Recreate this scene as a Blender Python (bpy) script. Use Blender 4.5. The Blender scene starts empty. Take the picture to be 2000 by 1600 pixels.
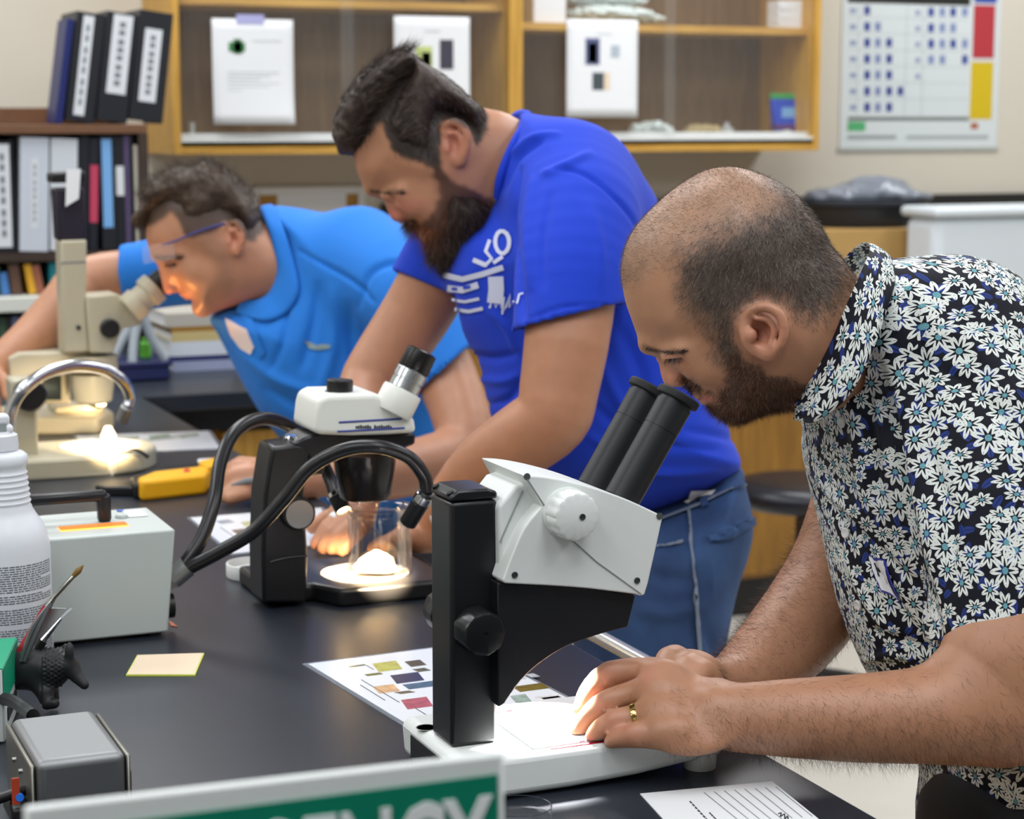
import bpy, math, random
import numpy as np
from mathutils import Vector, Matrix
from mathutils.bvhtree import BVHTree
random.seed(7); RNG = np.random.default_rng(7)
scene = bpy.context.scene
COL = scene.collection
# ------------------------------------------------------------------ camera
FPX = 3889.0; CAMH = 1.45; YAW = math.radians(23.0); PITCH = math.atan((800-235)/FPX)
CAM = np.array([0, 0, CAMH])
_Fh = np.array([math.sin(YAW), math.cos(YAW), 0]); _Z = np.array([0, 0, 1.0])
CR = np.array([math.cos(YAW), -math.sin(YAW), 0])
CF = _Fh*math.cos(PITCH) - _Z*math.sin(PITCH)
CU = _Z*math.cos(PITCH) + _Fh*math.sin(PITCH)
cd = bpy.data.cameras.new('camera'); cam = bpy.data.objects.new('camera', cd); COL.objects.link(cam)
cd.sensor_width = 36; cd.lens = 36*FPX/2000; cd.clip_start = .05; cd.clip_end = 60
m = Matrix(((CR[0], CU[0], -CF[0], CAM[0]), (CR[1], CU[1], -CF[1], CAM[1]), (CR[2], CU[2], -CF[2], CAM[2]), (0, 0, 0, 1)))
cam.matrix_world = m
cd.dof.use_dof = True; cd.dof.focus_distance = 1.68; cd.dof.aperture_fstop = 9.5
scene.camera = cam
# ------------------------------------------------------------------ world, lights, exposure
scene.view_settings.view_transform = 'Standard'; scene.view_settings.look = 'None'
scene.view_settings.exposure = -0.12; scene.view_settings.gamma = 1; scene.view_settings.use_curve_mapping = False
w = bpy.data.worlds.new('world'); scene.world = w; w.use_nodes = True
w.node_tree.nodes['Background'].inputs[0].default_value = (.86, .94, 1, 1)
w.node_tree.nodes['Background'].inputs[1].default_value = .10
def area(name, loc, sx, sy, power, color=(1, .97, .93), rot=(0, 0, 0)):
    l = bpy.data.lights.new(name, 'AREA'); l.shape = 'RECTANGLE'; l.size = sx; l.size_y = sy; l.energy = power; l.color = color
    o = bpy.data.objects.new(name, l); o.location = loc; o.rotation_euler = rot; COL.objects.link(o); return o
for i, (x, y) in enumerate(((-.5, .6), (.75, .6), (2.2, .6), (-.5, 2.7), (.75, 2.7), (2.2, 2.7), (.8, 4.4), (2.6, 4.4), (-.5, -.9), (.75, -.9), (2.2, -.9), (-1.8, .6), (-1.8, 2.7), (-.8, 4.4), (3.8, .6), (3.8, 2.7), (4.1, 4.4))):
    area('ceiling_lamp', (x, y, 2.72), .6, 1.2, 8.5 if y < 0 else (25 if y > 4 else 18), (.97, .98, 1))
# ------------------------------------------------------------------ pixel helpers (2000 x 1600 frame)
def ray(x, y): return CR*(x-1000)/FPX + CU*(800-y)/FPX + CF
def at(x, y, d): return CAM + ray(x, y)*d                     # at camera depth d
def pz(x, y, z): r = ray(x, y); return CAM + r*(z-CAMH)/r[2]  # on the plane Z = z
def pY(x, y, Y): r = ray(x, y); return CAM + r*Y/r[1]         # on the plane Y
def pX(x, y, X): r = ray(x, y); return CAM + r*X/r[0]
def C2W(p): p = np.asarray(p, float); return CAM + p[..., 0:1]*CR + p[..., 1:2]*CU + p[..., 2:3]*CF
def K(x, y, d): return np.array([(x-1000)/FPX*d, (800-y)/FPX*d, d])   # camera-frame point
def W2C(p): q = np.asarray(p, float)-CAM; return np.stack([q@CR, q@CU, q@CF], -1)
BZ = .92      # bench top
# ------------------------------------------------------------------ materials
def lin(c):
    c = np.asarray(c, float)/255.
    return tuple(np.where(c <= .04045, c/12.92, ((c+.055)/1.055)**2.4)) + (1.0,)
MATS = {}
class NT:
    def __init__(s, name):
        s.m = bpy.data.materials.new(name); s.m.use_nodes = True; s.t = s.m.node_tree; s.n = s.t.nodes
        s.b = s.n['Principled BSDF']
    def node(s, typ, **kw):
        n = s.n.new(typ)
        for k, v in kw.items():
            if k.startswith('i_'): n.inputs[k[2:].replace('_', ' ')].default_value = v
            else: setattr(n, k, v)
        return n
    def link(s, a, b): s.t.links.new(a, b)
    def math(s, op, a, b=None, c=None, clamp=False):
        n = s.n.new('ShaderNodeMath'); n.operation = op; n.use_clamp = clamp
        for i, v in enumerate((a, b, c)):
            if v is None: continue
            if isinstance(v, (int, float)): n.inputs[i].default_value = v
            else: s.link(v, n.inputs[i])
        return n.outputs[0]
    def mix(s, f, a, b):
        n = s.n.new('ShaderNodeMix'); n.data_type = 'RGBA'
        for sock, v in ((n.inputs[0], f), (n.inputs[6], a), (n.inputs[7], b)):
            if isinstance(v, (int, float, tuple)): sock.default_value = v
            else: s.link(v, sock)
        return n.outputs[2]
    def bump(s, h, strength=.2, dist=.002):
        n = s.n.new('ShaderNodeBump'); n.inputs['Strength'].default_value = strength; n.inputs['Distance'].default_value = dist
        s.link(h, n.inputs['Height']); s.link(n.outputs[0], s.b.inputs['Normal'])
def mat(name, col=(200, 200, 200), rough=.5, metal=0., spec=.5, noise=0., nscale=30., bump=0., bscale=200., bdist=.001, sss=0., emit=None, estr=0., trans=0., ior=1.45, alpha=1., coat=0., sheen=0.):
    if name in MATS: return MATS[name]
    N = NT(name); b = N.b
    c = lin(col); b.inputs['Base Color'].default_value = c; b.inputs['Roughness'].default_value = rough
    b.inputs['Metallic'].default_value = metal; b.inputs['Specular IOR Level'].default_value = spec; b.inputs['IOR'].default_value = ior
    b.inputs['Transmission Weight'].default_value = trans; b.inputs['Alpha'].default_value = alpha; b.inputs['Coat Weight'].default_value = coat
    if sheen: b.inputs['Sheen Weight'].default_value = sheen
    if sss:
        b.inputs['Subsurface Weight'].default_value = sss; b.inputs['Subsurface Radius'].default_value = (.008, .003, .0015); b.inputs['Subsurface Scale'].default_value = 1.
    if emit: b.inputs['Emission Color'].default_value = lin(emit); b.inputs['Emission Strength'].default_value = estr
    if noise or bump:
        tc = N.node('ShaderNodeTexCoord')
        if noise:
            nz = N.node('ShaderNodeTexNoise'); nz.inputs['Scale'].default_value = nscale; nz.inputs['Detail'].default_value = 4
            N.link(tc.outputs['Object'], nz.inputs['Vector'])
            dk = tuple(x*(1-noise) for x in c[:3])+(1,); lt = tuple(min(1, x*(1+noise)) for x in c[:3])+(1,)
            N.link(N.mix(nz.outputs[0], dk, lt), b.inputs['Base Color'])
        if bump:
            nb = N.node('ShaderNodeTexNoise'); nb.inputs['Scale'].default_value = bscale; nb.inputs['Detail'].default_value = 3
            N.link(tc.outputs['Object'], nb.inputs['Vector']); N.bump(nb.outputs[0], bump, bdist)
    MATS[name] = N.m; return N.m
def wood(name, c1, c2, axis=2, scale=7., rough=.45):
    if name in MATS: return MATS[name]
    N = NT(name); tc = N.node('ShaderNodeTexCoord'); mp = N.node('ShaderNodeMapping')
    s = [9., 9., 9.]; s[axis] = .7; mp.inputs['Scale'].default_value = s
    N.link(tc.outputs['Object'], mp.inputs['Vector'])
    nz = N.node('ShaderNodeTexNoise'); nz.inputs['Scale'].default_value = scale; nz.inputs['Detail'].default_value = 6; nz.inputs['Distortion'].default_value = .6
    N.link(mp.outputs[0], nz.inputs['Vector'])
    rp = N.node('ShaderNodeValToRGB'); rp.color_ramp.elements[0].color = lin(c1); rp.color_ramp.elements[1].color = lin(c2)
    rp.color_ramp.elements[0].position = .35; rp.color_ramp.elements[1].position = .68
    N.link(nz.outputs[0], rp.inputs[0]); N.link(rp.outputs[0], N.b.inputs['Base Color']); N.b.inputs['Roughness'].default_value = rough
    N.bump(nz.outputs[0], .05, .001)
    MATS[name] = N.m; return N.m
# ------------------------------------------------------------------ geometry builders: (V, F)
def merge(*gs):
    V = []; F = []; o = 0
    for v, f in gs:
        v = np.asarray(v, float); V.append(v); F += [tuple(int(i)+o for i in q) for q in f]; o += len(v)
    return np.concatenate(V), F
def box(x0, x1, y0, y1, z0, z1):
    V = np.array([(x, y, z) for z in (z0, z1) for x, y in ((x0, y0), (x1, y0), (x1, y1), (x0, y1))], float)
    return V, [(3, 2, 1, 0), (4, 5, 6, 7), (0, 1, 5, 4), (1, 2, 6, 5), (2, 3, 7, 6), (3, 0, 4, 7)]
def prism(pts, ext):
    a = np.asarray(pts, float); e = np.asarray(ext, float); n = len(a)
    nrm = np.zeros(3)
    for i in range(n): nrm += np.cross(a[i], a[(i+1) % n])
    if nrm@e > 0: a = a[::-1]
    return np.concatenate([a, a+e]), [tuple(range(n)), tuple(range(2*n-1, n-1, -1))] + [(i, i+n, (i+1) % n+n, (i+1) % n) for i in range(n)]
def frame_of(d):
    d = np.asarray(d, float); d = d/np.linalg.norm(d)
    a = np.array([0, 0, 1.]) if abs(d[2]) < .9 else np.array([1., 0, 0])
    u = np.cross(a, d); u /= np.linalg.norm(u); return u, np.cross(d, u), d
def lathe(prof, n=32, c=(0, 0, 0), axis=(0, 0, 1), flute=None):
    u, v, d = frame_of(axis); c = np.asarray(c, float); V = []; F = []
    for r, z in prof:
        for i in range(n):
            t = 2*math.pi*i/n; rr = r*(flute(t, z) if flute else 1)
            V.append(c+d*z+u*rr*math.cos(t)+v*rr*math.sin(t))
    for k in range(len(prof)-1):
        for i in range(n):
            j = (i+1) % n; F.append((k*n+i, k*n+j, (k+1)*n+j, (k+1)*n+i))
    F.append(tuple(range(n-1, -1, -1))); F.append(tuple(range((len(prof)-1)*n, len(prof)*n)))
    return np.array(V), F
def cyl(a, b, r0, r1=None, n=24):
    a = np.asarray(a, float); b = np.asarray(b, float); L = np.linalg.norm(b-a)
    return lathe([(r0, 0), (r1 if r1 is not None else r0, L)], n, a, b-a)
def catmull(P, n=8, closed=False):
    P = np.asarray(P, float); out = []; N = len(P)
    for i in range(N if closed else N-1):
        if closed: p0, p1, p2, p3 = P[(i-1) % N], P[i], P[(i+1) % N], P[(i+2) % N]
        else: p0, p1, p2, p3 = P[max(i-1, 0)], P[i], P[i+1], P[min(i+2, N-1)]
        for k in range(n):
            t = k/n
            out.append(.5*((2*p1)+(p2-p0)*t+(2*p0-5*p1+4*p2-p3)*t*t+(3*p1-p0-3*p2+p3)*t**3))
    if not closed: out.append(P[-1])
    return np.array(out)
def tube(P, r, n=12, smooth=6, ribs=0, ribamp=0.):
    P = np.asarray(P, float); q = catmull(P, smooth) if smooth else P
    rr = np.interp(np.linspace(0, 1, len(q)), np.linspace(0, 1, len(np.atleast_1d(r))), np.atleast_1d(r))
    V = []; F = []; T = np.gradient(q, axis=0); u = None
    for i, (p, t) in enumerate(zip(q, T)):
        t = t/np.linalg.norm(t)
        if u is None: u = frame_of(t)[0]
        u = u-t*(u@t); u /= np.linalg.norm(u); v = np.cross(t, u)
        R = rr[i]*(1+ribamp*(i % 2) if ribs else 1)
        for k in range(n):
            a = 2*math.pi*k/n; V.append(p+R*(u*math.cos(a)+v*math.sin(a)))
    m_ = len(q)
    for i in range(m_-1):
        for k in range(n):
            j = (k+1) % n; F.append((i*n+k, i*n+j, (i+1)*n+j, (i+1)*n+k))
    F.append(tuple(range(n-1, -1, -1))); F.append(tuple(range((m_-1)*n, m_*n)))
    return np.array(V), F
def rotz(g, a, c=(0, 0, 0)):
    v, f = g; c = np.asarray(c, float); s, k = math.sin(a), math.cos(a); w_ = np.asarray(v, float)-c
    return np.stack([w_[:, 0]*k-w_[:, 1]*s, w_[:, 0]*s+w_[:, 1]*k, w_[:, 2]], -1)+c, f
def xf(g, M): v, f = g; return np.asarray(v)@np.asarray(M, float)[:3, :3].T+np.asarray(M, float)[:3, 3], f
# ------------------------------------------------------------------ objects
def root_of(o):
    while o.parent: o = o.parent
    return o
def thing(name, label, cat, loc=(0, 0, 0), rz=0, group=None):
    o = bpy.data.objects.new(name, None); COL.objects.link(o); o.location = Vector([float(x) for x in loc]); o.rotation_euler = (0, 0, rz)
    o.empty_display_size = .05; o['label'] = label; o['category'] = cat
    if group: o['group'] = group
    return o
def part(name, g, mt, parent=None, smooth=30, bevel=0., seg=2, world=True, label=None, kind=None, sub=0):
    v, f = g; v = np.asarray(v, float)
    if parent is not None and world: v = v-np.array(root_of(parent).location)
    me = bpy.data.meshes.new(name); me.from_pydata(v.tolist(), [], [tuple(map(int, q)) for q in f]); me.validate(); me.update()
    if smooth:
        me.polygons.foreach_set('use_smooth', [True]*len(me.polygons)); me.set_sharp_from_angle(angle=math.radians(smooth))
    if mt: me.materials.append(mt)
    o = bpy.data.objects.new(name, me); COL.objects.link(o)
    if parent is not None: o.parent = parent
    if bevel:
        b = o.modifiers.new('bevel', 'BEVEL'); b.width = bevel; b.segments = seg; b.limit_method = 'ANGLE'; b.angle_limit = math.radians(40); b.harden_normals = False
    if sub:
        s = o.modifiers.new('sub', 'SUBSURF'); s.levels = sub; s.render_levels = sub
    if label: o['label'] = label
    if kind: o['kind'] = kind
    return o
def single(name, g, mt, label, cat, group=None, **kw):
    v, f = g; v = np.asarray(v, float); c = v.mean(0); c[2] = v[:, 2].min()
    o = part(name, (v-c, f), mt, None, **kw); o.location = Vector(c.tolist()); o['label'] = label; o['category'] = cat
    if group: o['group'] = group
    return o
def struct(name, g, mt, **kw): o = part(name, g, mt, None, **kw); o['kind'] = 'structure'; return o
def text_geo(s, size, extr=.0004, align='CENTER', bold=0.):
    cu = bpy.data.curves.new('t', 'FONT'); cu.body = s; cu.size = size; cu.extrude = extr; cu.align_x = align; cu.resolution_u = 3; cu.offset = bold
    o = bpy.data.objects.new('t', cu); COL.objects.link(o); bpy.context.view_layer.update()
    me = bpy.data.meshes.new_from_object(o.evaluated_get(bpy.context.evaluated_depsgraph_get()))
    V = np.array([tuple(v.co) for v in me.vertices]); F = [tuple(p.vertices) for p in me.polygons]
    bpy.data.objects.remove(o); bpy.data.meshes.remove(me); bpy.data.curves.remove(cu)
    return V, F
def on_frame(g, o, ex, ey):           # 2D geometry (x,y,z) placed on a plane with origin o, axes ex, ey
    v, f = g; ex = np.asarray(ex, float); ey = np.asarray(ey, float); ez = np.cross(ex, ey)
    return np.asarray(o, float)+v[:, :1]*ex+v[:, 1:2]*ey+v[:, 2:3]*ez, f
def rect2(x0, x1, y0, y1, t=.0004): return box(x0, x1, y0, y1, 0, t)
# ------------------------------------------------------------------ common materials
M_black_top = mat('black_epoxy', (36, 41, 50), .33, spec=.4, noise=.15, nscale=14, bump=.05, bscale=350)
M_oak = wood('oak_yellow', (176, 130, 48), (205, 160, 72), 2)
M_oak_h = wood('oak_yellow_horizontal', (176, 130, 48), (205, 160, 72), 0)
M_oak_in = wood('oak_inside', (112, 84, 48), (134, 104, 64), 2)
M_white = mat('white_plastic', (222, 224, 222), .35)
M_paper = mat('paper_white', (228, 230, 232), .7)
M_blackp = mat('black_plastic', (22, 22, 24), .4)
M_blackm = mat('black_metal_paint', (24, 25, 28), .33, bump=.06, bscale=900, bdist=.0004)
M_steel = mat('steel_brushed', (176, 178, 178), .46, metal=1, bump=.03, bscale=300)
M_chrome = mat('chrome', (215, 215, 215), .1, metal=1)
M_cream = mat('cream_enamel', (186, 180, 156), .35, noise=.04)
M_lgrey = mat('light_grey_enamel', (190, 198, 194), .38, bump=.03, bscale=700, bdist=.0003)
M_dark = mat('dark_wood', (58, 44, 36), .5, noise=.2)
M_glass = mat('clear_glass', (255, 255, 255), .03, trans=1., ior=1.12)
M_ink = mat('ink_dark', (40, 42, 48), .7)
M_inkg = mat('ink_grey', (120, 124, 132), .7)
M_navy = mat('navy_plastic', (30, 38, 84), .4)
def glass_pane(name, tint=(235, 240, 238), op=.03, gloss=False):
    if name in MATS: return MATS[name]
    N = NT(name); N.b.inputs['Base Color'].default_value = lin(tint); N.b.inputs['Roughness'].default_value = .04
    tr = N.node('ShaderNodeBsdfTransparent'); mx = N.node('ShaderNodeMixShader'); mx.inputs[0].default_value = op
    out = [n for n in N.n if n.type == 'OUTPUT_MATERIAL'][0]
    if gloss:
        gl = N.node('ShaderNodeBsdfGlossy'); gl.inputs['Roughness'].default_value = .05; gl.inputs['Color'].default_value = lin(tint); fr = N.node('ShaderNodeFresnel'); fr.inputs[0].default_value = 1.5
        N.link(N.math('MULTIPLY_ADD', fr.outputs[0], .4, op, clamp=True), mx.inputs[0]); tr.inputs[0].default_value = (.94, .93, .92, 1)
    N.link(tr.outputs[0], mx.inputs[1]); N.link(gl.outputs[0] if gloss else N.b.outputs[0], mx.inputs[2]); N.link(mx.outputs[0], out.inputs[0])
    MATS[name] = N.m; return N.m
M_pane = glass_pane('window_glass')
# ================================================================== the room
YW = 5.45
M_wall = mat('wall_paint', (206, 200, 186), .75, noise=.02, nscale=6)
struct('wall_back', box(-2.6, 5.2, YW, YW+.1, 0, 2.8), M_wall)
struct('wall_left', box(-2.7, -2.6, -1.5, YW+.1, 0, 2.8), M_wall)
struct('wall_right', box(5.2, 5.3, -1.5, YW+.1, 0, 2.8), M_wall)
struct('floor', box(-2.7, 5.3, -1.5, YW+.1, -.08, 0), mat('floor_vinyl', (200, 196, 186), .4, noise=.06, nscale=9))
# ---- lab bench with black top
bx1 = .832
b = thing('lab_bench', 'long black-topped laboratory bench the three men lean over', 'bench', (.1, 2., 0))
part('worktop', box(-.62, bx1, .3, 3.80, BZ-.034, BZ), M_black_top, b, bevel=.003)
part('body', box(-.56, bx1-.07, .36, 3.80, .1, BZ-.034), M_oak, b)
part('plinth', box(-.5, bx1-.13, .42, 3.80, 0, .1), M_blackp, b)
for i in range(6):
    y0 = .42+i*.56
    d = part('door', box(bx1-.07, bx1-.05, y0, y0+.54, .14, BZ-.06), M_oak, b, bevel=.003)
    part('handle', tube([(bx1-.05, y0+.44, .72), (bx1-.02, y0+.44, .72), (bx1-.02, y0+.52, .72), (bx1-.05, y0+.52, .72)], .005, 8, 3), M_steel, d)
# shiny rail along the bench edge
r = thing('edge_rail', 'pale shiny tube running along the bench edge beside the jeans', 'rail', (bx1+.055, 2., BZ-.02))
rx = bx1+.055
part('rail_tube', cyl((rx, 1.55, BZ-.012), (rx, 2.4, BZ-.012), .008, n=16), mat('pale_tube', (225, 228, 230), .12, metal=.6), r)
for y in (1.56, 2.39): part('bracket', box(bx1+.0005, rx, y-.008, y+.008, BZ-.026, BZ-.006), M_steel, r)
# ---- cross counter behind
c = thing('back_counter', 'black-topped side counter with yellow wooden doors behind the far man', 'counter', (.3, 4.2, 0))
part('worktop', box(-1.6, 1.38, 3.8005, 4.66, BZ-.034, BZ), M_black_top, c, bevel=.003)
part('apron', box(-1.58, 1.36, 3.86, 3.88, BZ-.085, BZ-.034), M_blackp, c)
part('body', box(-1.58, 1.36, 3.88, 4.64, .1, BZ-.034), M_oak, c)
part('plinth', box(-1.55, 1.33, 3.94, 4.6, 0, .1), M_blackp, c)
for x0, x1 in ((.842, .99), (1.006, 1.35)):
    part('door', box(x0, x1, 3.86, 3.88, .13, BZ-.09), M_oak, c, bevel=.003)
# ---- right base cabinet along the back wall
c = thing('wall_cabinet_unit', 'brown wooden base cabinet with black kickboard at the back wall', 'cabinet', (2.8, 5.2, 0))
part('body', box(1.9, 3.6, 5.0, YW, .115, .88), wood('oak_dark', (128, 88, 26), (152, 108, 36), 2), c)
for x0 in (1.92, 2.34, 2.76, 3.18): part('door', box(x0, x0+.40, 4.98, 5.0, .13, .86), MATS['oak_dark'], c, bevel=.003)
part('kickboard', box(1.9, 3.6, 5.02, YW, 0, .115), M_blackp, c)
part('worktop', box(1.88, 3.6, 4.96, YW, .88, .915), M_black_top, c, bevel=.003)
# black ledge on the wall
struct('trim_1', box(1.9, 5.2, YW-.03, YW, 1.168, 1.212), M_blackp)
# ---- wall cabinets with sliding glass
def wall_cab(x0, x1, shelf_z, label):
    y0, y1, z0, z1, t = 5.12, YW-.002, 1.362, 2.16, .02
    c = thing('glass_wall_cabinet', label, 'cabinet', ((x0+x1)/2, 5.3, z0))
    part('side_panel', box(x0, x0+t, y0, y1, z0, z1), M_oak, c); part('side_panel', box(x1-t, x1, y0, y1, z0, z1), M_oak, c)
    part('bottom_panel', box(x0+t, x1-t, y0, y1, z0, z0+t), M_oak_h, c); part('top_panel', box(x0+t, x1-t, y0, y1, z1-t, z1), M_oak_h, c)
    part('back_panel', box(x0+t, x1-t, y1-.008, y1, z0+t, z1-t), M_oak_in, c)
    part('shelf', box(x0+t, x1-t, y0+.045, y1-.01, shelf_z, shelf_z+.02), M_oak_h, c)
    tr = part('sliding_track', box(x0+t, x1-t, y0+.002, y0+.04, z0+t, z0+t+.012), M_white, c)
    part('track_lip', box(x0+t, x1-t, y0+.002, y0+.008, z0+t, z0+t+.020), M_white, tr); part('track_lip', box(x0+t, x1-t, y0+.032, y0+.04, z0+t, z0+t+.034), M_white, tr)
    part('shelf_liner', box(x0+t, x1-t, y0+.045, y1-.01, z0+t, z0+t+.006), M_white, c)
    xm = (x0+x1)/2
    part('glass_door', box(x0+t, xm+.02, y0+.024, y0+.029, z0+t+.012, z1-t), M_pane, c); part('glass_door', box(xm-.02, x1-t, y0+.012, y0+.017, z0+t+.012, z1-t), M_pane, c)
    return c
XD = pY(1008, 200, 5.12)[0]
wall_cab(1.224, XD, 1.748, 'left oak wall cabinet with sliding glass and two sheets taped on')
wall_cab(XD, 3.16, 1.70, 'right oak wall cabinet holding wrapped packs and a blue pouch')
# sheets taped to the glass
def sheet(x0, x1, y0, y1, label, tape=None, blobs=(), curl=0.):
    Y = 5.116; a = pY(x0, y0, Y); bb = pY(x1, y0, Y); cc = pY(x0, y1, Y)
    W, H = bb[0]-a[0], a[2]-cc[2]
    t = thing('paper_sheet', label, 'paper', (a[0]+W/2, Y, cc[2]))
    n = 10; V = []; F = []
    for j in range(n+1):
        for i in range(n+1):
            u, v = i/n, j/n; cy = -curl*max(0, v-.5)**2*4*(.4+.6*u)
            V.append((a[0]+W*u*(1-.02*v*curl*30), Y+cy, a[2]-H*v))
    for j in range(n):
        for i in range(n): k = j*(n+1)+i; F.append((k, k+n+1, k+n+2, k+1))
    o = part('page', (np.array(V), F), M_paper, t); s = o.modifiers.new('thick', 'SOLIDIFY'); s.thickness = .0006; s.offset = 1
    for (u0, u1, v0, v1, col) in blobs:
        part('print', box(a[0]+W*u0, a[0]+W*u1, Y-.0016, Y-.0010, a[2]-H*v1, a[2]-H*v0), mat('print_%d_%d_%d' % col, col, .7), t)
    if tape: part('tape', box(a[0]+W*.3, a[0]+W*.64, Y-.002, Y-.001, a[2]-.012, a[2]+.012), mat('lilac_tape', (170, 170, 215), .5), t)
lines = tuple((.18, .82-.12*((i*7) % 3), .5+.035*i, .508+.035*i, (190, 193, 197)) for i in range(6))
sheet(413, 572, 36, 243, 'white sheet with green emblem and lilac tape on left cabinet', 1, ((.20, .40, .22, .31, (52, 120, 60)), (.26, .36, .19, .33, (40, 96, 48)), (.5, .85, .2, .208, (190, 193, 197)))+lines, .012)
sheet(769, 917, 31, 225, 'white sheet with dark picture above the bearded man', None, ((.6, .78, .23, .53, (62, 60, 72)), (.28, .5, .3, .62, (190, 205, 130)), (.36, .48, .36, .56, (60, 80, 60)), (.4, .6, .14, .155, (190, 193, 197))), .002)
sheet(1107, 1246, 37, 229, 'white sheet with two small dark pictures on right cabinet', None, ((.26, .46, .19, .46, (86, 94, 130)), (.3, .42, .24, .44, (38, 40, 50)), (.62, .74, .26, .38, (170, 182, 192)), (.36, .52, .54, .72, (70, 78, 82)), (.53, .6, .54, .72, (226, 205, 178)), (.42, .62, .14, .15, (190, 193, 197))), .002)
# ================================================================== implicit-surface modelling (camera-frame metres)
def smoothstep(a, b, x): t = np.clip((x-a)/(b-a), 0, 1); return t*t*(3-2*t)
class Poly2:
    """signed distance (metres, negative inside) to a closed smooth outline given in pixels at depth d"""
    def __init__(s, pts, d, n=6, smooth=True, res=.0025, pad=.06):
        P = np.array([[(x-1000)/FPX*d, (800-y)/FPX*d] for x, y in pts]); s.d = d
        if smooth: P = catmull(P, n, True)
        s.P = P; s.lo = P.min(0)-pad; s.hi = P.max(0)+pad; s.res = res
        nx, ny = [int(v)+2 for v in (s.hi-s.lo)/res]
        X, Y = np.meshgrid(s.lo[0]+np.arange(nx)*res, s.lo[1]+np.arange(ny)*res, indexing='ij')
        D = np.full(X.shape, 1e9); ins = np.zeros(X.shape, bool); Q = np.roll(P, -1, 0)
        for a, b in zip(P, Q):
            e = b-a; L = e@e+1e-12; t = np.clip(((X-a[0])*e[0]+(Y-a[1])*e[1])/L, 0, 1)
            D = np.minimum(D, (X-a[0]-t*e[0])**2+(Y-a[1]-t*e[1])**2)
            if abs(e[1]) > 1e-12:
                c = ((a[1] > Y) != (b[1] > Y)) & (X < (b[0]-a[0])*(Y-a[1])/(b[1]-a[1])+a[0]); ins ^= c
        D = np.sqrt(D); s.G = np.where(ins, -D, D)
    def __call__(s, x, y):
        fx = np.clip((x-s.lo[0])/s.res, 0, s.G.shape[0]-1.001); fy = np.clip((y-s.lo[1])/s.res, 0, s.G.shape[1]-1.001)
        i = fx.astype(int); j = fy.astype(int); a = fx-i; b = fy-j; G = s.G
        return (G[i, j]*(1-a)+G[i+1, j]*a)*(1-b)+(G[i, j+1]*(1-a)+G[i+1, j+1]*a)*b
def field(pts, d, sig):
    """smooth interpolation of values given at pixels: [(x,y,v..)]"""
    P = np.array([[(p[0]-1000)/FPX*d, (800-p[1])/FPX*d] for p in pts]); V = np.array([p[2:4] if len(p) > 3 else p[2:] for p in pts], float); ss = np.array([(p[4] if len(p) > 4 else sig)*d/FPX for p in pts])
    def f(x, y):
        num = np.zeros(x.shape+(V.shape[1],)); den = np.zeros(x.shape)
        for p, v, s in zip(P, V, ss):
            r2 = ((x-p[0])**2+(y-p[1])**2)/(s*s); w_ = np.exp(-.5*r2)+1e-4/(1+r2); num += w_[..., None]*v; den += w_
        return num/den[..., None]
    lo = P.min(0)-.12; hi = P.max(0)+.12; res = .003; n0, n1 = [int(v)+2 for v in (hi-lo)/res]
    X, Y = np.meshgrid(lo[0]+np.arange(n0)*res, lo[1]+np.arange(n1)*res, indexing='ij'); G = f(X, Y)
    def g(x, y):
        fx = np.clip((x-lo[0])/res, 0, n0-1.001); fy = np.clip((y-lo[1])/res, 0, n1-1.001); i = fx.astype(int); j = fy.astype(int); a = (fx-i)[..., None]; b = (fy-j)[..., None]
        return (G[i, j]*(1-a)+G[i+1, j]*a)*(1-b)+(G[i, j+1]*(1-a)+G[i+1, j+1]*a)*b
    return g
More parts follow.
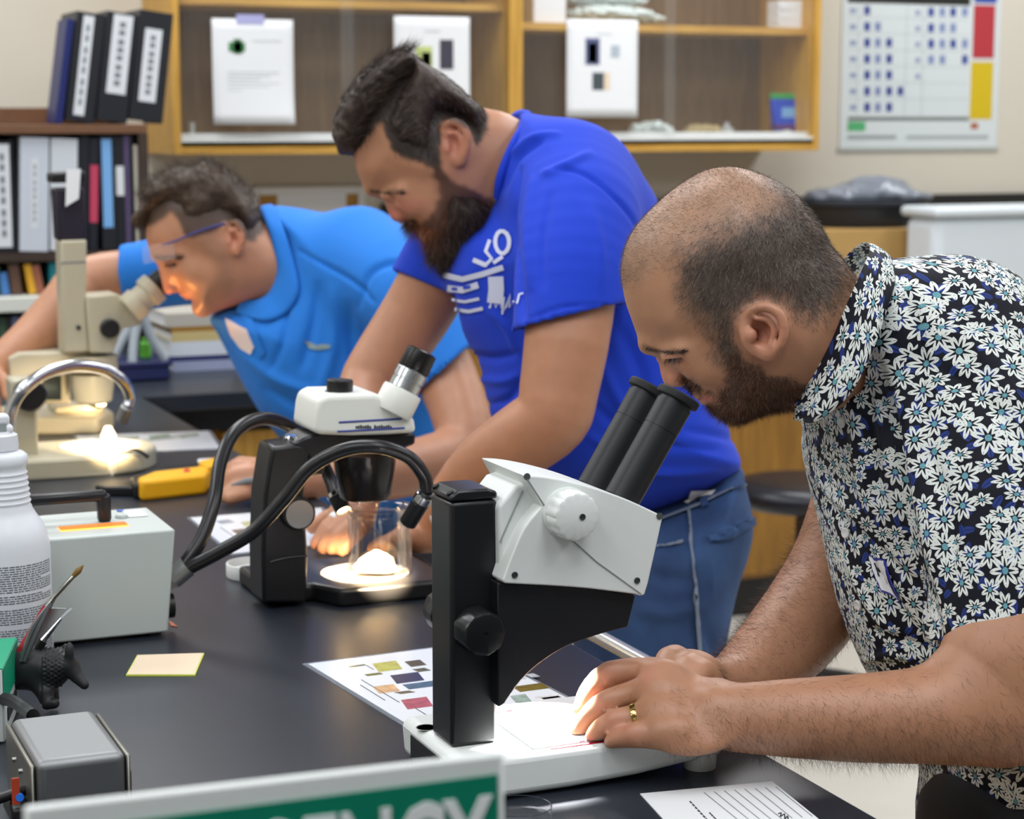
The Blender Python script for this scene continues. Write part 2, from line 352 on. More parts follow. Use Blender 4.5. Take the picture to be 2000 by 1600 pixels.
class SDF:
    def __init__(s): s.pr = []
    def add(s, fn, lo, hi, k=.01, op='u'): s.pr.append((fn, np.asarray(lo, float), np.asarray(hi, float), k, op)); return s
    def ell(s, c, r, k=.01, op='u', ax=None, mz=None):
        """ellipsoid; ax = 3x3 rows of local axes; mz mirrors about the plane z = mz"""
        c = np.asarray(c, float); r = np.asarray(r, float); R = None if ax is None else np.asarray(ax, float)
        def fn(p):
            q = p
            if mz is not None: q = p.copy(); q[:, 2] = mz-np.abs(p[:, 2]-mz)
            q = q-c
            if R is not None: q = q@R.T
            k0 = np.linalg.norm(q/r, axis=1); k1 = np.linalg.norm(q/(r*r), axis=1)+1e-9
            return k0*(k0-1)/k1
        m_ = r.max()
        lo, hi = c-(r if R is None else m_), c+(r if R is None else m_)
        if mz is not None: lo = lo.copy(); hi = hi.copy(); hi[2] = max(hi[2], 2*mz-lo[2])
        return s.add(fn, lo, hi, k, op)
    def cap(s, pts, rad, k=.01, op='u', flat=None, smooth=0, mz=None):
        """tapered capsule chain; flat=(axis vector, factor>1) makes it thinner along axis"""
        P = np.asarray(pts, float); rad = np.asarray(rad, float)*np.ones(len(P))
        if smooth:
            A = catmull(np.concatenate([P, rad[:, None]], 1), smooth); P, rad = A[:, :3], A[:, 3]
        fns = []
        for a, b, ra, rb in zip(P[:-1], P[1:], rad[:-1], rad[1:]):
            def fn(p, a=a, b=b, ra=ra, rb=rb):
                q = p
                if mz is not None: q = p.copy(); q[:, 2] = mz-np.abs(p[:, 2]-mz)
                e = b-a; q = q-a; t = np.clip((q@e)/(e@e+1e-12), 0, 1); v = q-t[:, None]*e
                if flat is not None:
                    h = v@flat[0]; v = v+np.outer(h*(flat[1]-1), flat[0])
                return np.sqrt(np.einsum('ij,ij->i', v, v))-(ra+t*(rb-ra))
            r_ = max(ra, rb); l_ = np.minimum(a, b)-r_; h_ = np.maximum(a, b)+r_
            if mz is not None: h_[2] = max(h_[2], 2*mz-l_[2])
            fns.append((fn, l_, h_))
        lo = np.min([f[1] for f in fns], 0); hi = np.max([f[2] for f in fns], 0)
        return s.add(fns, lo, hi, k, op)
    def cut(s, c, n, R, zmax=9.):
        """remove what lies beyond the plane through c with normal n (within R of c)"""
        n = np.asarray(n, float)/np.linalg.norm(n)
        return s.add(lambda p: np.maximum(np.maximum(-((p-c)@n), np.linalg.norm(p-c, axis=1)-R), p[:, 2]-zmax), c-R, c+R, .0012, 's')
    def pillow(s, poly, W, R, k=.01, op='u', gx=0., gy=0., zoff=0., plane=None):
        """outline inflated to a rounded body: half depth W, rounding R (numbers or fields); the mid plane may tilt by gx, gy or follow plane(x,y)"""
        c0 = (poly.P.min(0)+poly.P.max(0))/2
        wmax = W if isinstance(W, float) else .16
        def fn(p):
            x, y = p[:, 0], p[:, 1]; sd = poly(x, y)
            w_ = W if isinstance(W, float) else W(x, y)[:, 0]; r_ = R if isinstance(R, float) else R(x, y)[:, 0]
            zc = poly.d+zoff+gx*(x-c0[0])+gy*(y-c0[1])
            if plane is not None: zc = plane(x, y)[:, 0]
            a = np.maximum(sd+r_, 0); b = (p[:, 2]-zc)*(r_/w_)
            return (np.hypot(a, b)-r_)*np.minimum(1, w_/r_*1.0)
        ext = abs(gx)*(poly.P[:, 0].ptp() if hasattr(poly.P[:, 0], 'ptp') else np.ptp(poly.P[:, 0]))/2+abs(gy)*np.ptp(poly.P[:, 1])/2
        if plane is not None:
            zz = plane(poly.P[:, 0], poly.P[:, 1])[:, 0]; z0, z1 = zz.min(), zz.max()
        else: z0 = z1 = poly.d+zoff
        lo = np.array([*poly.P.min(0), z0-wmax-ext]); hi = np.array([*poly.P.max(0), z1+wmax+ext])
        return s.add(fn, lo, hi, k, op)
    def ev(s, B, P, margin):
        """B: (nb,2,3) block bounds; P: (nb,m,3) points"""
        D = np.full(P.shape[:2], .5)
        for fn, lo, hi, k, op in s.pr:
            g = margin+k; sel = np.nonzero(np.all((B[:, 1] > lo-g) & (B[:, 0] < hi+g), axis=1))[0]
            if not len(sel): continue
            if isinstance(fn, list):
                d = np.full((len(sel), P.shape[1]), .6)
                for f1, l1, h1 in fn:
                    s2 = np.nonzero(np.all((B[sel, 1] > l1-g) & (B[sel, 0] < h1+g), axis=1))[0]
                    if len(s2): q = P[sel[s2]]; d[s2] = np.minimum(d[s2], f1(q.reshape(-1, 3)).reshape(q.shape[:2]))
                us = np.nonzero(d.min(1) < .55)[0]; sel = sel[us]; d = d[us]
                if not len(sel): continue
            else: q = P[sel]; d = fn(q.reshape(-1, 3)).reshape(q.shape[:2])
            c = D[sel]
            if op == 'u': h = np.maximum(k-np.abs(c-d), 0)/k; D[sel] = np.minimum(c, d)-h*h*k*.25
            elif op == 's': h = np.maximum(k-np.abs(c+d), 0)/k; D[sel] = np.maximum(c, -d)+h*h*k*.25
            elif op == 'i': h = np.maximum(k-np.abs(c-d), 0)/k; D[sel] = np.maximum(c, d)+h*h*k*.25
            elif op == 'd': D[sel] = c+d
        return D
    def mesh(s, h, lo=None, hi=None, taubin=3):
        if lo is None:
            us = [p for p in s.pr if p[4] == 'u']; lo = np.min([p[1] for p in us], 0); hi = np.max([p[2] for p in us], 0)
        lo = np.asarray(lo, float)-4*h; hi = np.asarray(hi, float)+4*h; n = 8; bs = n*h
        nb = np.ceil((hi-lo)/bs).astype(int)
        # two-level culling
        I = np.stack(np.meshgrid(*[np.arange((v+3)//4) for v in nb], indexing='ij'), -1).reshape(-1, 3)
        for lev, mul in ((0, 4), (1, 1)):
            b0 = lo+I*bs*mul; B = np.stack([b0, b0+bs*mul], 1); c = (b0+bs*mul/2)[:, None]
            d = s.ev(B, c, bs*mul*1.3)[:, 0]; I = I[np.abs(d) < bs*mul*.87*1.5+.004]
            if lev == 0:
                o = np.stack(np.meshgrid(*[np.arange(4)]*3, indexing='ij'), -1).reshape(-1, 3)
                I = (I[:, None]*4+o[None]).reshape(-1, 3); I = I[np.all(I < nb, 1)]
        loc = np.stack(np.meshgrid(*[np.arange(n+1)]*3, indexing='ij'), -1).reshape(-1, 3)
        b0 = lo+I*bs; D = np.empty((len(I), (n+1)**3), np.float32)
        for c0 in range(0, len(I), 1500):
            sl = slice(c0, c0+1500); bb = b0[sl]
            D[sl] = s.ev(np.stack([bb, bb+bs], 1), bb[:, None]+loc[None]*h, .03)
        D = D.reshape(-1, n+1, n+1, n+1); N = nb.astype(np.int64)*n+2
        S = D < 0; cs = S[:, :-1, :-1, :-1].astype(np.int8); cs = np.zeros_like(cs)
        for a in (0, 1):
            for b in (0, 1):
                for c in (0, 1): cs += S[:, a:n+a, b:n+b, c:n+c]
        bi, i, j, k = np.nonzero((cs > 0) & (cs < 8))
        acc = np.zeros((len(bi), 3)); cnt = np.zeros(len(bi))
        cor = [(a, b, c) for a in (0, 1) for b in (0, 1) for c in (0, 1)]
        vals = {q: D[bi, i+q[0], j+q[1], k+q[2]].astype(float) for q in cor}
        for q in cor:
            for ax in range(3):
                if q[ax]: continue
                q2 = list(q); q2[ax] = 1; q2 = tuple(q2); v0, v1 = vals[q], vals[q2]; m_ = (v0 < 0) != (v1 < 0)
                t = np.where(m_, v0/np.where(m_, v0-v1, 1), 0); pt = np.array(q, float)[None]+np.zeros((len(bi), 3)); pt[:, ax] += t
                acc[m_] += pt[m_]; cnt[m_] += 1
        gi = I[bi]*n+np.stack([i, j, k], 1); V = lo+(gi+acc/cnt[:, None])*h
        key = (gi[:, 0]*N[1]+gi[:, 1])*N[2]+gi[:, 2]; o = np.argsort(key); ks = key[o]
        F = []
        for ax in range(3):
            S0 = S[:, :n, :n, :n]; sl = [slice(0, n)]*3; sl[ax] = slice(1, n+1); S1 = S[(slice(None),)+tuple(sl)]
            bi2, a, b, c = np.nonzero(S0 != S1); g = I[bi2]*n+np.stack([a, b, c], 1)
            u, v = (ax+1) % 3, (ax+2) % 3; q = []
            for du, dv in ((-1, -1), (0, -1), (0, 0), (-1, 0)):
                gg = g.copy(); gg[:, u] += du; gg[:, v] += dv; kk = (gg[:, 0]*N[1]+gg[:, 1])*N[2]+gg[:, 2]
                p = np.searchsorted(ks, kk); p = np.minimum(p, len(ks)-1); q.append(np.where(ks[p] == kk, o[p], -1))
            q = np.stack(q, 1); ok = np.all(q >= 0, 1); flip = S0[bi2, a, b, c]
            q = np.where(flip[:, None], q, q[:, ::-1]); F.append(q[ok])
        F = np.concatenate(F); V = smooth_mesh(V, F, taubin)
        return V, F
def smooth_mesh(V, F, it, lam=.5, mu=-.52):
    if not it: return V
    e = np.concatenate([F[:, [0, 1]], F[:, [1, 2]], F[:, [2, 3]], F[:, [3, 0]]]); e = np.concatenate([e, e[:, ::-1]])
    cnt = np.bincount(e[:, 0], minlength=len(V))[:, None]+1e-9
    for _ in range(it):
        for l in (lam, mu):
            a = np.stack([np.bincount(e[:, 0], V[e[:, 1], c], len(V)) for c in range(3)], 1)/cnt; V = V+l*(a-V)
    return V
def normals(V, F):
    a = np.cross(V[F[:, 2]]-V[F[:, 0]], V[F[:, 3]]-V[F[:, 1]]); N = np.zeros_like(V)
    for c in range(4): np.add.at(N, F[:, c], a)
    return N/(np.linalg.norm(N, axis=1)[:, None]+1e-12)
_ng = np.random.default_rng(3).random((32, 32, 32))
def vnoise(P, s):
    """value noise, P camera metres, s cells per metre"""
    q = np.asarray(P)*s; i = np.floor(q).astype(int); f = q-i; f = f*f*(3-2*f); r = 0
    for a in (0, 1):
        for b in (0, 1):
            for c in (0, 1):
                r = r+_ng[(i[:, 0]+a) % 32, (i[:, 1]+b) % 32, (i[:, 2]+c) % 32]*(f[:, 0] if a else 1-f[:, 0])*(f[:, 1] if b else 1-f[:, 1])*(f[:, 2] if c else 1-f[:, 2])
    return r
def to_px(V): return np.stack([1000+FPX*V[:, 0]/V[:, 2], 800-FPX*V[:, 1]/V[:, 2]], 1)
def sobj(name, V, F, mt, parent, col=None, uv=None, label=None):
    """camera-frame mesh -> object; col: per-vertex sRGB 0-255; uv: (faces,4,2)"""
    Wd = C2W(V)
    if root_of(parent).get('category') == 'person':      # rest on the bench top, stand clear of its edge
        st = (Wd[:, 0] > .546) & (Wd[:, 0] < .782) & (Wd[:, 1] > 1.385) & (Wd[:, 1] < 1.529) & (Wd[:, 2] < .9575) & (Wd[:, 2] > .92); Wd[st, 2] = .9575
        on = (Wd[:, 0] < bx1+.004) & (Wd[:, 2] < BZ+.0015); up = (Wd[:, 0] < bx1+.03) & (Wd[:, 2] < BZ+.0015) & (Wd[:, 2] > BZ-.04); Wd[up, 2] = BZ+.0015; sd_ = on & ~up; Wd[sd_, 0] = bx1+.004
    Wd = Wd-np.array(root_of(parent).location)
    me = bpy.data.meshes.new(name); me.vertices.add(len(V)); me.vertices.foreach_set('co', Wd.astype(np.float32).ravel())
    me.loops.add(F.size); me.loops.foreach_set('vertex_index', F.astype(np.int32).ravel())
    me.polygons.add(len(F)); me.polygons.foreach_set('loop_start', np.arange(0, F.size, F.shape[1], dtype=np.int32)); me.polygons.foreach_set('loop_total', np.full(len(F), F.shape[1], np.int32))
    me.polygons.foreach_set('use_smooth', np.ones(len(F), bool)); me.update(calc_edges=True); me.validate()
    if col is not None:
        c = np.asarray(col, float)/255.; c = np.where(c <= .04045, c/12.92, ((c+.055)/1.055)**2.4)
        a = me.color_attributes.new('tint', 'FLOAT_COLOR', 'POINT'); a.data.foreach_set('color', np.concatenate([c, np.ones((len(c), 1))], 1).astype(np.float32).ravel())
    if uv is not None:
        l = me.uv_layers.new(name='UVMap'); l.data.foreach_set('uv', uv.astype(np.float32).ravel())
    me.materials.append(mt); o = bpy.data.objects.new(name, me); COL.objects.link(o); o.parent = parent
    if label: o['label'] = label
    return o
def strands(name, roots, dirs, lens, width, mt, parent, cols, curl=.3, bend=None, segs=2, rng=RNG):
    """thin tapering ribbons, camera frame"""
    n = len(roots); L = lens[:, None]; d = dirs/np.linalg.norm(dirs, axis=1)[:, None]
    rnd = rng.normal(size=(n, 3)); side = np.cross(d, rnd); side /= np.linalg.norm(side, axis=1)[:, None]+1e-9
    bnd = (rng.normal(size=(n, 3))*curl if bend is None else bend+rng.normal(size=(n, 3))*curl)
    V = []; ts = np.linspace(0, 1, segs+1)
    for t in ts[:-1]:
        c = roots+d*L*t+bnd*L*t*t*.5; w_ = side*(width[:, None] if np.ndim(width) else width)*.5*(1-.6*t); V += [c-w_, c+w_]
    V.append(roots+d*L+bnd*L*.5); m_ = len(V); A = np.stack(V, 1).reshape(-1, 3); base = np.arange(n)[:, None]*m_
    F = np.concatenate([base+np.array([[2*i, 2*i+1, 2*i+3, 2*i+2]]) for i in range(segs-1)]+[base+np.array([[m_-3, m_-2, m_-1, m_-1]])]) if segs > 1 else base+np.array([[0, 1, 2, 2]])
    Wd = C2W(A)-np.array(root_of(parent).location)
    tri = F[:, 2] == F[:, 3]; T3 = np.concatenate([F[tri][:, :3], F[~tri][:, [0, 1, 2]], F[~tri][:, [0, 2, 3]]]).astype(np.int32)
    me = bpy.data.meshes.new(name); me.vertices.add(len(Wd)); me.vertices.foreach_set('co', Wd.astype(np.float32).ravel()); me.loops.add(T3.size); me.loops.foreach_set('vertex_index', T3.ravel())
    me.polygons.add(len(T3)); me.polygons.foreach_set('loop_start', np.arange(0, T3.size, 3, dtype=np.int32)); me.polygons.foreach_set('loop_total', np.full(len(T3), 3, np.int32)); me.update(calc_edges=True)
    c = np.asarray(cols, float)/255.; c = np.where(c <= .04045, c/12.92, ((c+.055)/1.055)**2.4); c = np.repeat(c, m_, 0)
    a = me.color_attributes.new('tint', 'FLOAT_COLOR', 'POINT'); a.data.foreach_set('color', np.concatenate([c, np.ones((len(c), 1))], 1).astype(np.float32).ravel())
    me.materials.append(mt); o = bpy.data.objects.new(name, me); COL.objects.link(o); o.parent = parent; o['kind'] = 'stuff'
    return o
def scatter(V, F, n, prob, rng=RNG):
    """random surface points: face area x prob (per vertex 0..1); returns pos, normal, vertex weights index"""
    a = np.linalg.norm(np.cross(V[F[:, 2]]-V[F[:, 0]], V[F[:, 3]]-V[F[:, 1]]), axis=1)*prob[F].mean(1); a = a/a.sum()
    f = rng.choice(len(F), n, p=a); q = F[f]; s, t = rng.random((2, n))[:, :, None]
    P = (V[q[:, 0]]*(1-s)+V[q[:, 1]]*s)*(1-t)+(V[q[:, 3]]*(1-s)+V[q[:, 2]]*s)*t
    return P, q[:, 0]
def skin_mat(name, rough=.45, sss=.07):
    N = NT(name); at_ = N.node('ShaderNodeAttribute', attribute_name='tint'); tc = N.node('ShaderNodeTexCoord')
    nz = N.node('ShaderNodeTexNoise'); nz.inputs['Scale'].default_value = 60; nz.inputs['Detail'].default_value = 5; N.link(tc.outputs['Object'], nz.inputs['Vector'])
    hs = N.node('ShaderNodeHueSaturation'); N.link(at_.outputs['Color'], hs.inputs['Color'])
    N.link(N.math('MULTIPLY_ADD', nz.outputs[0], .22, .89), hs.inputs['Value']); N.link(hs.outputs[0], N.b.inputs['Base Color'])
    N.b.inputs['Roughness'].default_value = rough; N.b.inputs['Subsurface Weight'].default_value = sss; N.b.inputs['Subsurface Radius'].default_value = (.006, .0022, .001); N.b.inputs['Subsurface Scale'].default_value = 1
    n2 = N.node('ShaderNodeTexNoise'); n2.inputs['Scale'].default_value = 420; n2.inputs['Detail'].default_value = 4; N.link(tc.outputs['Object'], n2.inputs['Vector'])
    N.bump(n2.outputs[0], .18, .0008); return N.m
def attr_mat(name, rough=.55, bump=0., bscale=400, sheen=0., spec=.4, weave=False):
    N = NT(name); at_ = N.node('ShaderNodeAttribute', attribute_name='tint'); N.link(at_.outputs['Color'], N.b.inputs['Base Color'])
    N.b.inputs['Roughness'].default_value = rough; N.b.inputs['Specular IOR Level'].default_value = spec
    if sheen: N.b.inputs['Sheen Weight'].default_value = sheen; N.b.inputs['Sheen Roughness'].default_value = .4
    if bump:
        tc = N.node('ShaderNodeTexCoord'); nz = N.node('ShaderNodeTexNoise'); nz.inputs['Scale'].default_value = bscale; nz.inputs['Detail'].default_value = 3
        N.link(tc.outputs['Object'], nz.inputs['Vector']); N.bump(nz.outputs[0], bump, .001)
    return N.m
M_skin = skin_mat('skin'); M_hair = attr_mat('hair_strand', .45, spec=.3); M_hairmass = attr_mat('hair_mass', .5, .6, 260, spec=.3)
def cloth_mat(name, col, noise=.06, bscale=900, rough=.85, sheen=.04):
    N = NT(name); tc = N.node('ShaderNodeTexCoord'); nz = N.node('ShaderNodeTexNoise'); nz.inputs['Scale'].default_value = bscale; nz.inputs['Detail'].default_value = 2
    N.link(tc.outputs['Object'], nz.inputs['Vector']); c = lin(col)
    N.link(N.mix(nz.outputs[0], tuple(x*(1-noise) for x in c[:3])+(1,), tuple(min(1, x*(1+noise)) for x in c[:3])+(1,)), N.b.inputs['Base Color'])
    N.b.inputs['Roughness'].default_value = rough; N.b.inputs['Sheen Weight'].default_value = sheen; N.bump(nz.outputs[0], .12, .0006); return N.m
def creases(V, F, lines, d0, side=None):
    """push cloth vertices in/out along traced fold lines: (points px, half width px, amplitude m); + is a ridge, - a valley"""
    N = normals(V, F); px = to_px(V); off = np.zeros(len(V)); face = N[:, 2] < .25
    for pts, wd, amp in lines:
        P = catmull(np.array(pts, float), 6); best = np.full(len(V), 1e9); tt = np.zeros(len(V)); Ls = np.linspace(0, 1, len(P))
        m_ = np.all((px > P.min(0)-wd*3) & (px < P.max(0)+wd*3), 1) & face; idx = np.nonzero(m_)[0]
        if not len(idx): continue
        q = px[idx]; bb = np.full(len(idx), 1e9); t2 = np.zeros(len(idx))
        for a, b, la, lb in zip(P[:-1], P[1:], Ls[:-1], Ls[1:]):
            e = b-a; t = np.clip(((q-a)@e)/(e@e+1e-9), 0, 1); r = np.linalg.norm(q-a-t[:, None]*e, axis=1); up = r < bb
            bb[up] = r[up]; t2[up] = (la+t*(lb-la))[up]
        off[idx] += amp*np.exp(-(bb/wd)**2)*np.sin(np.pi*np.clip(t2*.9+.05, 0, 1))**.6
    return V+N*off[:, None]
def px_mask(V, pts, d, soft=6, nz=0., ns=120):
    """1 inside the outline (pixels at depth d), soft edge in pixels, optional noise in px"""
    P = Poly2(pts, d, pad=.02); sd = P(V[:, 0]/V[:, 2]*d, V[:, 1]/V[:, 2]*d)*FPX/d
    if nz: sd = sd+(vnoise(V, ns)-.5)*2*nz
    return smoothstep(soft, -soft, sd)
def caster(V, F):
    bv = BVHTree.FromPolygons(V.tolist(), F.tolist())
    def hit(x, y, off=0.):
        h = bv.ray_cast(Vector((0, 0, 0)), Vector(((x-1000)/FPX, (800-y)/FPX, 1)).normalized())
        return None if h[0] is None else np.array(h[0])*(1-off/h[0][2])
    return hit
def lerp(a, b, t): return a*(1-t[:, None])+np.asarray(b, float)*t[:, None]
def decal(name, tgt, polys, mt, parent, off=.0012, n=14):
    """thin patch: outline in pixels, laid on the surface of tgt (list of (V,F) camera-frame) by casting onto it"""
    tris = np.concatenate([tgt[1][:, [0, 1, 2]], tgt[1][:, [0, 2, 3]]]); bv = BVHTree.FromPolygons(tgt[0].tolist(), tris.tolist())
    gs = []
    for pts in polys:
        P = np.asarray(pts, float); lo, hi = P.min(0), P.max(0); st = max((hi-lo).max()/n, 1.5)
        # rings from the outline to the centroid
        O = []
        for a, b in zip(P, np.roll(P, -1, 0)):
            m_ = max(1, int(np.linalg.norm(b-a)/st)); O += [a+(b-a)*i/m_ for i in range(m_)]
        O = np.array(O); c = P.mean(0); rings = [c+(O-c)*s for s in (1, .75, .5, .25)]; V = []; ok = True
        for q in np.concatenate(rings+[c[None]]):
            dv = Vector(((q[0]-1000)/FPX, (800-q[1])/FPX, 1)).normalized(); h = bv.ray_cast(Vector((0, 0, 0)), dv)
            if h[0] is None: V.append(None)
            else:
                nn = h[1] if h[1].dot(dv) < 0 else -h[1]; V.append(np.array(h[0])+np.array(nn)*off)
        good = [v for v in V if v is not None]
        if not good: continue
        zz = np.mean([v[2] for v in good])
        V = [v if v is not None else K(*q, zz) for v, q in zip(V, np.concatenate(rings+[c[None]]))]
        m_ = len(O); F = []
        for r in range(3):
            for i in range(m_): j = (i+1) % m_; F.append((r*m_+i, r*m_+j, (r+1)*m_+j, (r+1)*m_+i))
        for i in range(m_): F.append((3*m_+i, 3*m_+(i+1) % m_, 4*m_))
        gs.append((C2W(np.array(V)), F))
    return part(name, merge(*gs), mt, parent, smooth=60) if gs else None
# ================================================================== man in the floral shirt (nearest)
def floral_mat():
    N = NT('floral_print'); uv = N.node('ShaderNodeUVMap').outputs[0]
    def local(scale, off, rnd=.75):
        mp = N.node('ShaderNodeMapping'); mp.inputs['Location'].default_value = (off, off, 0); N.link(uv, mp.inputs['Vector'])
        v = N.node('ShaderNodeTexVoronoi', voronoi_dimensions='2D'); v.inputs['Scale'].default_value = scale; v.inputs['Randomness'].default_value = rnd; N.link(mp.outputs[0], v.inputs['Vector'])
        d = N.node('ShaderNodeVectorMath', operation='SUBTRACT'); N.link(mp.outputs[0], d.inputs[0]); N.link(v.outputs['Position'], d.inputs[1])
        s = N.node('ShaderNodeSeparateXYZ'); N.link(d.outputs[0], s.inputs[0]); c = N.node('ShaderNodeSeparateColor'); N.link(v.outputs['Color'], c.inputs[0])
        return s.outputs[0], s.outputs[1], c.outputs[0], c.outputs[1], c.outputs[2]
    M = N.math
    def flower(scale, off, R0, rnd=.55):
        x, y, r1, r2, r3 = local(scale, off, rnd)
        sq = M('MULTIPLY_ADD', M('GREATER_THAN', r2, .72), .75, 1.0); y = M('MULTIPLY', y, sq)
        R = M('MULTIPLY_ADD', r3, .28*R0, .84*R0)
        r = M('SQRT', M('ADD', M('MULTIPLY', x, x), M('MULTIPLY', y, y)))
        ang = M('ADD', M('ARCTAN2', y, x), M('MULTIPLY', r1, 6.283))
        ripple = M('MULTIPLY_ADD', M('SINE', M('MULTIPLY', ang, 3.0)), .07, 1.0)
        phi = M('SUBTRACT', M('FLOORED_MODULO', ang, math.pi/4), math.pi/8)
        px_ = M('MULTIPLY', r, M('COSINE', phi)); py_ = M('ABSOLUTE', M('MULTIPLY', r, M('SINE', phi)))
        s = M('DIVIDE', px_, M('MULTIPLY', R, ripple)); st = M('DIVIDE', M('SUBTRACT', s, .1), .9, clamp=True)
        wd = M('MULTIPLY', M('POWER', M('SINE', M('MULTIPLY', M('POWER', st, 1.15), 3.1416)), .62), M('MULTIPLY', R, .19))
        pet = M('LESS_THAN', py_, wd)
        sl = M('MULTIPLY', M('LESS_THAN', py_, M('MULTIPLY', R, M('MULTIPLY_ADD', s, -.17, .13))), M('LESS_THAN', s, .68))
        tip = M('MULTIPLY', M('LESS_THAN', py_, M('MULTIPLY', R, .012)), M('GREATER_THAN', s, .78))
        pet = M('MULTIPLY', pet, M('SUBTRACT', 1.0, M('MAXIMUM', sl, tip)))
        disc = M('LESS_THAN', r, M('MULTIPLY', R, .2))
        return pet, disc
    base = lin((9, 12, 26))
    x, y, r1, r2, r3 = local(64, 3.1, .9)
    a = M('MULTIPLY', r1, 6.283); cx = M('ADD', M('MULTIPLY', x, M('COSINE', a)), M('MULTIPLY', y, M('SINE', a))); cy = M('SUBTRACT', M('MULTIPLY', y, M('COSINE', a)), M('MULTIPLY', x, M('SINE', a)))
    e = M('ADD', M('POWER', M('DIVIDE', cx, .0062), 2.0), M('MULTIPLY', M('POWER', M('DIVIDE', cy, .0028), 2.0), M('MULTIPLY_ADD', cx, 40.0, 1.0)))
    leaf = M('MULTIPLY', M('LESS_THAN', e, 1.0), M('GREATER_THAN', r2, .25)); vein = M('LESS_THAN', M('ABSOLUTE', cy), .0004)
    c = N.mix(M('MULTIPLY', leaf, M('SUBTRACT', 1.0, M('MULTIPLY', vein, .7))), base, lin((32, 54, 122)))
    white = lin((222, 227, 222)); dark = lin((12, 14, 24)); teal = lin((112, 168, 178))
    nz = N.node('ShaderNodeTexNoise'); nz.inputs['Scale'].default_value = 1500; N.link(uv, nz.inputs['Vector'])
    tl = N.mix(M('GREATER_THAN', nz.outputs[0], .55), teal, lin((60, 110, 128)))
    for sc_, of, R in ((37, .5/37, .0112), (37, .0, .0132)):
        p, d = flower(sc_, of, R)
        c = N.mix(p, c, white); c = N.mix(d, c, tl)
    N.link(c, N.b.inputs['Base Color']); N.b.inputs['Roughness'].default_value = .7; N.b.inputs['Specular IOR Level'].default_value = .25
    return N.m
M_floral = floral_mat()
SKIN_A = np.array([174, 127, 97.])
def man_a():
    D = 1.74; u_ = D/FPX
    P = thing('person', 'bald-crowned bearded man in daisy-print shirt looking into the nearest microscope', 'person', (*at(1850, 1500, 1.8)[:2], 0))
    S = SDF()
    head = [(1423, 327), (1374, 335), (1325, 363), (1283, 398), (1244, 440), (1223, 478), (1214, 517), (1215, 552), (1222, 590), (1234, 625), (1244, 653), (1254, 672), (1265, 683), (1281, 691),
            (1287, 712), (1291, 732), (1296, 747), (1304, 755), (1314, 757), (1326, 751), (1337, 745), (1345, 755), (1355, 764), (1367, 772), (1373, 781), (1384, 787), (1390, 799), (1402, 810), (1420, 820), (1438, 824), (1460, 818),
            (1490, 803), (1525, 783), (1560, 760), (1610, 720), (1640, 640), (1640, 560), (1632, 515), (1617, 488), (1608, 461), (1594, 433), (1570, 401), (1542, 373), (1507, 352), (1465, 335)]
    poly = Poly2(head, D, 4)
    W = field([(1430, 450, .077, .088, 55), (1330, 450, .073, .085, 50), (1540, 470, .076, .085, 50), (1595, 520, .064, .07, 35), (1262, 540, .060, .066, 35), (1285, 610, .058, .06, 28), (1350, 570, .070, .075, 45), (1430, 600, .074, .075, 45), (1258, 666, .030, .032),
               (1279, 696, .012, .015, 12), (1289, 722, .012, .015, 12), (1300, 745, .014, .016, 13), (1324, 738, .021, .02, 12), (1318, 694, .044, .045, 16), (1345, 680, .057, .056, 24), (1345, 727, .044, .045, 18), (1395, 720, .060, .06, 32), (1362, 765, .030, .03, 15), (1385, 785, .030, .03, 15),
               (1405, 793, .036, .035, 20), (1440, 805, .042, .04, 24), (1450, 765, .058, .055, 28), (1500, 740, .063, .06, 35), (1550, 740, .06, .06, 35), (1590, 640, .060, .066, 40), (1490, 650, .070, .07, 40)], D, 18)
    S.pillow(poly, lambda x, y: W(x, y)[:, :1], lambda x, y: W(x, y)[:, 1:], k=.008)
    def near(x, y, dz): return K(x, y, D-dz)
    def surf(x, y, dz=0.):
        k_ = K(x, y, D); a_, b_ = np.array([k_[0]]), np.array([k_[1]]); sd = poly(a_, b_)[0]; w_, r_ = W(a_, b_)[0]; a = min(max(sd+r_, 0)/r_, 1)
        return K(x, y, D-(w_*math.sqrt(1-a*a)+dz))
    # brow ridge, eye socket, lids, cheek, nostril wing, lips
    S.cap([surf(1266, 676, -.005), surf(1295, 681, -.0025), surf(1335, 681, -.004)], [.0055, .006, .005], .012, mz=D)
    S.ell(surf(1326, 709, .006), (.014, .0055, .009), .006, 's', mz=D)
    S.ell(surf(1318, 698, -.0065), (.0120, .0068, .0090), .005, mz=D)
    S.ell(surf(1378, 715, -.009), (.020, .016, .011), .018, mz=D)
    S.ell(surf(1326, 740, -.0025), (.0085, .0072, .0078), .004, mz=D)
    S.cap([surf(1338, 746, .0), surf(1346, 732, .0), surf(1338, 722, .001)], [.0022, .0022, .0008], .005, 's', mz=D); S.cap([surf(1334, 708, .0005), surf(1352, 718, .0005)], [.0014, .0008], .006, 's', mz=D)
    S.cap([surf(1364, 769, -.004), surf(1380, 770, -.003), surf(1398, 771, -.003)], [.0050, .0046, .002], .004, mz=D)
    S.cap([surf(1375, 783, -.004), surf(1387, 779, -.003), surf(1399, 774, -.003)], [.0052, .0045, .002], .004, mz=D)
    # neck and shoulders (under the shirt), arms
    S.cap([K(1560, 640, D), K(1640, 690, D+.02), K(1760, 790, 1.79)], [.060, .060, .055], .03)
    S.cap([K(1790, 830, 1.82), K(1930, 1250, 1.86)], [.07, .08], .04)
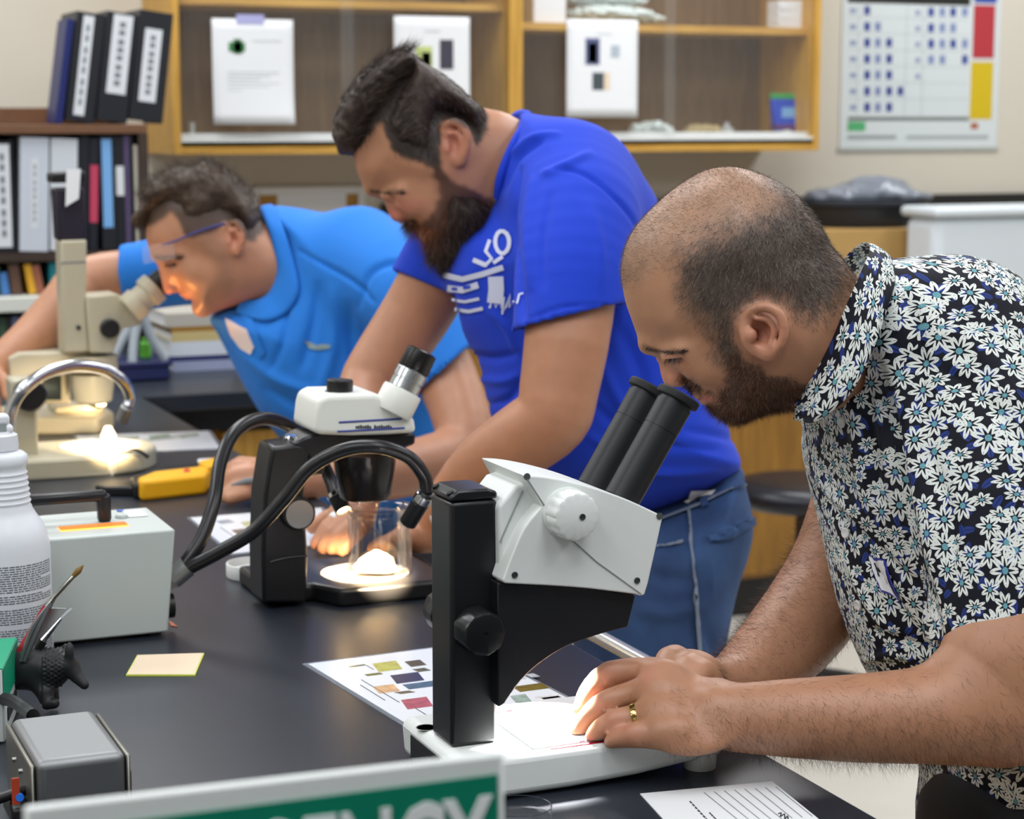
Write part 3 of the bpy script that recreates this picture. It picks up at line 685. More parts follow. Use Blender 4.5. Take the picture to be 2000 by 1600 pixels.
    S.cap([K(1780, 800, 1.79), K(1900, 830, 1.70), K(1955, 1100, 1.64), K(1985, 1340, 1.615), K(1975, 1392, 1.61), K(1900, 1394, 1.605), K(1800, 1398, 1.60), K(1680, 1403, 1.60), K(1560, 1403, 1.60), K(1440, 1402, 1.602), K(1395, 1398, 1.602)],
          [.07, .06, .052, .046, .043, .042, .0385, .0355, .032, .0275, .026], .02, smooth=3)
    S.ell(K(1945, 1300, 1.60), (.045, .04, .03), .03)
    # right arm behind
    S.cap([K(1780, 800, 1.84), K(1700, 950, 1.90), K(1640, 1090, 1.90), K(1590, 1185, 1.88), K(1515, 1275, 1.83), K(1440, 1340, 1.77), K(1390, 1345, 1.735)],
          [.06, .05, .044, .045, .040, .031, .026], .02, smooth=3)
    # left hand: back of hand + four fingers, thumb below
    dh = 1.603; q = dh/FPX
    hp = Poly2([(1425, 1336), (1380, 1328), (1320, 1304), (1275, 1296), (1258, 1318), (1272, 1358), (1275, 1395), (1288, 1440), (1318, 1458), (1365, 1463), (1415, 1446), (1455, 1400)], dh, 5)
    S.pillow(hp, .017, .024, k=.010, gx=-.06, gy=.85)
    for pts, r in (([(1318, 1330, 1.622), (1266, 1309, 1.634), (1190, 1318, 1.640), (1150, 1351, 1.640), (1133, 1386, 1.638)], [20, 24.5, 25.5, 20.5, 15]),
                   ([(1318, 1362, 1.606), (1262, 1349, 1.616), (1186, 1373, 1.620), (1147, 1402, 1.620), (1128, 1431, 1.618)], [20, 24, 25, 20, 14]),
                   ([(1322, 1396, 1.590), (1266, 1396, 1.598), (1200, 1411, 1.601), (1168, 1429, 1.603), (1154, 1447, 1.604)], [20, 24, 24, 19.5, 14]),
                   ([(1330, 1432, 1.578), (1292, 1437, 1.582), (1240, 1438, 1.585), (1207, 1443, 1.588), (1193, 1449, 1.590)], [20, 23, 22.5, 18.5, 14])):
        S.cap([K(*p) for p in pts], np.array(r)*q, .0026, smooth=3)
    for x, y, z in ((1294, 1316, 1.618), (1292, 1352, 1.603), (1296, 1394, 1.588), (1314, 1432, 1.576)): S.ell(K(x, y, z), (.013, .009, .007), .018)
    for x, y, z in ((1192, 1314, 1.6345), (1188, 1370, 1.6145), (1202, 1408, 1.5955), (1240, 1435, 1.5795)): S.ell(K(x, y, z), (.0085, .0085, .0062), .006)
    S.cap([K(1370, 1370, 1.625), K(1290, 1375, 1.64), K(1215, 1395, 1.645), K(1170, 1415, 1.64)], [.016, .014, .012, .009], .006, smooth=3)
    # right fist behind the left wrist
    S.ell(K(1345, 1318, 1.71), (.030, .022, .026), .012)
    for pts, r in (([(1372, 1330, 1.70), (1318, 1290, 1.692), (1300, 1305, 1.675)], [.014, .0135, .011]), ([(1388, 1345, 1.69), (1352, 1303, 1.68), (1330, 1325, 1.66)], [.013, .0125, .010]),
                   ([(1396, 1350, 1.68), (1374, 1314, 1.672), (1352, 1335, 1.655)], [.012, .0115, .010]), ([(1385, 1325, 1.74), (1325, 1300, 1.735), (1270, 1330, 1.70), (1235, 1355, 1.68)], [.015, .013, .012, .009])):
        S.cap([K(*p) for p in pts], r, .005, smooth=3)
    # ears
    e = lambda x, y, dz: near(x, y, dz)
    S.ell(e(1492, 648, .074), (.021, .0225, .0065), .006, mz=D)
    S.cap([e(1458, 632, .073), e(1462, 612, .078), e(1480, 601, .084), e(1503, 601, .088), e(1524, 616, .090), e(1532, 645, .089), e(1526, 672, .086), e(1513, 688, .080)], [.0028, .0036, .0042, .0046, .0046, .0044, .004, .004], .004, smooth=3, mz=D)
    S.ell(e(1503, 690, .076), (.0085, .0075, .005), .005, mz=D)
    S.ell(e(1486, 649, .088), (.0115, .0135, .0165), .003, 's', mz=D); S.ell(e(1477, 655, .076), (.0045, .0055, .012), .002, 's', mz=D)
    S.cap([e(1476, 622, .083), e(1500, 626, .083), e(1512, 645, .083), e(1506, 672, .081)], [.0022, .0028, .003, .0026], .004, smooth=3, mz=D)
    S.ell(e(1468, 655, .079), (.005, .006, .0045), .004, mz=D)
    V, F = S.mesh(.0022, hi=[.48, .3, 1.95])
    N = normals(V, F); px = to_px(V)
    # ---- colour: skin, hair base, lips
    col = np.tile(SKIN_A, (len(V), 1)); hd = (px[:, 1] < 860) & (V[:, 0] < .32)
    nz = vnoise(V, 90)
    ruddy = np.exp(-(((px[:, 0]-1310)/30)**2+((px[:, 1]-735)/28)**2))*.5+np.exp(-(((px[:, 0]-1495)/50)**2+((px[:, 1]-650)/52)**2))*.55
    col = lerp(col, (205, 128, 108), np.clip(np.where(hd, ruddy, 0), 0, 1)*.8)
    col = lerp(col, (172, 123, 94), np.where(hd, 0, .3+.5*nz))
    kn = np.zeros(len(V))
    for x, y in ((1188, 1317), (1180, 1379), (1200, 1410), (1232, 1435), (1265, 1315), (1150, 1352)): kn += np.exp(-(((px[:, 0]-x)/22)**2+((px[:, 1]-y)/18)**2))
    col = lerp(col, (202, 132, 112), np.clip(kn, 0, 1)*.45)
    hairline = [(1300, 330), (1460, 320), (1560, 360), (1640, 460), (1660, 540), (1620, 610), (1565, 620), (1530, 600), (1490, 588), (1455, 606), (1438, 640), (1432, 680), (1408, 690), (1398, 650), (1375, 625), (1345, 590), (1335, 540), (1345, 500), (1395, 455), (1460, 440), (1500, 420), (1465, 350)]
    ear_m = np.exp(-((((px[:, 0]-1492)/58)**2+((px[:, 1]-646)/60)**2)**3))*hd
    side = [(1500, 352), (1560, 372), (1610, 440), (1650, 520), (1640, 575), (1600, 610), (1560, 612), (1535, 596), (1490, 588), (1455, 606), (1440, 640), (1436, 690), (1412, 690), (1398, 650), (1372, 622), (1345, 585), (1332, 530), (1350, 490), (1400, 460), (1450, 440), (1500, 420), (1520, 392)]
    mh = px_mask(V, side, D, 40, 14, 150)*hd*(1-np.clip(ear_m*1.5, 0, 1))
    crown = px_mask(V, [(1423, 315), (1340, 345), (1262, 410), (1215, 480), (1208, 540), (1230, 560), (1300, 500), (1380, 450), (1460, 440), (1530, 400), (1500, 340)], D, 14, 10, 120)*hd
    beard = [(1412, 690), (1436, 690), (1450, 705), (1475, 712), (1510, 735), (1560, 745), (1585, 775), (1540, 800), (1470, 830), (1430, 840), (1385, 805), (1388, 792), (1404, 782), (1392, 772), (1368, 766), (1340, 760), (1334, 742), (1350, 748), (1372, 765), (1405, 772), (1420, 745), (1418, 715)]
    mb = px_mask(V, beard, D, 12, 10, 200)*hd
    col = lerp(col, (206, 164, 130), crown*.35)
    col = lerp(col, (140, 116, 100), crown*(.2+.3*vnoise(V, 60)))
    col = lerp(col, (72, 63, 57), mh*.8); col = lerp(col, (96, 68, 52), mb*.6); col = lerp(col, (120, 66, 54), np.exp(-(((px[:, 0]-1487)/15)**2+((px[:, 1]-648)/17)**2))*hd*.35)
    lip = np.exp(-(((px[:, 0]-1378)/13)**2+((px[:, 1]-780)/6)**2))*hd; col = lerp(col, (196, 112, 104), np.clip(lip*1.2, 0, 1)*.8)
    col = lerp(col, (92, 68, 56), px_mask(V, [(1256, 674), (1285, 681), (1335, 683), (1342, 690), (1300, 693), (1262, 686)], D, 5, 3, 200)*hd*.6); col = lerp(col, (150, 96, 80), px_mask(V, [(1296, 698), (1318, 692), (1338, 697), (1330, 708), (1308, 706)], D, 6)*hd*.35)
    body = sobj('body', V, F, M_skin, P, col)
    # ---- hair stubble, beard, arm hair as strands
    flow = lambda p, a: np.stack([np.full(len(p), a[0]), np.full(len(p), a[1]), np.full(len(p), a[2])], 1)
    nearside = (N[:, 2] < .5).astype(float)
    roots, vi = scatter(V, F, 30000, mh*(.25+.75*nearside)*(px[:, 0] < 1700)+1e-12); dp = to_px(roots)
    a = np.arctan2(dp[:, 1]-470, dp[:, 0]-1450); fl = np.stack([.55*np.cos(a)*np.where(dp[:, 0] > 1500, .2, .2)-.25, -.75+0*a, 0*a], 1)
    fl[:, 0] += np.where(dp[:, 0] > 1560, .5, 0)
    rr = RNG.random(len(roots)); cc = np.where((rr > .9)[:, None], (160, 152, 144), np.where((rr > .45)[:, None], (84, 74, 66), (50, 44, 41)))
    strands('hair', roots, N[vi]*.55+fl+RNG.normal(size=(len(roots), 3))*.25, RNG.uniform(.0028, .006, len(roots)), .00019, M_hair, P, cc, .25)
    roots, vi = scatter(V, F, 15000, crown*(1-mh)*nearside+1e-12)
    strands('crown_stubble', roots, N[vi]*.6+np.array([-.5, -.3, 0])+RNG.normal(size=(len(roots), 3))*.3, RNG.uniform(.002, .0042, len(roots)), .00013, M_hair, P, np.tile((98, 84, 74), (len(roots), 1)), .2)
    roots, vi = scatter(V, F, 17000, mb*(.3+.7*nearside)+1e-12); dp = to_px(roots)
    fl = np.stack([np.where(dp[:, 0] > 1480, .3, -.35), np.full(len(dp), -.8), 0*dp[:, 0]], 1)
    rr = RNG.random(len(roots)); cc = np.where((rr > .92)[:, None], (170, 140, 115), np.where((rr > .45)[:, None], (92, 62, 46), (50, 36, 31)))
    strands('beard', roots, N[vi]*.6+fl+RNG.normal(size=(len(roots), 3))*.35, RNG.uniform(.0035, .0085, len(roots)), .0002, M_hair, P, cc, .5)
    arm = ((px[:, 1] > 985) & (V[:, 2] < 1.96)).astype(float)*np.where(px[:, 0] < 1300, .16, np.where(px[:, 0] < 1400, .6, 1))*np.where((px[:, 0] > 1840) & (px[:, 1] < 1400), .25, 1)*np.where((px[:, 1] < 1335) & (px[:, 0] < 1400), .02, 1)*np.where(px[:, 0] < 1165, 0, 1)
    arm *= np.where((px[:, 0] < 1290) & (px[:, 1] > 1390), .1, 1)
    roots, vi = scatter(V, F, 30000, arm*(.3+.7*nearside)+1e-12); dp = to_px(roots)
    rt = (V[vi, 2] > 1.70)
    fl = np.stack([np.where(rt, -.7, .35+RNG.normal(size=len(dp))*.3), np.where(rt, -.2, -.8), 0*dp[:, 0]], 1)
    strands('arm_hair', roots, N[vi]*.35+fl+RNG.normal(size=(len(roots), 3))*.35, RNG.uniform(.006, .014, len(roots)), .00014, M_hair, P, np.tile((62, 45, 36), (len(roots), 1)), .6, segs=3)
    # eyebrow and lashes
    bx = RNG.random(560); hit = caster(V, F); brow = np.array([h for h in (hit(1260+76*t, 682+7*math.sin(t*2.2)+RNG.normal()*2.2, .0004) for t in bx) if h is not None and h[2] < D])
    strands('eyebrow', brow, np.tile([.85, .25, -.25], (len(brow), 1))+RNG.normal(size=(len(brow), 3))*.25, RNG.uniform(.004, .008, len(brow)), .00032, M_hair, P, np.tile((44, 34, 30), (len(brow), 1)), .3)
    lt = np.linspace(0, 1, 46); ls = np.array([h if h is not None else surf(1315, 702, .004) for h in (hit(1300+32*t, 702-3.5*t, .0005) for t in lt)])
    strands('lashes', ls, np.stack([-.3+.25*lt, -.9+0*lt, -.35+0*lt], 1)+RNG.normal(size=(46, 3))*.12, RNG.uniform(.005, .0085, 46), .0005, M_hair, P, np.tile((18, 14, 14), (46, 1)), .2)
    # wedding ring
    rc = K(1243, 1401, 1.5995); ra = K(1200, 1411, 1.601)-K(1266, 1396, 1.598); uu, vv, dd = frame_of(C2W(rc+ra)-C2W(rc))
    ring = lathe([(.0104, -.0032), (.0117, -.0029), (.0121, 0), (.0117, .0029), (.0104, .0032)], 40, C2W(rc), dd)
    rg = part('ring', (ring[0], ring[1][:-2]+[(i, (i+1) % 40, 160+(i+1) % 40, 160+i) for i in range(40)]), mat('gold', (212, 176, 98), .16, metal=1), P, label='polished gold wedding ring')
    # ---- shirt
    T = SDF()
    tors = [(1700, 512), (1760, 528), (1830, 552), (1900, 578), (1965, 606), (2080, 670), (2200, 780), (2260, 1000), (2260, 1500), (2150, 1640), (1830, 1640), (1794, 1600), (1800, 1500), (1765, 1420), (1715, 1350), (1690, 1306), (1662, 1245), (1642, 1190), (1626, 1130), (1609, 1052), (1596, 1000), (1581, 940), (1568, 875), (1570, 832), (1556, 800), (1585, 755), (1620, 690), (1650, 610), (1675, 545)]
    TP = Poly2(tors, 1.80, 4)
    T.pillow(TP, .135, .13, k=.02)
    T.cap([K(1870, 690, 1.76), K(1905, 800, 1.705), K(1935, 1000, 1.66), K(1950, 1215, 1.634), K(1956, 1300, 1.628)], [.085, .078, .068, .060, .060], .035, smooth=4)
    T.ell(K(1800, 640, 1.72), (.08, .05, .06), .04)
    # openings: sleeve bore, neck
    T.cap([K(1940, 1120, 1.645), K(1952, 1235, 1.632), K(1964, 1340, 1.622)], [.048, .053, .056], .002, 's'); T.cut(K(1920, 1227, 1.63), (.25, -.97, 0), .15, 1.664)
    T.cap([K(1560, 560, D), K(1640, 655, D+.01), K(1690, 720, D+.03)], [.06, .064, .05], .006, 's')
    Vs, Fs = T.mesh(.0030, hi=[.50, .3, 2.0], taubin=4)
    Vs = creases(Vs, Fs, [
        ([(1700, 700), (1735, 800), (1760, 940), (1790, 1100), (1828, 1240)], 16, -.012), ([(1735, 690), (1775, 820), (1800, 960), (1822, 1120)], 22, .008),
        ([(1690, 740), (1700, 860), (1722, 980)], 10, -.008), ([(1668, 780), (1680, 900), (1700, 1010)], 12, .007), ([(1640, 1000), (1690, 1080), (1750, 1180), (1810, 1270)], 9, -.007),
        ([(1655, 1090), (1700, 1180), (1770, 1270)], 9, .006), ([(1600, 960), (1650, 1020), (1720, 1080), (1790, 1150)], 8, -.006), ([(1585, 900), (1620, 960), (1690, 1020)], 9, .005), ([(1760, 560), (1790, 640), (1800, 740)], 14, -.005),
        ([(1850, 640), (1930, 700), (1990, 800)], 20, .005), ([(1790, 700), (1900, 760), (1990, 860)], 14, -.004), ([(1700, 1230), (1760, 1250), (1820, 1275)], 8, -.006), ([(1690, 1290), (1740, 1280), (1800, 1290)], 7, .005), ([(1810, 880), (1850, 1000), (1860, 1150)], 16, -.004)], 1.7)
    # uv: unrolled round torso axis / sleeve axis
    ax0, ax1 = K(1640, 620, 1.80), K(1960, 1560, 1.80); sx0, sx1 = K(1880, 640, 1.75), K(1955, 1260, 1.63)
    def unroll(Vx, a, b, rad):
        t = b-a; t = t/np.linalg.norm(t); rel = Vx-a; h = rel@t; z = np.array([0, 0, -1.]); z = z-t*(z@t); z /= np.linalg.norm(z); s_ = np.cross(t, z)
        return np.stack([np.arctan2(rel@s_, rel@z)*rad, h], -1)
    fc = Vs[Fs].mean(1); fp = to_px(fc)
    sl_line = np.interp(fp[:, 1], [560, 700, 800, 940, 1100, 1250, 1300], [1880, 1770, 1735, 1760, 1790, 1832, 1860])
    slv = (fp[:, 0] > sl_line) & (fc[:, 2] < 1.80) & (fp[:, 1] < 1300)
    U1 = unroll(Vs, ax0, ax1, .135); U2 = unroll(Vs, sx0, sx1, .085)+np.array([.5, .13])
    uv = np.where(slv[:, None, None], U2[Fs], U1[Fs])
    # keep only the cloth outside the arm below the sleeve hem
    sh = sobj('shirt', Vs, Fs, M_floral, P, None, uv)
    shirt = (Vs, Fs)
    # collar
    inn = [(1553, 786, 1.725), (1588, 738, 1.690), (1622, 675, 1.672), (1654, 600, 1.668), (1678, 545, 1.674), (1697, 500, 1.70), (1700, 478, 1.75), (1684, 476, 1.80), (1660, 494, 1.85), (1640, 525, 1.87)]
    out = [(1552, 820, 1.712), (1592, 824, 1.668), (1655, 776, 1.648), (1696, 705, 1.644), (1724, 630, 1.650), (1742, 570, 1.668), (1752, 526, 1.72), (1738, 508, 1.79), (1700, 512, 1.87), (1665, 540, 1.90)]
    I_ = catmull([K(*p) for p in inn], 5); O_ = catmull([K(*p) for p in out], 5); nn = len(I_); m_ = 6; Vc = []
    for j in range(m_+1):
        t = j/m_; bul = math.sin(t*math.pi)*.006
        Vc.append(I_*(1-t)+O_*t+np.array([0, .3*bul, -bul]))
    lin_ = [I_+(np.array([.010, -.004, .016])*s) for s in (.5, 1, 1.6)]
    Vc = np.concatenate(lin_[::-1]+Vc); rows = m_+4; Fc = np.array([(r*nn+i, r*nn+i+1, (r+1)*nn+i+1, (r+1)*nn+i) for r in range(rows-1) for i in range(nn-1)])
    cu = np.stack([np.tile(np.linspace(0, .24, nn), rows), np.repeat(np.linspace(0, .055, rows), nn)], 1)+np.array([.83, .4])
    co = sobj('collar', Vc, Fc, M_floral, P, None, cu[Fc]*1.2); s = co.modifiers.new('thick', 'SOLIDIFY'); s.thickness = .0022; s.offset = 0
    for x, y in ((1645, 825), (1653, 1041), (1678, 1182)):
        dv = Vector(((x-1000)/FPX, (800-y)/FPX, 1)).normalized(); bv = BVHTree.FromPolygons(Vs.tolist(), Fs.tolist()); h = bv.ray_cast(Vector((0, 0, 0)), dv)
        if h[0] is not None:
            nn_ = np.array(h[1]); nn_ = nn_ if nn_@np.array(dv) < 0 else -nn_; p = C2W(np.array(h[0])[None])[0]; ax = C2W((np.array(h[0])+nn_)[None])[0]-p
            part('button', lathe([(.0035, 0), (.0048, .0006), (.0048, .0018), (.0038, .0024), (.0022, .0018), (.0006, .0016)], 20, p, ax), M_white, P)
    part_tag = decal('name_tag', shirt, [[(1696, 1082), (1730, 1096), (1742, 1130), (1760, 1172), (1722, 1156), (1706, 1120)]], mat('tag_blue', (52, 58, 160), .5), P, .0016)
    decal('name_tag_face', shirt, [[(1698, 1087), (1727, 1098), (1738, 1131), (1755, 1167), (1722, 1152), (1707, 1119)]], M_paper, part_tag, .0024)
    decal('pen_mark', shirt, [[(1708, 1100), (1711, 1101), (1719, 1128), (1716, 1127)], [(1713, 1108), (1722, 1114), (1722, 1117), (1713, 1112)]], M_ink, part_tag, .0030)
    # trousers
    Q = SDF(); Q.pillow(Poly2([(1836, 1478), (1812, 1530), (1794, 1610), (1790, 1900), (1800, 2500), (2250, 2500), (2260, 1560), (2180, 1470), (1960, 1462)], 1.78, 4), .115, .10, k=.01)
    Vq, Fq = Q.mesh(.007, hi=[.50, -.1, 2.0]); sobj('trousers', Vq, Fq, cloth_mat('black_trousers', (20, 20, 23)), P)
    return P
man_a()
# ================================================================== bearded man in the royal blue T-shirt
def head_tools(poly, W, D):
    def surf(x, y, dz=0.):
        k_ = K(x, y, D); a_, b_ = np.array([k_[0]]), np.array([k_[1]]); sd = poly(a_, b_)[0]; w_, r_ = W(a_, b_)[0]; a = min(max(sd+r_, 0)/r_, 1)
        return K(x, y, D-(w_*math.sqrt(1-a*a)+dz))
    return surf
def ear(S, cx, cy, rx, ry, D, z0, tilt=0.):
    """rx, ry half size in px; z0 base depth offset from the mid plane"""
    q = D/FPX; c, s = math.cos(tilt), math.sin(tilt)
    def e(x, y, dz): return K(cx+(x*c-y*s)*rx, cy+(x*s+y*c)*ry, D-z0-dz)
    X, Y = rx*q, ry*q; a = .18*Y
    S.ell(e(.05, 0, .002), (X*.85, Y*.88, .006), .005, mz=D)
    S.cap([e(-.6, -.3, 0), e(-.5, -.75, .004), e(-.1, -.97, .009), e(.4, -.9, .013), e(.85, -.45, .015), e(.92, .1, .014), e(.7, .55, .011), e(.35, .85, .006)], np.array([.6, .8, .95, 1.05, 1.05, 1, .9, .9])*a, .004, smooth=3, mz=D)
    S.ell(e(.2, .85, .003), (X*.38, Y*.28, .005), .004, mz=D)
    S.ell(e(-.08, .05, .016), (X*.46, Y*.5, .0155), .003, 's', mz=D)
    S.cap([e(-.2, -.5, .010), e(.3, -.4, .010), e(.5, .05, .010), e(.35, .5, .008)], a*.6, .004, smooth=3, mz=D)
    S.ell(e(-.45, .12, .006), (X*.22, Y*.24, .004), .003, mz=D)
def man_b():
    D = 2.55
    P = thing('person', 'long-bearded man in royal blue T-shirt and jeans leaning on the bench', 'person', (*at(1300, 1300, 2.6)[:2], 0))
    S = SDF()
    poly = Poly2([(690, 300), (697, 333), (707, 356), (717, 370), (730, 377), (742, 381), (751, 398), (760, 419), (766, 429), (776, 434), (788, 430), (796, 438), (808, 446), (815, 456), (822, 468), (835, 480), (855, 486), (885, 478), (930, 440), (965, 400), (985, 330), (975, 255), (948, 236), (915, 205), (880, 172), (840, 147), (800, 124), (760, 130), (720, 156), (692, 190), (677, 230), (677, 268)], D, 5)
    W = field([(800, 190, .076, .085, 45), (730, 200, .070, .08, 35), (880, 230, .076, .082, 40), (940, 270, .064, .07, 30), (700, 300, .056, .06, 22), (735, 330, .060, .06, 22), (800, 290, .072, .072, 30), (718, 364, .036, .036, 11), (742, 386, .013, .016, 8), (755, 408, .013, .016, 8), (766, 424, .014, .016, 8), (782, 420, .020, .02, 8),
               (765, 383, .046, .045, 12), (790, 375, .058, .056, 16), (795, 410, .044, .044, 12), (830, 400, .060, .06, 20), (808, 440, .032, .032, 12), (835, 470, .036, .036, 14), (880, 440, .060, .058, 24), (930, 400, .062, .06, 26), (960, 320, .060, .062, 28), (885, 300, .072, .07, 24)], D, 14)
    S.pillow(poly, lambda x, y: W(x, y)[:, :1], lambda x, y: W(x, y)[:, 1:], k=.008)
    surf = head_tools(poly, W, D)
    S.cap([surf(722, 372, -.004), surf(745, 374, -.002), surf(785, 372, -.003)], [.0055, .006, .005], .012, mz=D)
    S.ell(surf(768, 390, .006), (.014, .006, .009), .006, 's', mz=D)
    S.ell(surf(762, 384, -.004), (.0125, .007, .0095), .004, mz=D)
    S.ell(surf(812, 395, -.009), (.02, .016, .011), .018, mz=D)
    S.ell(surf(784, 422, -.003), (.0085, .0072, .0085), .004, mz=D)
    S.cap([surf(796, 428, .001), surf(806, 408, .002)], [.0016, .0016], .005, 's', mz=D)
    ear(S, 886, 280, 31, 43, D, .070, -.25)
    S.cap([K(880, 320, D), K(960, 310, D+.01), K(1060, 360, D+.03)], [.055, .060, .06], .03)
    S.cap([K(1060, 400, 2.58), K(1200, 800, 2.62)], [.08, .10], .04)
    # left arm (near), hand
    S.cap([K(1080, 380, 2.56), K(1125, 420, 2.45), K(1112, 620, 2.365), K(1092, 760, 2.35), K(1078, 815, 2.35), K(1020, 860, 2.37), K(945, 915, 2.40), K(880, 985, 2.43), K(845, 1030, 2.445)], [.07, .058, .052, .047, .045, .0445, .041, .033, .028], .02, smooth=3)
    S.ell(K(812, 1052, 2.45), (.035, .018, .035), .012)
    for k in range(4):
        S.cap([K(806-6*k, 1046+3*k, 2.42+.02*k), K(775-8*k, 1052+3*k, 2.41+.02*k), K(752-8*k, 1066+2*k, 2.41+.02*k)], [.0105, .010, .008], .004)
    # right arm (far), hand on the bench
    S.cap([K(960, 420, 2.60), K(880, 500, 2.63), K(815, 610, 2.65), K(742, 722, 2.65), K(722, 765, 2.64), K(712, 850, 2.58), K(702, 950, 2.53), K(695, 990, 2.51)], [.06, .05, .047, .044, .042, .040, .031, .027], .02, smooth=3)
    S.ell(K(684, 1014, 2.50), (.030, .026, .03), .012)
    for pts, r in (([(672, 1008, 2.475), (640, 1030, 2.465), (618, 1062, 2.46)], [.0115, .0105, .0085]), ([(676, 1018, 2.46), (650, 1040, 2.45), (632, 1070, 2.447)], [.0115, .0105, .0085]),
                   ([(690, 1026, 2.45), (668, 1046, 2.44), (648, 1072, 2.438)], [.011, .010, .008]), ([(700, 1036, 2.445), (684, 1055, 2.435), (668, 1075, 2.433)], [.0105, .009, .008]), ([(676, 1000, 2.53), (640, 1012, 2.54), (610, 1030, 2.54)], [.012, .011, .009])):
        S.cap([K(*p) for p in pts], r, .004)
    V, F = S.mesh(.0034); N = normals(V, F); px = to_px(V)
    hd = (px[:, 1] < 500) & (px[:, 0] < 1040); nz = vnoise(V, 60)
    col = np.tile(np.array([182, 130, 99.]), (len(V), 1)); col = lerp(col, (186, 128, 96), np.where(hd, 0, .6*nz))
    g = lambda x, y, a, b: np.exp(-(((px[:, 0]-x)/a)**2+((px[:, 1]-y)/b)**2))*hd
    col = lerp(col, (206, 112, 100), np.clip(g(768, 420, 18, 20)+g(886, 280, 28, 40)*.6+g(800, 400, 30, 20)*.35+g(690, 310, 20, 40)*.3, 0, 1)*.7)
    hm = [(815, 118), (850, 140), (890, 167), (920, 194), (950, 226), (945, 262), (930, 278), (915, 250), (881, 233), (860, 246), (857, 300), (850, 330), (824, 316), (788, 306), (768, 290), (757, 270), (750, 240), (735, 240), (715, 270), (690, 296), (660, 300), (640, 240), (680, 160), (760, 100)]
    col = lerp(col, (150, 92, 78), g(764, 386, 16, 7)*.4); col = lerp(col, (104, 74, 58), px_mask(V, [(720, 368), (745, 372), (786, 370), (788, 377), (750, 381), (724, 378)], D, 4)*hd*.6)
    mh = px_mask(V, hm, D, 6, 4, 120)*hd
    col = lerp(col, (46, 37, 33), mh*.95)
    bm = [(848, 322), (858, 318), (872, 345), (900, 362), (935, 378), (968, 400), (975, 440), (944, 510), (905, 540), (860, 526), (836, 490), (826, 456), (794, 446), (790, 434), (800, 428), (822, 432), (842, 425), (856, 400), (853, 365)]
    mb = px_mask(V, bm, D, 8, 6, 120)*hd; col = lerp(col, (66, 42, 32), mb*.8)
    sobj('body', V, F, M_skin, P, col)
    # hair masses
    H = SDF()
    Wh = field([(700, 200, .080, .028, 40), (770, 165, .084, .028, 40), (665, 250, .060, .03, 30), (690, 285, .056, .025, 25)], D, 30)
    H.pillow(Poly2([(684, 302), (660, 296), (651, 262), (655, 230), (665, 206), (683, 182), (701, 158), (725, 137), (749, 122), (772, 111), (800, 108), (828, 126), (812, 158), (786, 188), (762, 226), (744, 248), (726, 274), (708, 296)], D, 5), lambda x, y: Wh(x, y)[:, :1], lambda x, y: Wh(x, y)[:, 1:], k=.006)
    Ws = field([(880, 215, .087, .026, 40), (800, 240, .086, .022, 40), (935, 245, .072, .022, 18), (835, 310, .080, .015, 16), (862, 262, .080, .012, 12)], D, 30)
    H.pillow(Poly2([(808, 112), (830, 128), (860, 144), (892, 168), (922, 196), (950, 226), (944, 258), (930, 272), (914, 252), (882, 234), (862, 246), (856, 300), (848, 328), (824, 315), (788, 305), (768, 288), (757, 268), (755, 236), (776, 194), (798, 162)], D, 5), lambda x, y: Ws(x, y)[:, :1], lambda x, y: Ws(x, y)[:, 1:], k=.004)
    Vh, Fh = H.mesh(.003); Nh = normals(Vh, Fh); ph = to_px(Vh)
    a = np.where(ph[:, 0] < 790, (ph[:, 0]*.55-ph[:, 1]*.9)*.20, (ph[:, 0]*.5+ph[:, 1]*.6)*.16); Vh = Vh+Nh*(np.sin(a+vnoise(Vh, 90)*6)*.0014*(ph[:, 0] < 800) + (vnoise(Vh, 260)-.5)*.0014)[:, None]
    hc = lerp(np.tile(np.array([52, 42, 37.]), (len(Vh), 1)), (84, 68, 58), vnoise(Vh*np.array([1, 1, .4]), 140)*.6)
    hair = sobj('hair', Vh, Fh, M_hairmass, P, hc)
    ro, vi = scatter(Vh, Fh, 14000, (Nh[:, 2] < .4).astype(float)); pr = to_px(ro); top = (pr[:, 0] < 800) & (pr[:, 1] < pr[:, 0]*-.9+1010)
    fl = np.where(top[:, None], np.array([[.75, .55, -.2]]), np.array([[.45, -.75, 0]]))
    rr = RNG.random(len(ro)); cc = np.where((rr > .9)[:, None], (120, 102, 88), np.where((rr > .5)[:, None], (66, 54, 47), (38, 31, 29)))
    st = strands('hair_strands', ro, fl+Nh[vi]*.22+RNG.normal(size=(len(ro), 3))*.14, np.where(top, RNG.uniform(.015, .03, len(ro)), RNG.uniform(.005, .011, len(ro))), .0004, M_hair, hair, cc, .18)
    ro, vi = scatter(V, F, 7000, mh*(N[:, 2] < .4)+1e-12); rr = RNG.random(len(ro)); cc = np.where((rr > .5)[:, None], (70, 57, 50), (40, 33, 30))
    strands('scalp_hair', ro, np.array([[.4, -.75, 0]])+N[vi]*.4+RNG.normal(size=(len(ro), 3))*.2, RNG.uniform(.005, .010, len(ro)), .0004, M_hair, P, cc, .2)
    B = SDF(); Wb = field([(860, 370, .073, .03, 22), (900, 420, .068, .04, 30), (890, 490, .048, .045, 30), (850, 480, .042, .04, 20), (812, 440, .036, .02, 15), (840, 440, .052, .03, 15), (945, 430, .066, .04, 25)], D, 25)
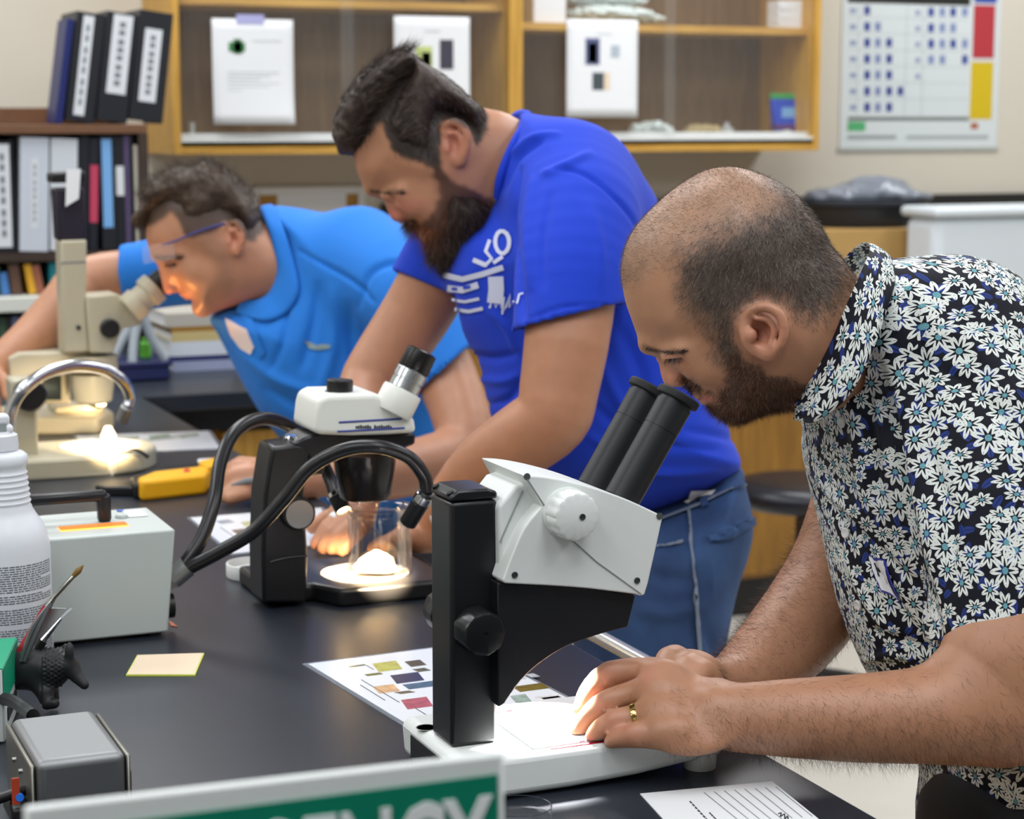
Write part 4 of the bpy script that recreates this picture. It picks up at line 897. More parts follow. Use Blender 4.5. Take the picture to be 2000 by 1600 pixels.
    B.pillow(Poly2([(848, 324), (858, 320), (872, 346), (900, 362), (935, 378), (966, 402), (972, 434), (965, 464), (946, 504), (926, 527), (905, 537), (884, 533), (860, 524), (842, 509), (836, 487), (833, 466), (826, 453), (812, 450), (795, 445), (791, 436), (800, 430), (818, 434), (836, 432), (850, 412), (856, 385), (853, 352)], D, 5), lambda x, y: Wb(x, y)[:, :1], lambda x, y: Wb(x, y)[:, 1:], k=.004)
    Vb, Fb = B.mesh(.003); Nb = normals(Vb, Fb); Vb = Vb+Nb*((vnoise(Vb*np.array([1, .45, 1]), 110)-.5)*.006)[:, None]; pb = to_px(Vb)
    red = np.clip(np.exp(-(((pb[:, 0]-835)/32)**2+((pb[:, 1]-420)/60)**2))*1.1, 0, 1)
    bc = lerp(np.tile(np.array([44, 31, 26.]), (len(Vb), 1)), (132, 76, 44), red)
    beard = sobj('beard', Vb, Fb, M_hairmass, P, bc)
    ro, vi = scatter(Vb, Fb, 12000, (Nb[:, 2] < .4).astype(float)); pr = to_px(ro)
    fl = np.stack([np.where(pr[:, 0] < 850, -.25, .1), np.full(len(pr), -.9), 0*pr[:, 0]], 1); cc = bc[vi]*RNG.uniform(.6, 1.5, (len(ro), 1))
    strands('beard_strands', ro, fl+Nb[vi]*.3+RNG.normal(size=(len(ro), 3))*.22, RNG.uniform(.008, .02, len(ro)), .0004, M_hair, beard, cc, .35)
    bx = RNG.random(300); hit = caster(V, F); br = np.array([h if h is not None else surf(760, 375, .004) for h in (hit(722+64*t, 373+5*math.sin(t*2.4)+RNG.normal()*1.8, .0005) for t in bx)])
    strands('eyebrow', br, np.tile([.85, .2, -.2], (300, 1))+RNG.normal(size=(300, 3))*.25, RNG.uniform(.005, .009, 300), .0005, M_hair, P, np.tile((84, 62, 50), (300, 1)), .3)
    # T-shirt
    T = SDF()
    TP = Poly2([(990, 262), (1012, 228), (1035, 224), (1070, 232), (1105, 243), (1140, 254), (1175, 269), (1212, 296), (1247, 338), (1283, 392), (1330, 520), (1370, 650), (1400, 770), (1430, 860), (1446, 905), (1425, 932), (1370, 962), (1300, 990), (1200, 1020), (1080, 1010), (1000, 920), (955, 800), (942, 727), (921, 685), (900, 649), (888, 616), (876, 577), (866, 540), (880, 470), (930, 420), (965, 395), (978, 330)], 2.58, 4)
    T.pillow(TP, .145, .13, k=.02)
    T.cap([K(1110, 370, 2.51), K(1125, 430, 2.44), K(1122, 520, 2.39), K(1118, 606, 2.37), K(1114, 680, 2.362)], [.085, .080, .074, .070, .070], .035, smooth=4)
    T.cap([K(960, 440, 2.62), K(890, 490, 2.63), K(842, 556, 2.645), K(815, 598, 2.65)], [.07, .062, .056, .056], .03, smooth=4)
    T.cap([K(1120, 520, 2.385), K(1117, 614, 2.37), K(1112, 720, 2.355)], [.056, .062, .066], .002, 's'); T.cut(K(1112, 620, 2.37), (.24, -.97, 0), .16, 2.434)
    T.cap([K(866, 520, 2.64), K(838, 563, 2.645), K(800, 620, 2.65)], [.046, .048, .05], .002, 's'); T.cut(K(840, 560, 2.645), (-.4, -.92, 0), .12)
    T.cap([K(890, 260, D), K(970, 312, D+.01), K(1010, 335, D+.02)], [.058, .062, .05], .006, 's')
    Vs, Fs = T.mesh(.0036, taubin=4)
    Vs = creases(Vs, Fs, [([(1078, 335), (1115, 332), (1150, 345), (1190, 375), (1230, 420), (1262, 480)], 4, -.005), ([(1015, 330), (1000, 420), (1010, 520), (1022, 620)], 7, -.010), ([(1040, 350), (1030, 450), (1036, 560)], 9, .006), ([(1060, 340), (1090, 330), (1150, 300)], 7, .006), ([(1000, 300), (1040, 270), (1090, 262)], 6, .006),
                          ([(985, 370), (1010, 310), (1060, 275)], 6, -.006), ([(1075, 380), (1060, 470), (1062, 560)], 8, -.004), ([(1150, 400), (1170, 480), (1175, 560)], 12, .004), ([(1030, 625), (1110, 598), (1215, 600)], 3, -.003),
                          ([(905, 690), (960, 700), (1010, 690)], 8, -.006), ([(930, 740), (980, 745), (1010, 735)], 8, .006), ([(950, 790), (990, 780), (1020, 740)], 7, -.006), ([(960, 610), (990, 640), (1010, 690)], 8, .005), ([(1210, 640), (1250, 720), (1260, 800)], 14, -.006), ([(1170, 700), (1220, 800), (1300, 860)], 12, .006), ([(1160, 790), (1250, 860), (1400, 880)], 9, -.006), ([(1150, 850), (1260, 920), (1400, 920)], 9, .005), ([(1340, 840), (1400, 850), (1435, 860)], 8, -.004)], 2.5)
    M_blue = cloth_mat('royal_blue_cotton', (6, 58, 200)); sobj('tshirt', Vs, Fs, M_blue, P); shirt = (Vs, Fs)
    # collar rib
    cr = catmull([K(*p) for p in ((972, 386, 2.500), (976, 350, 2.484), (992, 305, 2.482), (1012, 265, 2.492), (1030, 238, 2.52), (1030, 224, 2.56), (1012, 224, 2.60), (994, 238, 2.63))], 5)
    part('neck_rib', tube(C2W(cr), .0055, 8, 0), M_blue, P, smooth=60)
    # white chest lettering
    M_prt = mat('shirt_print', (206, 212, 232), .8)
    strokes = [([(983+14*math.cos(a), 474+22*math.sin(a)) for a in np.linspace(0, 6.28, 15)], 8), ([(958, 470), (950, 492), (962, 506), (948, 520)], 7), ([(926, 508), (950, 518)], 9), ([(965, 514), (984, 502)], 7), ([(868, 537), (905, 545), (945, 535), (985, 522)], 11), ([(876, 562), (905, 566), (936, 556)], 13),
               ([(970, 540), (971, 566), (968, 592)], 30), ([(882, 585), (910, 589), (938, 583)], 6), ([(888, 604), (918, 608), (945, 602)], 7), ([(958, 602), (964, 582), (970, 600), (978, 584), (980, 600), (986, 580), (982, 614), (990, 598), (998, 574), (996, 600), (1006, 588), (1012, 594), (1016, 576), (1024, 574)], 4)]
    qs = []
    for pts, wd in strokes:
        p_ = np.array(pts, float); T_ = np.gradient(p_, axis=0); T_ /= np.linalg.norm(T_, axis=1)[:, None]+1e-9; n_ = np.stack([-T_[:, 1], T_[:, 0]], 1)*wd/2
        for a_ in range(len(p_)-1): qs.append([p_[a_]-n_[a_], p_[a_+1]-n_[a_+1], p_[a_+1]+n_[a_+1], p_[a_]+n_[a_]])
    decal('lettering', shirt, qs, M_prt, P, .002)
    decal('inner_letter', shirt, [[(908, 558), (922, 556), (922, 562), (908, 565)], [(886, 560), (896, 561), (896, 566), (886, 566)]], M_blue, P, .003)
    # white tag at the waistband
    # jeans
    J = SDF()
    J.pillow(Poly2([(1180, 985), (1280, 985), (1360, 955), (1440, 908), (1455, 950), (1470, 1020), (1462, 1080), (1440, 1150), (1425, 1220), (1412, 1310), (1400, 1500), (1390, 1900), (1380, 2300), (1180, 2300), (1150, 1700), (1120, 1300), (1130, 1080)], 2.60, 4), .125, .10, k=.01)
    Vj, Fj = J.mesh(.006)
    Vj = creases(Vj, Fj, [([(1345, 980), (1350, 1100), (1358, 1200), (1365, 1310)], 3, .003), ([(1280, 1060), (1310, 1070), (1340, 1060)], 6, -.004), ([(1385, 1046), (1420, 1040), (1468, 1015)], 4, .006), ([(1385, 1050), (1388, 1110), (1395, 1180)], 4, .003), ([(1240, 1100), (1300, 1130), (1350, 1130)], 14, -.006), ([(1250, 1190), (1310, 1200), (1370, 1180)], 14, .006), ([(1370, 1200), (1390, 1260), (1410, 1300)], 10, -.005)], 2.5)
    N_ = NT('denim'); tc = N_.node('ShaderNodeTexCoord'); n1 = N_.node('ShaderNodeTexNoise'); n1.inputs['Scale'].default_value = 14; n1.inputs['Detail'].default_value = 6; n2 = N_.node('ShaderNodeTexNoise'); n2.inputs['Scale'].default_value = 900
    N_.link(tc.outputs['Object'], n1.inputs['Vector']); N_.link(tc.outputs['Object'], n2.inputs['Vector'])
    N_.link(N_.mix(N_.math('MULTIPLY', n1.outputs[0], N_.math('MULTIPLY_ADD', n2.outputs[0], .5, .75)), lin((12, 30, 72)), lin((64, 100, 152))), N_.b.inputs['Base Color']); N_.b.inputs['Roughness'].default_value = .85; N_.bump(n2.outputs[0], .2, .001)
    sobj('jeans', Vj, Fj, N_.m, P); jm = (Vj, Fj)
    M_st = mat('denim_stitch', (128, 140, 158), .8); M_dn = N_.m
    decal('waistband', jm, [[(1275, 1002), (1365, 968), (1444, 926), (1452, 948), (1370, 990), (1280, 1024)]], M_dn, P, .004)
    decal('pocket', jm, [[(1384, 1044), (1425, 1036), (1468, 1014), (1469, 1024), (1428, 1048), (1386, 1058)]], M_dn, P, .006)
    decal('stitching', jm, [[(1344, 985), (1347, 985), (1368, 1310), (1364, 1310)], [(1280, 1068), (1336, 1056), (1336, 1060), (1280, 1073)], [(1276, 1022), (1368, 988), (1452, 946), (1452, 949), (1368, 992), (1276, 1026)]], M_st, P, .0045)
    decal('belt_loop', jm, [[(1366, 968), (1382, 962), (1388, 992), (1374, 998)]], M_dn, P, .007)
    decal('label_tag', shirt, [[(1336, 980), (1346, 952), (1392, 950), (1398, 956), (1390, 966), (1362, 970), (1344, 982)]], M_paper, P, .006)
    # wristband, ring
    part('wristband', tube(C2W(np.array([K(858, 1018, 2.445)+np.array([math.cos(t)*.026, math.sin(t)*.026+.0, 0])*.0+np.array([.030*math.cos(t)*.55, .030*math.cos(t)*.75*-1, .033*math.sin(t)]) for t in np.linspace(0, 2*math.pi, 25)])), .007, 8, 0), M_white, P, smooth=60)
    part('finger_band', lathe([(.0118, -.004), (.0125, 0), (.0118, .004)], 20, C2W(K(657, 1018, 2.471)), C2W(K(640, 1030, 2.465))-C2W(K(672, 1008, 2.475))), M_white, P, label='white band on a finger')
    return P
man_b()
# ================================================================== man in the light blue polo
def man_c():
    D = 3.25
    P = thing('person', 'man in light blue polo and clear glasses bending to the far microscope', 'person', (*at(760, 950, 3.3)[:2], 0))
    S = SDF()
    poly = Poly2([(287, 440), (286, 458), (289, 480), (298, 498), (306, 512), (311, 530), (316, 550), (320, 568), (328, 576), (338, 572), (345, 566), (353, 568), (357, 577), (366, 580), (377, 588), (374, 598), (379, 613), (393, 620), (412, 615), (436, 602), (464, 588), (500, 560), (525, 500), (520, 450), (503, 415), (492, 388), (476, 367), (455, 350), (430, 338), (400, 335), (365, 338), (332, 350), (308, 372), (292, 400)], D, 5)
    W = field([(400, 400, .075, .085, 40), (340, 410, .070, .078, 30), (460, 410, .074, .08, 35), (300, 450, .058, .06, 18), (330, 460, .062, .062, 20), (300, 496, .036, .036, 10), (312, 535, .013, .016, 8), (322, 565, .014, .016, 8), (336, 562, .020, .02, 8), (335, 515, .046, .046, 12), (360, 505, .060, .058, 16), (352, 545, .044, .044, 12), (395, 540, .060, .058, 22), (362, 578, .030, .03, 9), (382, 605, .034, .034, 10), (430, 580, .058, .055, 20), (480, 540, .06, .06, 22), (455, 465, .071, .07, 24)], D, 12)
    S.pillow(poly, lambda x, y: W(x, y)[:, :1], lambda x, y: W(x, y)[:, 1:], k=.008); surf = head_tools(poly, W, D)
    S.cap([surf(302, 500, -.004), surf(322, 500, -.002), surf(352, 497, -.003)], [.0055, .006, .005], .012, mz=D)
    S.ell(surf(338, 518, .006), (.014, .007, .009), .006, 's', mz=D); S.ell(surf(332, 513, -.005), (.0125, .007, .0095), .004, mz=D)
    S.ell(surf(372, 530, -.009), (.02, .016, .011), .018, mz=D); S.ell(surf(337, 563, -.003), (.0085, .0072, .008), .004, mz=D)
    S.cap([surf(352, 573, -.003), surf(366, 571, -.002), surf(374, 568, -.002)], [.005, .0045, .002], .004, mz=D); S.cap([surf(362, 581, -.003), surf(372, 578, -.002)], [.005, .003], .004, mz=D)
    ear(S, 457, 465, 21, 33, D, .068, -.2)
    S.cap([K(450, 520, D), K(510, 520, D+.01), K(600, 560, D+.05)], [.052, .058, .06], .03)
    S.cap([K(600, 560, 3.32), K(760, 800, 3.35)], [.08, .10], .04)
    S.cap([K(640, 540, 3.28), K(770, 570, 3.18), K(850, 690, 3.12), K(905, 830, 3.05), K(890, 885, 3.02), K(800, 915, 2.96), K(680, 935, 2.88), K(570, 948, 2.82), K(545, 950, 2.81)], [.07, .06, .050, .045, .044, .042, .037, .030, .026], .02, smooth=3)
    S.cap([K(560, 520, 3.36), K(380, 520, 3.5), K(290, 535, 3.5), K(170, 550, 3.48), K(130, 590, 3.44), K(70, 655, 3.38), K(10, 700, 3.32), K(-15, 720, 3.30)], [.06, .055, .048, .044, .042, .038, .029, .026], .02, smooth=3)
    S.ell(K(-22, 728, 3.29), (.032, .034, .018), .012)
    for k in range(4): S.cap([K(-34+9*k, 742, 3.285), K(-44+11*k, 776, 3.275), K(-40+11*k, 806, 3.27)], [.0105, .0098, .0082], .003)
    S.cap([K(-8, 726, 3.27), K(12, 748, 3.255), K(14, 772, 3.25)], [.012, .011, .009], .004)
    S.ell(K(508, 935, 2.80), (.036, .024, .03), .012)
    for pts, r in (([(490, 915, 2.79), (462, 912, 2.79), (444, 935, 2.79)], [.0125, .0115, .009]), ([(490, 925, 2.775), (455, 930, 2.775), (440, 958, 2.775)], [.0125, .0115, .009]), ([(495, 945, 2.77), (462, 955, 2.765), (440, 970, 2.765)], [.0125, .0115, .0095]), ([(510, 955, 2.78), (480, 962, 2.76), (450, 974, 2.755)], [.012, .0115, .009]), ([(500, 910, 2.84), (470, 905, 2.86), (450, 915, 2.86)], [.012, .011, .009])):
        S.cap([K(*p) for p in pts], r, .004)
    V, F = S.mesh(.0045); N = normals(V, F); px = to_px(V); hd = (px[:, 1] < 640) & (px[:, 0] > 280) & (V[:, 2] < 3.4)
    col = np.tile(np.array([182, 130, 99.]), (len(V), 1)); g = lambda x, y, a, b: np.exp(-(((px[:, 0]-x)/a)**2+((px[:, 1]-y)/b)**2))*hd
    col = lerp(col, (204, 122, 104), np.clip(g(457, 465, 20, 32)*.7+g(328, 565, 14, 16), 0, 1)*.6); col = lerp(col, (120, 92, 76), px_mask(V, [(385, 470), (430, 470), (450, 510), (455, 560), (430, 600), (385, 618), (368, 590), (400, 570), (425, 530)], D, 14)*hd*.35)
    mh = px_mask(V, [(290, 440), (330, 415), (345, 425), (360, 455), (385, 462), (420, 450), (440, 435), (470, 440), (482, 470), (505, 462), (520, 430), (500, 360), (440, 310), (340, 320), (270, 380)], D, 6, 4, 100)*hd; col = lerp(col, (62, 48, 40), mh*.85)
    col = lerp(col, (196, 112, 100), np.clip(g(364, 577, 8, 5), 0, 1)*.7)
    col = lerp(col, (64, 46, 38), px_mask(V, [(302, 498), (325, 499), (356, 497), (357, 504), (326, 507), (305, 507)], D, 4)*hd*.7); col = lerp(col, (110, 70, 58), g(336, 515, 13, 6)*.6)
    sobj('body', V, F, M_skin, P, col)
    H = SDF(); Wh = field([(400, 380, .082, .035, 40), (340, 375, .078, .04, 30), (470, 400, .080, .03, 30), (285, 420, .05, .03, 20)], D, 30)
    H.pillow(Poly2([(262, 440), (258, 428), (275, 402), (290, 376), (306, 356), (330, 338), (356, 328), (380, 330), (400, 318), (416, 321), (438, 331), (461, 347), (481, 366), (496, 386), (507, 410), (512, 434), (506, 456), (494, 462), (482, 464), (474, 442), (458, 432), (438, 438), (418, 450), (388, 456), (362, 450), (348, 424), (338, 412), (312, 420), (292, 434), (275, 446)], D, 5), lambda x, y: Wh(x, y)[:, :1], lambda x, y: Wh(x, y)[:, 1:], k=.006)
    Vh, Fh = H.mesh(.0042); Nh = normals(Vh, Fh); ph = to_px(Vh); Vh = Vh+Nh*((vnoise(Vh, 75)-.5)*.009*smoothstep(430, 380, ph[:, 1])+(vnoise(Vh, 200)-.5)*.003)[:, None]
    hair = sobj('hair', Vh, Fh, M_hairmass, P, lerp(np.tile(np.array([58, 46, 38.]), (len(Vh), 1)), (96, 80, 64), vnoise(Vh, 90)*.7))
    ro, vi = scatter(Vh, Fh, 7000, (Nh[:, 2] < .5).astype(float)); up = to_px(ro)[:, 1] < 400
    strands('hair_strands', ro, np.where(up[:, None], np.array([[-.5, .35, 0]]), np.array([[.25, -.8, 0]]))+Nh[vi]*.35+RNG.normal(size=(len(ro), 3))*.3, np.where(up, RNG.uniform(.01, .025, len(ro)), RNG.uniform(.004, .01, len(ro))), .0005, M_hair, hair, np.tile((64, 52, 43), (len(ro), 1))*RNG.uniform(.6, 1.5, (len(ro), 1)), .4)
    bx = RNG.random(260); hit = caster(V, F); br = np.array([h if h is not None else surf(330, 502, .004) for h in (hit(304+50*t, 503+3*math.sin(t*2.6)+RNG.normal()*1.8, .0005) for t in bx)])
    strands('eyebrow', br, np.tile([.85, .2, -.2], (260, 1))+RNG.normal(size=(260, 3))*.25, RNG.uniform(.005, .009, 260), .0006, M_hair, P, np.tile((52, 38, 30), (260, 1)), .3)
    ls = np.array([h if h is not None else surf(334, 516, .003) for h in (hit(322+24*t, 517-2*t, .0005) for t in np.linspace(0, 1, 40))]); strands('lashes', ls, np.tile([-.2, -.9, -.3], (40, 1))+RNG.normal(size=(40, 3))*.15, np.full(40, .006), .0007, M_hair, P, np.tile((20, 15, 14), (40, 1)), .2)
    # polo
    T = SDF()
    T.pillow(Poly2([(506, 412), (540, 403), (600, 410), (660, 425), (720, 446), (770, 472), (815, 512), (845, 570), (880, 660), (915, 760), (930, 900), (900, 1040), (760, 1080), (660, 1030), (600, 930), (560, 872), (528, 832), (500, 792), (472, 742), (450, 698), (428, 655), (412, 622), (440, 600), (480, 585), (520, 560), (535, 500), (525, 450)], 3.33, 4), .15, .13, k=.02)
    T.cap([K(700, 510, 3.26), K(780, 570, 3.18), K(830, 640, 3.14), K(868, 708, 3.11), K(895, 765, 3.09)], [.09, .082, .074, .066, .066], .035, smooth=4)
    T.cap([K(500, 520, 3.40), K(380, 522, 3.5), K(272, 540, 3.5), K(205, 546, 3.5)], [.07, .066, .060, .060], .03, smooth=4)
    T.cap([K(840, 660, 3.13), K(872, 718, 3.108), K(900, 780, 3.08)], [.054, .058, .06], .002, 's'); T.cut(K(875, 718, 3.11), (.68, -.73, 0), .14, 3.172); T.cap([K(320, 532, 3.5), K(243, 541, 3.5), K(170, 548, 3.5)], [.050, .052, .054], .002, 's'); T.cut(K(243, 540, 3.5), (-1, -.1, 0), .11)
    T.cap([K(440, 470, D), K(500, 505, D+.005), K(545, 540, D+.02)], [.056, .060, .05], .006, 's')
    Vs, Fs = T.mesh(.0045, taubin=4)
    Vs = creases(Vs, Fs, [([(585, 490), (640, 520), (690, 550), (730, 590)], 4, -.008), ([(700, 600), (720, 540), (760, 515), (805, 520)], 7, -.008), ([(620, 560), (610, 640), (590, 720)], 10, -.009), ([(650, 570), (650, 680), (620, 780)], 12, .008), ([(680, 600), (690, 700), (720, 780)], 9, -.008), ([(470, 690), (540, 740), (620, 770)], 10, .007), ([(520, 760), (600, 800), (700, 800)], 10, -.008), ([(560, 840), (640, 850), (720, 840)], 9, .007), ([(560, 600), (555, 660), (530, 720)], 7, -.007)], 3.2)
    M_lb = cloth_mat('light_blue_jersey', (24, 118, 210)); sobj('polo_shirt', Vs, Fs, M_lb, P); shirt = (Vs, Fs)
    inn = [(470, 590, 3.228), (505, 588, 3.202), (530, 570, 3.195), (543, 530, 3.193), (536, 480, 3.194), (524, 440, 3.205), (512, 415, 3.235), (508, 406, 3.28), (505, 412, 3.34)]
    out = [(462, 612, 3.215), (515, 628, 3.178), (560, 612, 3.176), (584, 570, 3.180), (574, 510, 3.182), (556, 455, 3.19), (540, 415, 3.23), (530, 402, 3.29), (522, 408, 3.36)]
    bv = BVHTree.FromPolygons(Vs.tolist(), Fs.tolist()); o2 = []
    for x, y, z in out:
        h = bv.ray_cast(Vector((0, 0, 0)), Vector(((x-1000)/FPX, (800-y)/FPX, 1)).normalized()); o2.append((x, y, min(h[0][2]-.004, z+.03) if h[0] is not None else z))
    i2 = []
    for x, y, z in inn:
        h = bv.ray_cast(Vector((0, 0, 0)), Vector(((x+6-1000)/FPX, (800-y)/FPX, 1)).normalized()); i2.append((x, y, max(min(h[0][2]-.006, z+.02), z-.01) if h[0] is not None else z))
    I_ = catmull([K(*p) for p in i2], 5); O_ = catmull([K(*p) for p in o2], 5); nn = len(I_); Vc = np.concatenate([I_+np.array([.01, -.004, .018])]+[I_*(1-t)+O_*t+np.array([0, .3, -1])*math.sin(t*math.pi)*.0015 for t in np.linspace(0, 1, 6)])
    Fc = np.array([(r*nn+i, r*nn+i+1, (r+1)*nn+i+1, (r+1)*nn+i) for r in range(6) for i in range(nn-1)]); co = sobj('collar', Vc, Fc, M_lb, P); s = co.modifiers.new('thick', 'SOLIDIFY'); s.thickness = .003
    decal('name_tag', shirt, [[(440, 622), (466, 636), (500, 652), (499, 675), (490, 693), (470, 680), (452, 655)]], mat('tag_paper', (232, 214, 208), .7), P, .002)
    decal('chest_logo', shirt, [[(592, 666), (606, 668), (612, 676), (630, 672), (647, 674), (645, 681), (622, 684), (606, 682)]], mat('logo_thread', (130, 150, 150), .8), P, .002)
    decal('placket', shirt, [[(470, 612), (486, 606), (520, 690), (508, 700)]], M_lb, P, .003)
    # safety glasses
    gl = part('glasses_temple', tube(C2W([surf(440, 437, .008), surf(410, 445, .008), surf(380, 455, .012), surf(345, 470, .016), surf(318, 478, .020)]), [.0024, .0022, .002, .002, .0018], 8, 4), mat('glasses_navy', (52, 56, 120), .3), P, smooth=60, label='dark blue glasses temple')
    Vg = []; 
    for j in range(5):
        for i in range(9):
            t = i/8; v = j/4; b_ = surf(338-50*t+4*v, 474+8*t+32*v+2*t*v, .016); Vg.append(b_-np.array([.010*t, 0, .004*math.sin(t*3)]))
    Fg = np.array([(j*9+i, j*9+i+1, (j+1)*9+i+1, (j+1)*9+i) for j in range(4) for i in range(8)]); ln = sobj('glasses_lens', np.array(Vg), Fg, glass_pane('lens_clear', (225, 232, 240), .12), P); s = ln.modifiers.new('t', 'SOLIDIFY'); s.thickness = .002
    # watch strap, pen
    part('watch_strap', tube(C2W(np.array([K(530, 938, 2.80)+np.array([.004*math.cos(t), .025*math.sin(t), .031*math.cos(t)]) for t in np.linspace(0, 2*math.pi, 25)])), .008, 8, 0), M_blackp, P, smooth=60)
    Q = SDF(); Q.pillow(Poly2([(660, 1010), (920, 1010), (960, 1200), (950, 1900), (700, 1900), (650, 1300)], 3.36, 4), .13, .1, k=.01); Vq, Fq = Q.mesh(.01); sobj('trousers', Vq, Fq, cloth_mat('dark_trousers', (40, 42, 50)), P)
    pen = single('pen', tube(C2W([K(452, 948, 2.758), K(480, 940, 2.755), K(512, 935, 2.75)]), [.002, .0045, .0045], 10, 0), mat('grey_pen', (120, 124, 128), .35), 'grey pen held by the man in the light blue polo', 'pen')
    return P
man_c()
# ================================================================== nearest microscope (white head, black post)
def flute(n, amp): return lambda t, z: 1+amp*math.cos(n*t)
def spot(name, loc, target, energy, color, angle=60, size=.006, blend=.5):
    l = bpy.data.lights.new(name, 'SPOT'); l.energy = energy; l.color = color; l.spot_size = math.radians(angle); l.spot_blend = blend; l.shadow_soft_size = size
    o = bpy.data.objects.new(name, l); COL.objects.link(o); o.location = Vector([float(v) for v in loc])
    o.rotation_euler = (Vector([float(v) for v in target])-o.location).to_track_quat('-Z', 'Y').to_euler(); return o
def scope_a():
    Yc = 1.4495; t = thing('microscope', 'white and black stereo microscope under the nearest man\'s face', 'microscope', (.65, Yc, BZ))
    zt = .955; M_hd = mat('scope_white', (222, 227, 224), .36, bump=.03, bscale=800, bdist=.0003)
    # base
    prof = [(.548, .9225), (.546, .948), (.550, zt), (.772, zt), (.779, .950), (.779, .932), (.74, .929), (.70, .925), (.64, .9225)]
    base = part('base', prism([(x, 1.388, z) for x, z in prof], (0, .138, 0)), M_hd, t, bevel=.006, seg=4)
    for y in (1.402, 1.512): part('foot', cyl((.764, y, BZ), (.764, y, .945), .013, .015, 24), M_hd, base)
    part('stage_plate', box(.612, .768, 1.398, 1.516, zt, zt+.0015), mat('stage_white', (236, 238, 238), .3), base)
    part('red_stripe', box(.625, .715, 1.3935, 1.397, zt-.0002, zt+.0006), mat('stripe_red', (170, 24, 44), .4), base)
    tx = on_frame(text_geo('EZ4', .0085), (.655, 1.404, zt+.0018), (-1, 0, 0), (0, -1, 0)); part('lettering', tx, M_inkg, base)
    a = pz(988, 1392, zt+.002); part('emblem', merge(*[tube([(a[0]+r*math.cos(q), a[1]+r*math.sin(q), zt+.0022) for q in np.linspace(.2, 2.9, 10)], .0006, 6, 0) for r in (.004, .007)]), mat('emblem_red', (176, 40, 44), .5), base)
    c0 = pz(833, 1420, zt+.0005); part('dial_ring', lathe([(.008, 0), (.0085, .0004), (.0090, 0)], 28, (c0[0], c0[1], zt), (0, 0, 1)), mat('ring_grey', (150, 155, 154), .5), base)
    # rear socket panel and plug
    part('rear_recess', box(.5452, .549, 1.435, 1.50, .925, .946), M_blackp, base)
    pl = part('plug', merge(lathe([(.007, 0), (.0085, .002), (.0085, .016), (.006, .018)], 20, (.5455, 1.452, .933), (-1, .15, 0)), *[lathe([(.0055-.0004*k, 0), (.0065-.0004*k, .0008), (.0065-.0004*k, .0022), (.0055-.0004*k, .003)], 16, (.527-.0045*k, 1.4548+.0007*k, .933-.0006*k), (-1, .15, -.1)) for k in range(6)]), M_blackp, t)
    # post
    post = part('post', box(.5535, .5935, 1.427, 1.472, zt, 1.154), M_blackm, t, bevel=.0035, seg=3)
    cap = part('post_cap', prism([(.5535, 1.427, 1.1545), (.5935, 1.427, 1.1545), (.5935, 1.427, 1.1600), (.585, 1.427, 1.163), (.560, 1.427, 1.163), (.5535, 1.427, 1.1585)], (0, .045, 0)), M_blackm, post, bevel=.002)
    for y in (1.4335, 1.4655): part('cap_hole', cyl((.5565, y, 1.1590), (.5555, y, 1.1612), .003, n=16), mat('hole_black', (5, 5, 5), .8), post)
    zk = pY(945, 1228, 1.42)[2]; xk = pY(925, 1222, 1.427)[0]
    kn = [(.0155, 0), (.018, .003), (.0175, .022), (.0165, .0245), (.0145, .0255), (.002, .0258), (.0015, .0248), (.0001, .0248)]
    part('focus_knob', lathe(kn, 48, (xk, 1.427, zk), (0, -1, 0), lambda q, z: 1+.035*(1 if math.cos(9*q) > .55 else 0)), mat('knob_black', (20, 21, 23), .28), t, smooth=40)
    part('focus_knob', lathe(kn, 48, (xk, 1.472, zk), (0, 1, 0), lambda q, z: 1+.035*(1 if math.cos(9*q) > .55 else 0)), MATS['knob_black'], t, smooth=40)
    # head
    Yh = 1.4045; P = lambda x, y, Y=Yh: pY(x, y, Y)
    top = catmull([P(1024, 929), P(1060, 931), P(1110, 940), P(1170, 956), P(1230, 978), P(1290, 1006)], 4)
    poly = list(top)+[P(1294, 1014), P(1284, 1060), P(1266, 1140), P(1259, 1163), P(1250, 1164)]+list(catmull([P(1240, 1161), P(1150, 1150), P(1070, 1144), P(986, 1140)], 3))+list(catmull([P(982, 1134), P(1000, 1085), P(1025, 1030), P(1058, 990)], 3))
    hd = part('head', prism(poly, (0, .09, 0)), M_hd, t, bevel=.004, seg=4, smooth=40)
    inner = [P(1050, 935, 1.42), P(1080, 985, 1.42), P(1070, 1142, 1.42), P(976, 1140, 1.42), P(974, 990, 1.42), P(1005, 950, 1.42)]
    part('rear_body', prism(inner, (0, .06, 0)), M_hd, hd, bevel=.003, seg=3)
    # sunk panel edge lines
    sm = mat('seam_grey', (140, 148, 146), .6)
    for pts in ([(1030, 936), (1070, 998)], [(1108, 1046), (1166, 1098), (1252, 1160)], [(1021, 958), (998, 1010), (976, 1060)]):
        Yq = Yh-.0002 if pts[0][0] > 1022 else 1.4196; part('seam', tube([P(x, y, Yq) for x, y in pts], .0006, 6, 0), sm, hd)
    for x, y in ((1029, 929), (1288, 1006)): part('screw_hole', cyl(P(x, y+2), P(x, y+2)-np.array([0, .0006, 0]), .0028, n=16), mat('hole_grey', (70, 76, 74), .6), hd)
    for x, y in ((1005, 1123), (1244, 1134)):
        c = P(x, y); s_ = part('screw', lathe([(.0026, 0), (.0026, .0008), (.002, .0010), (.0018, .0004), (.0001, .0004)], 18, c, (0, -1, 0)), mat('screw_steel', (95, 98, 98), .35, metal=.8), hd)
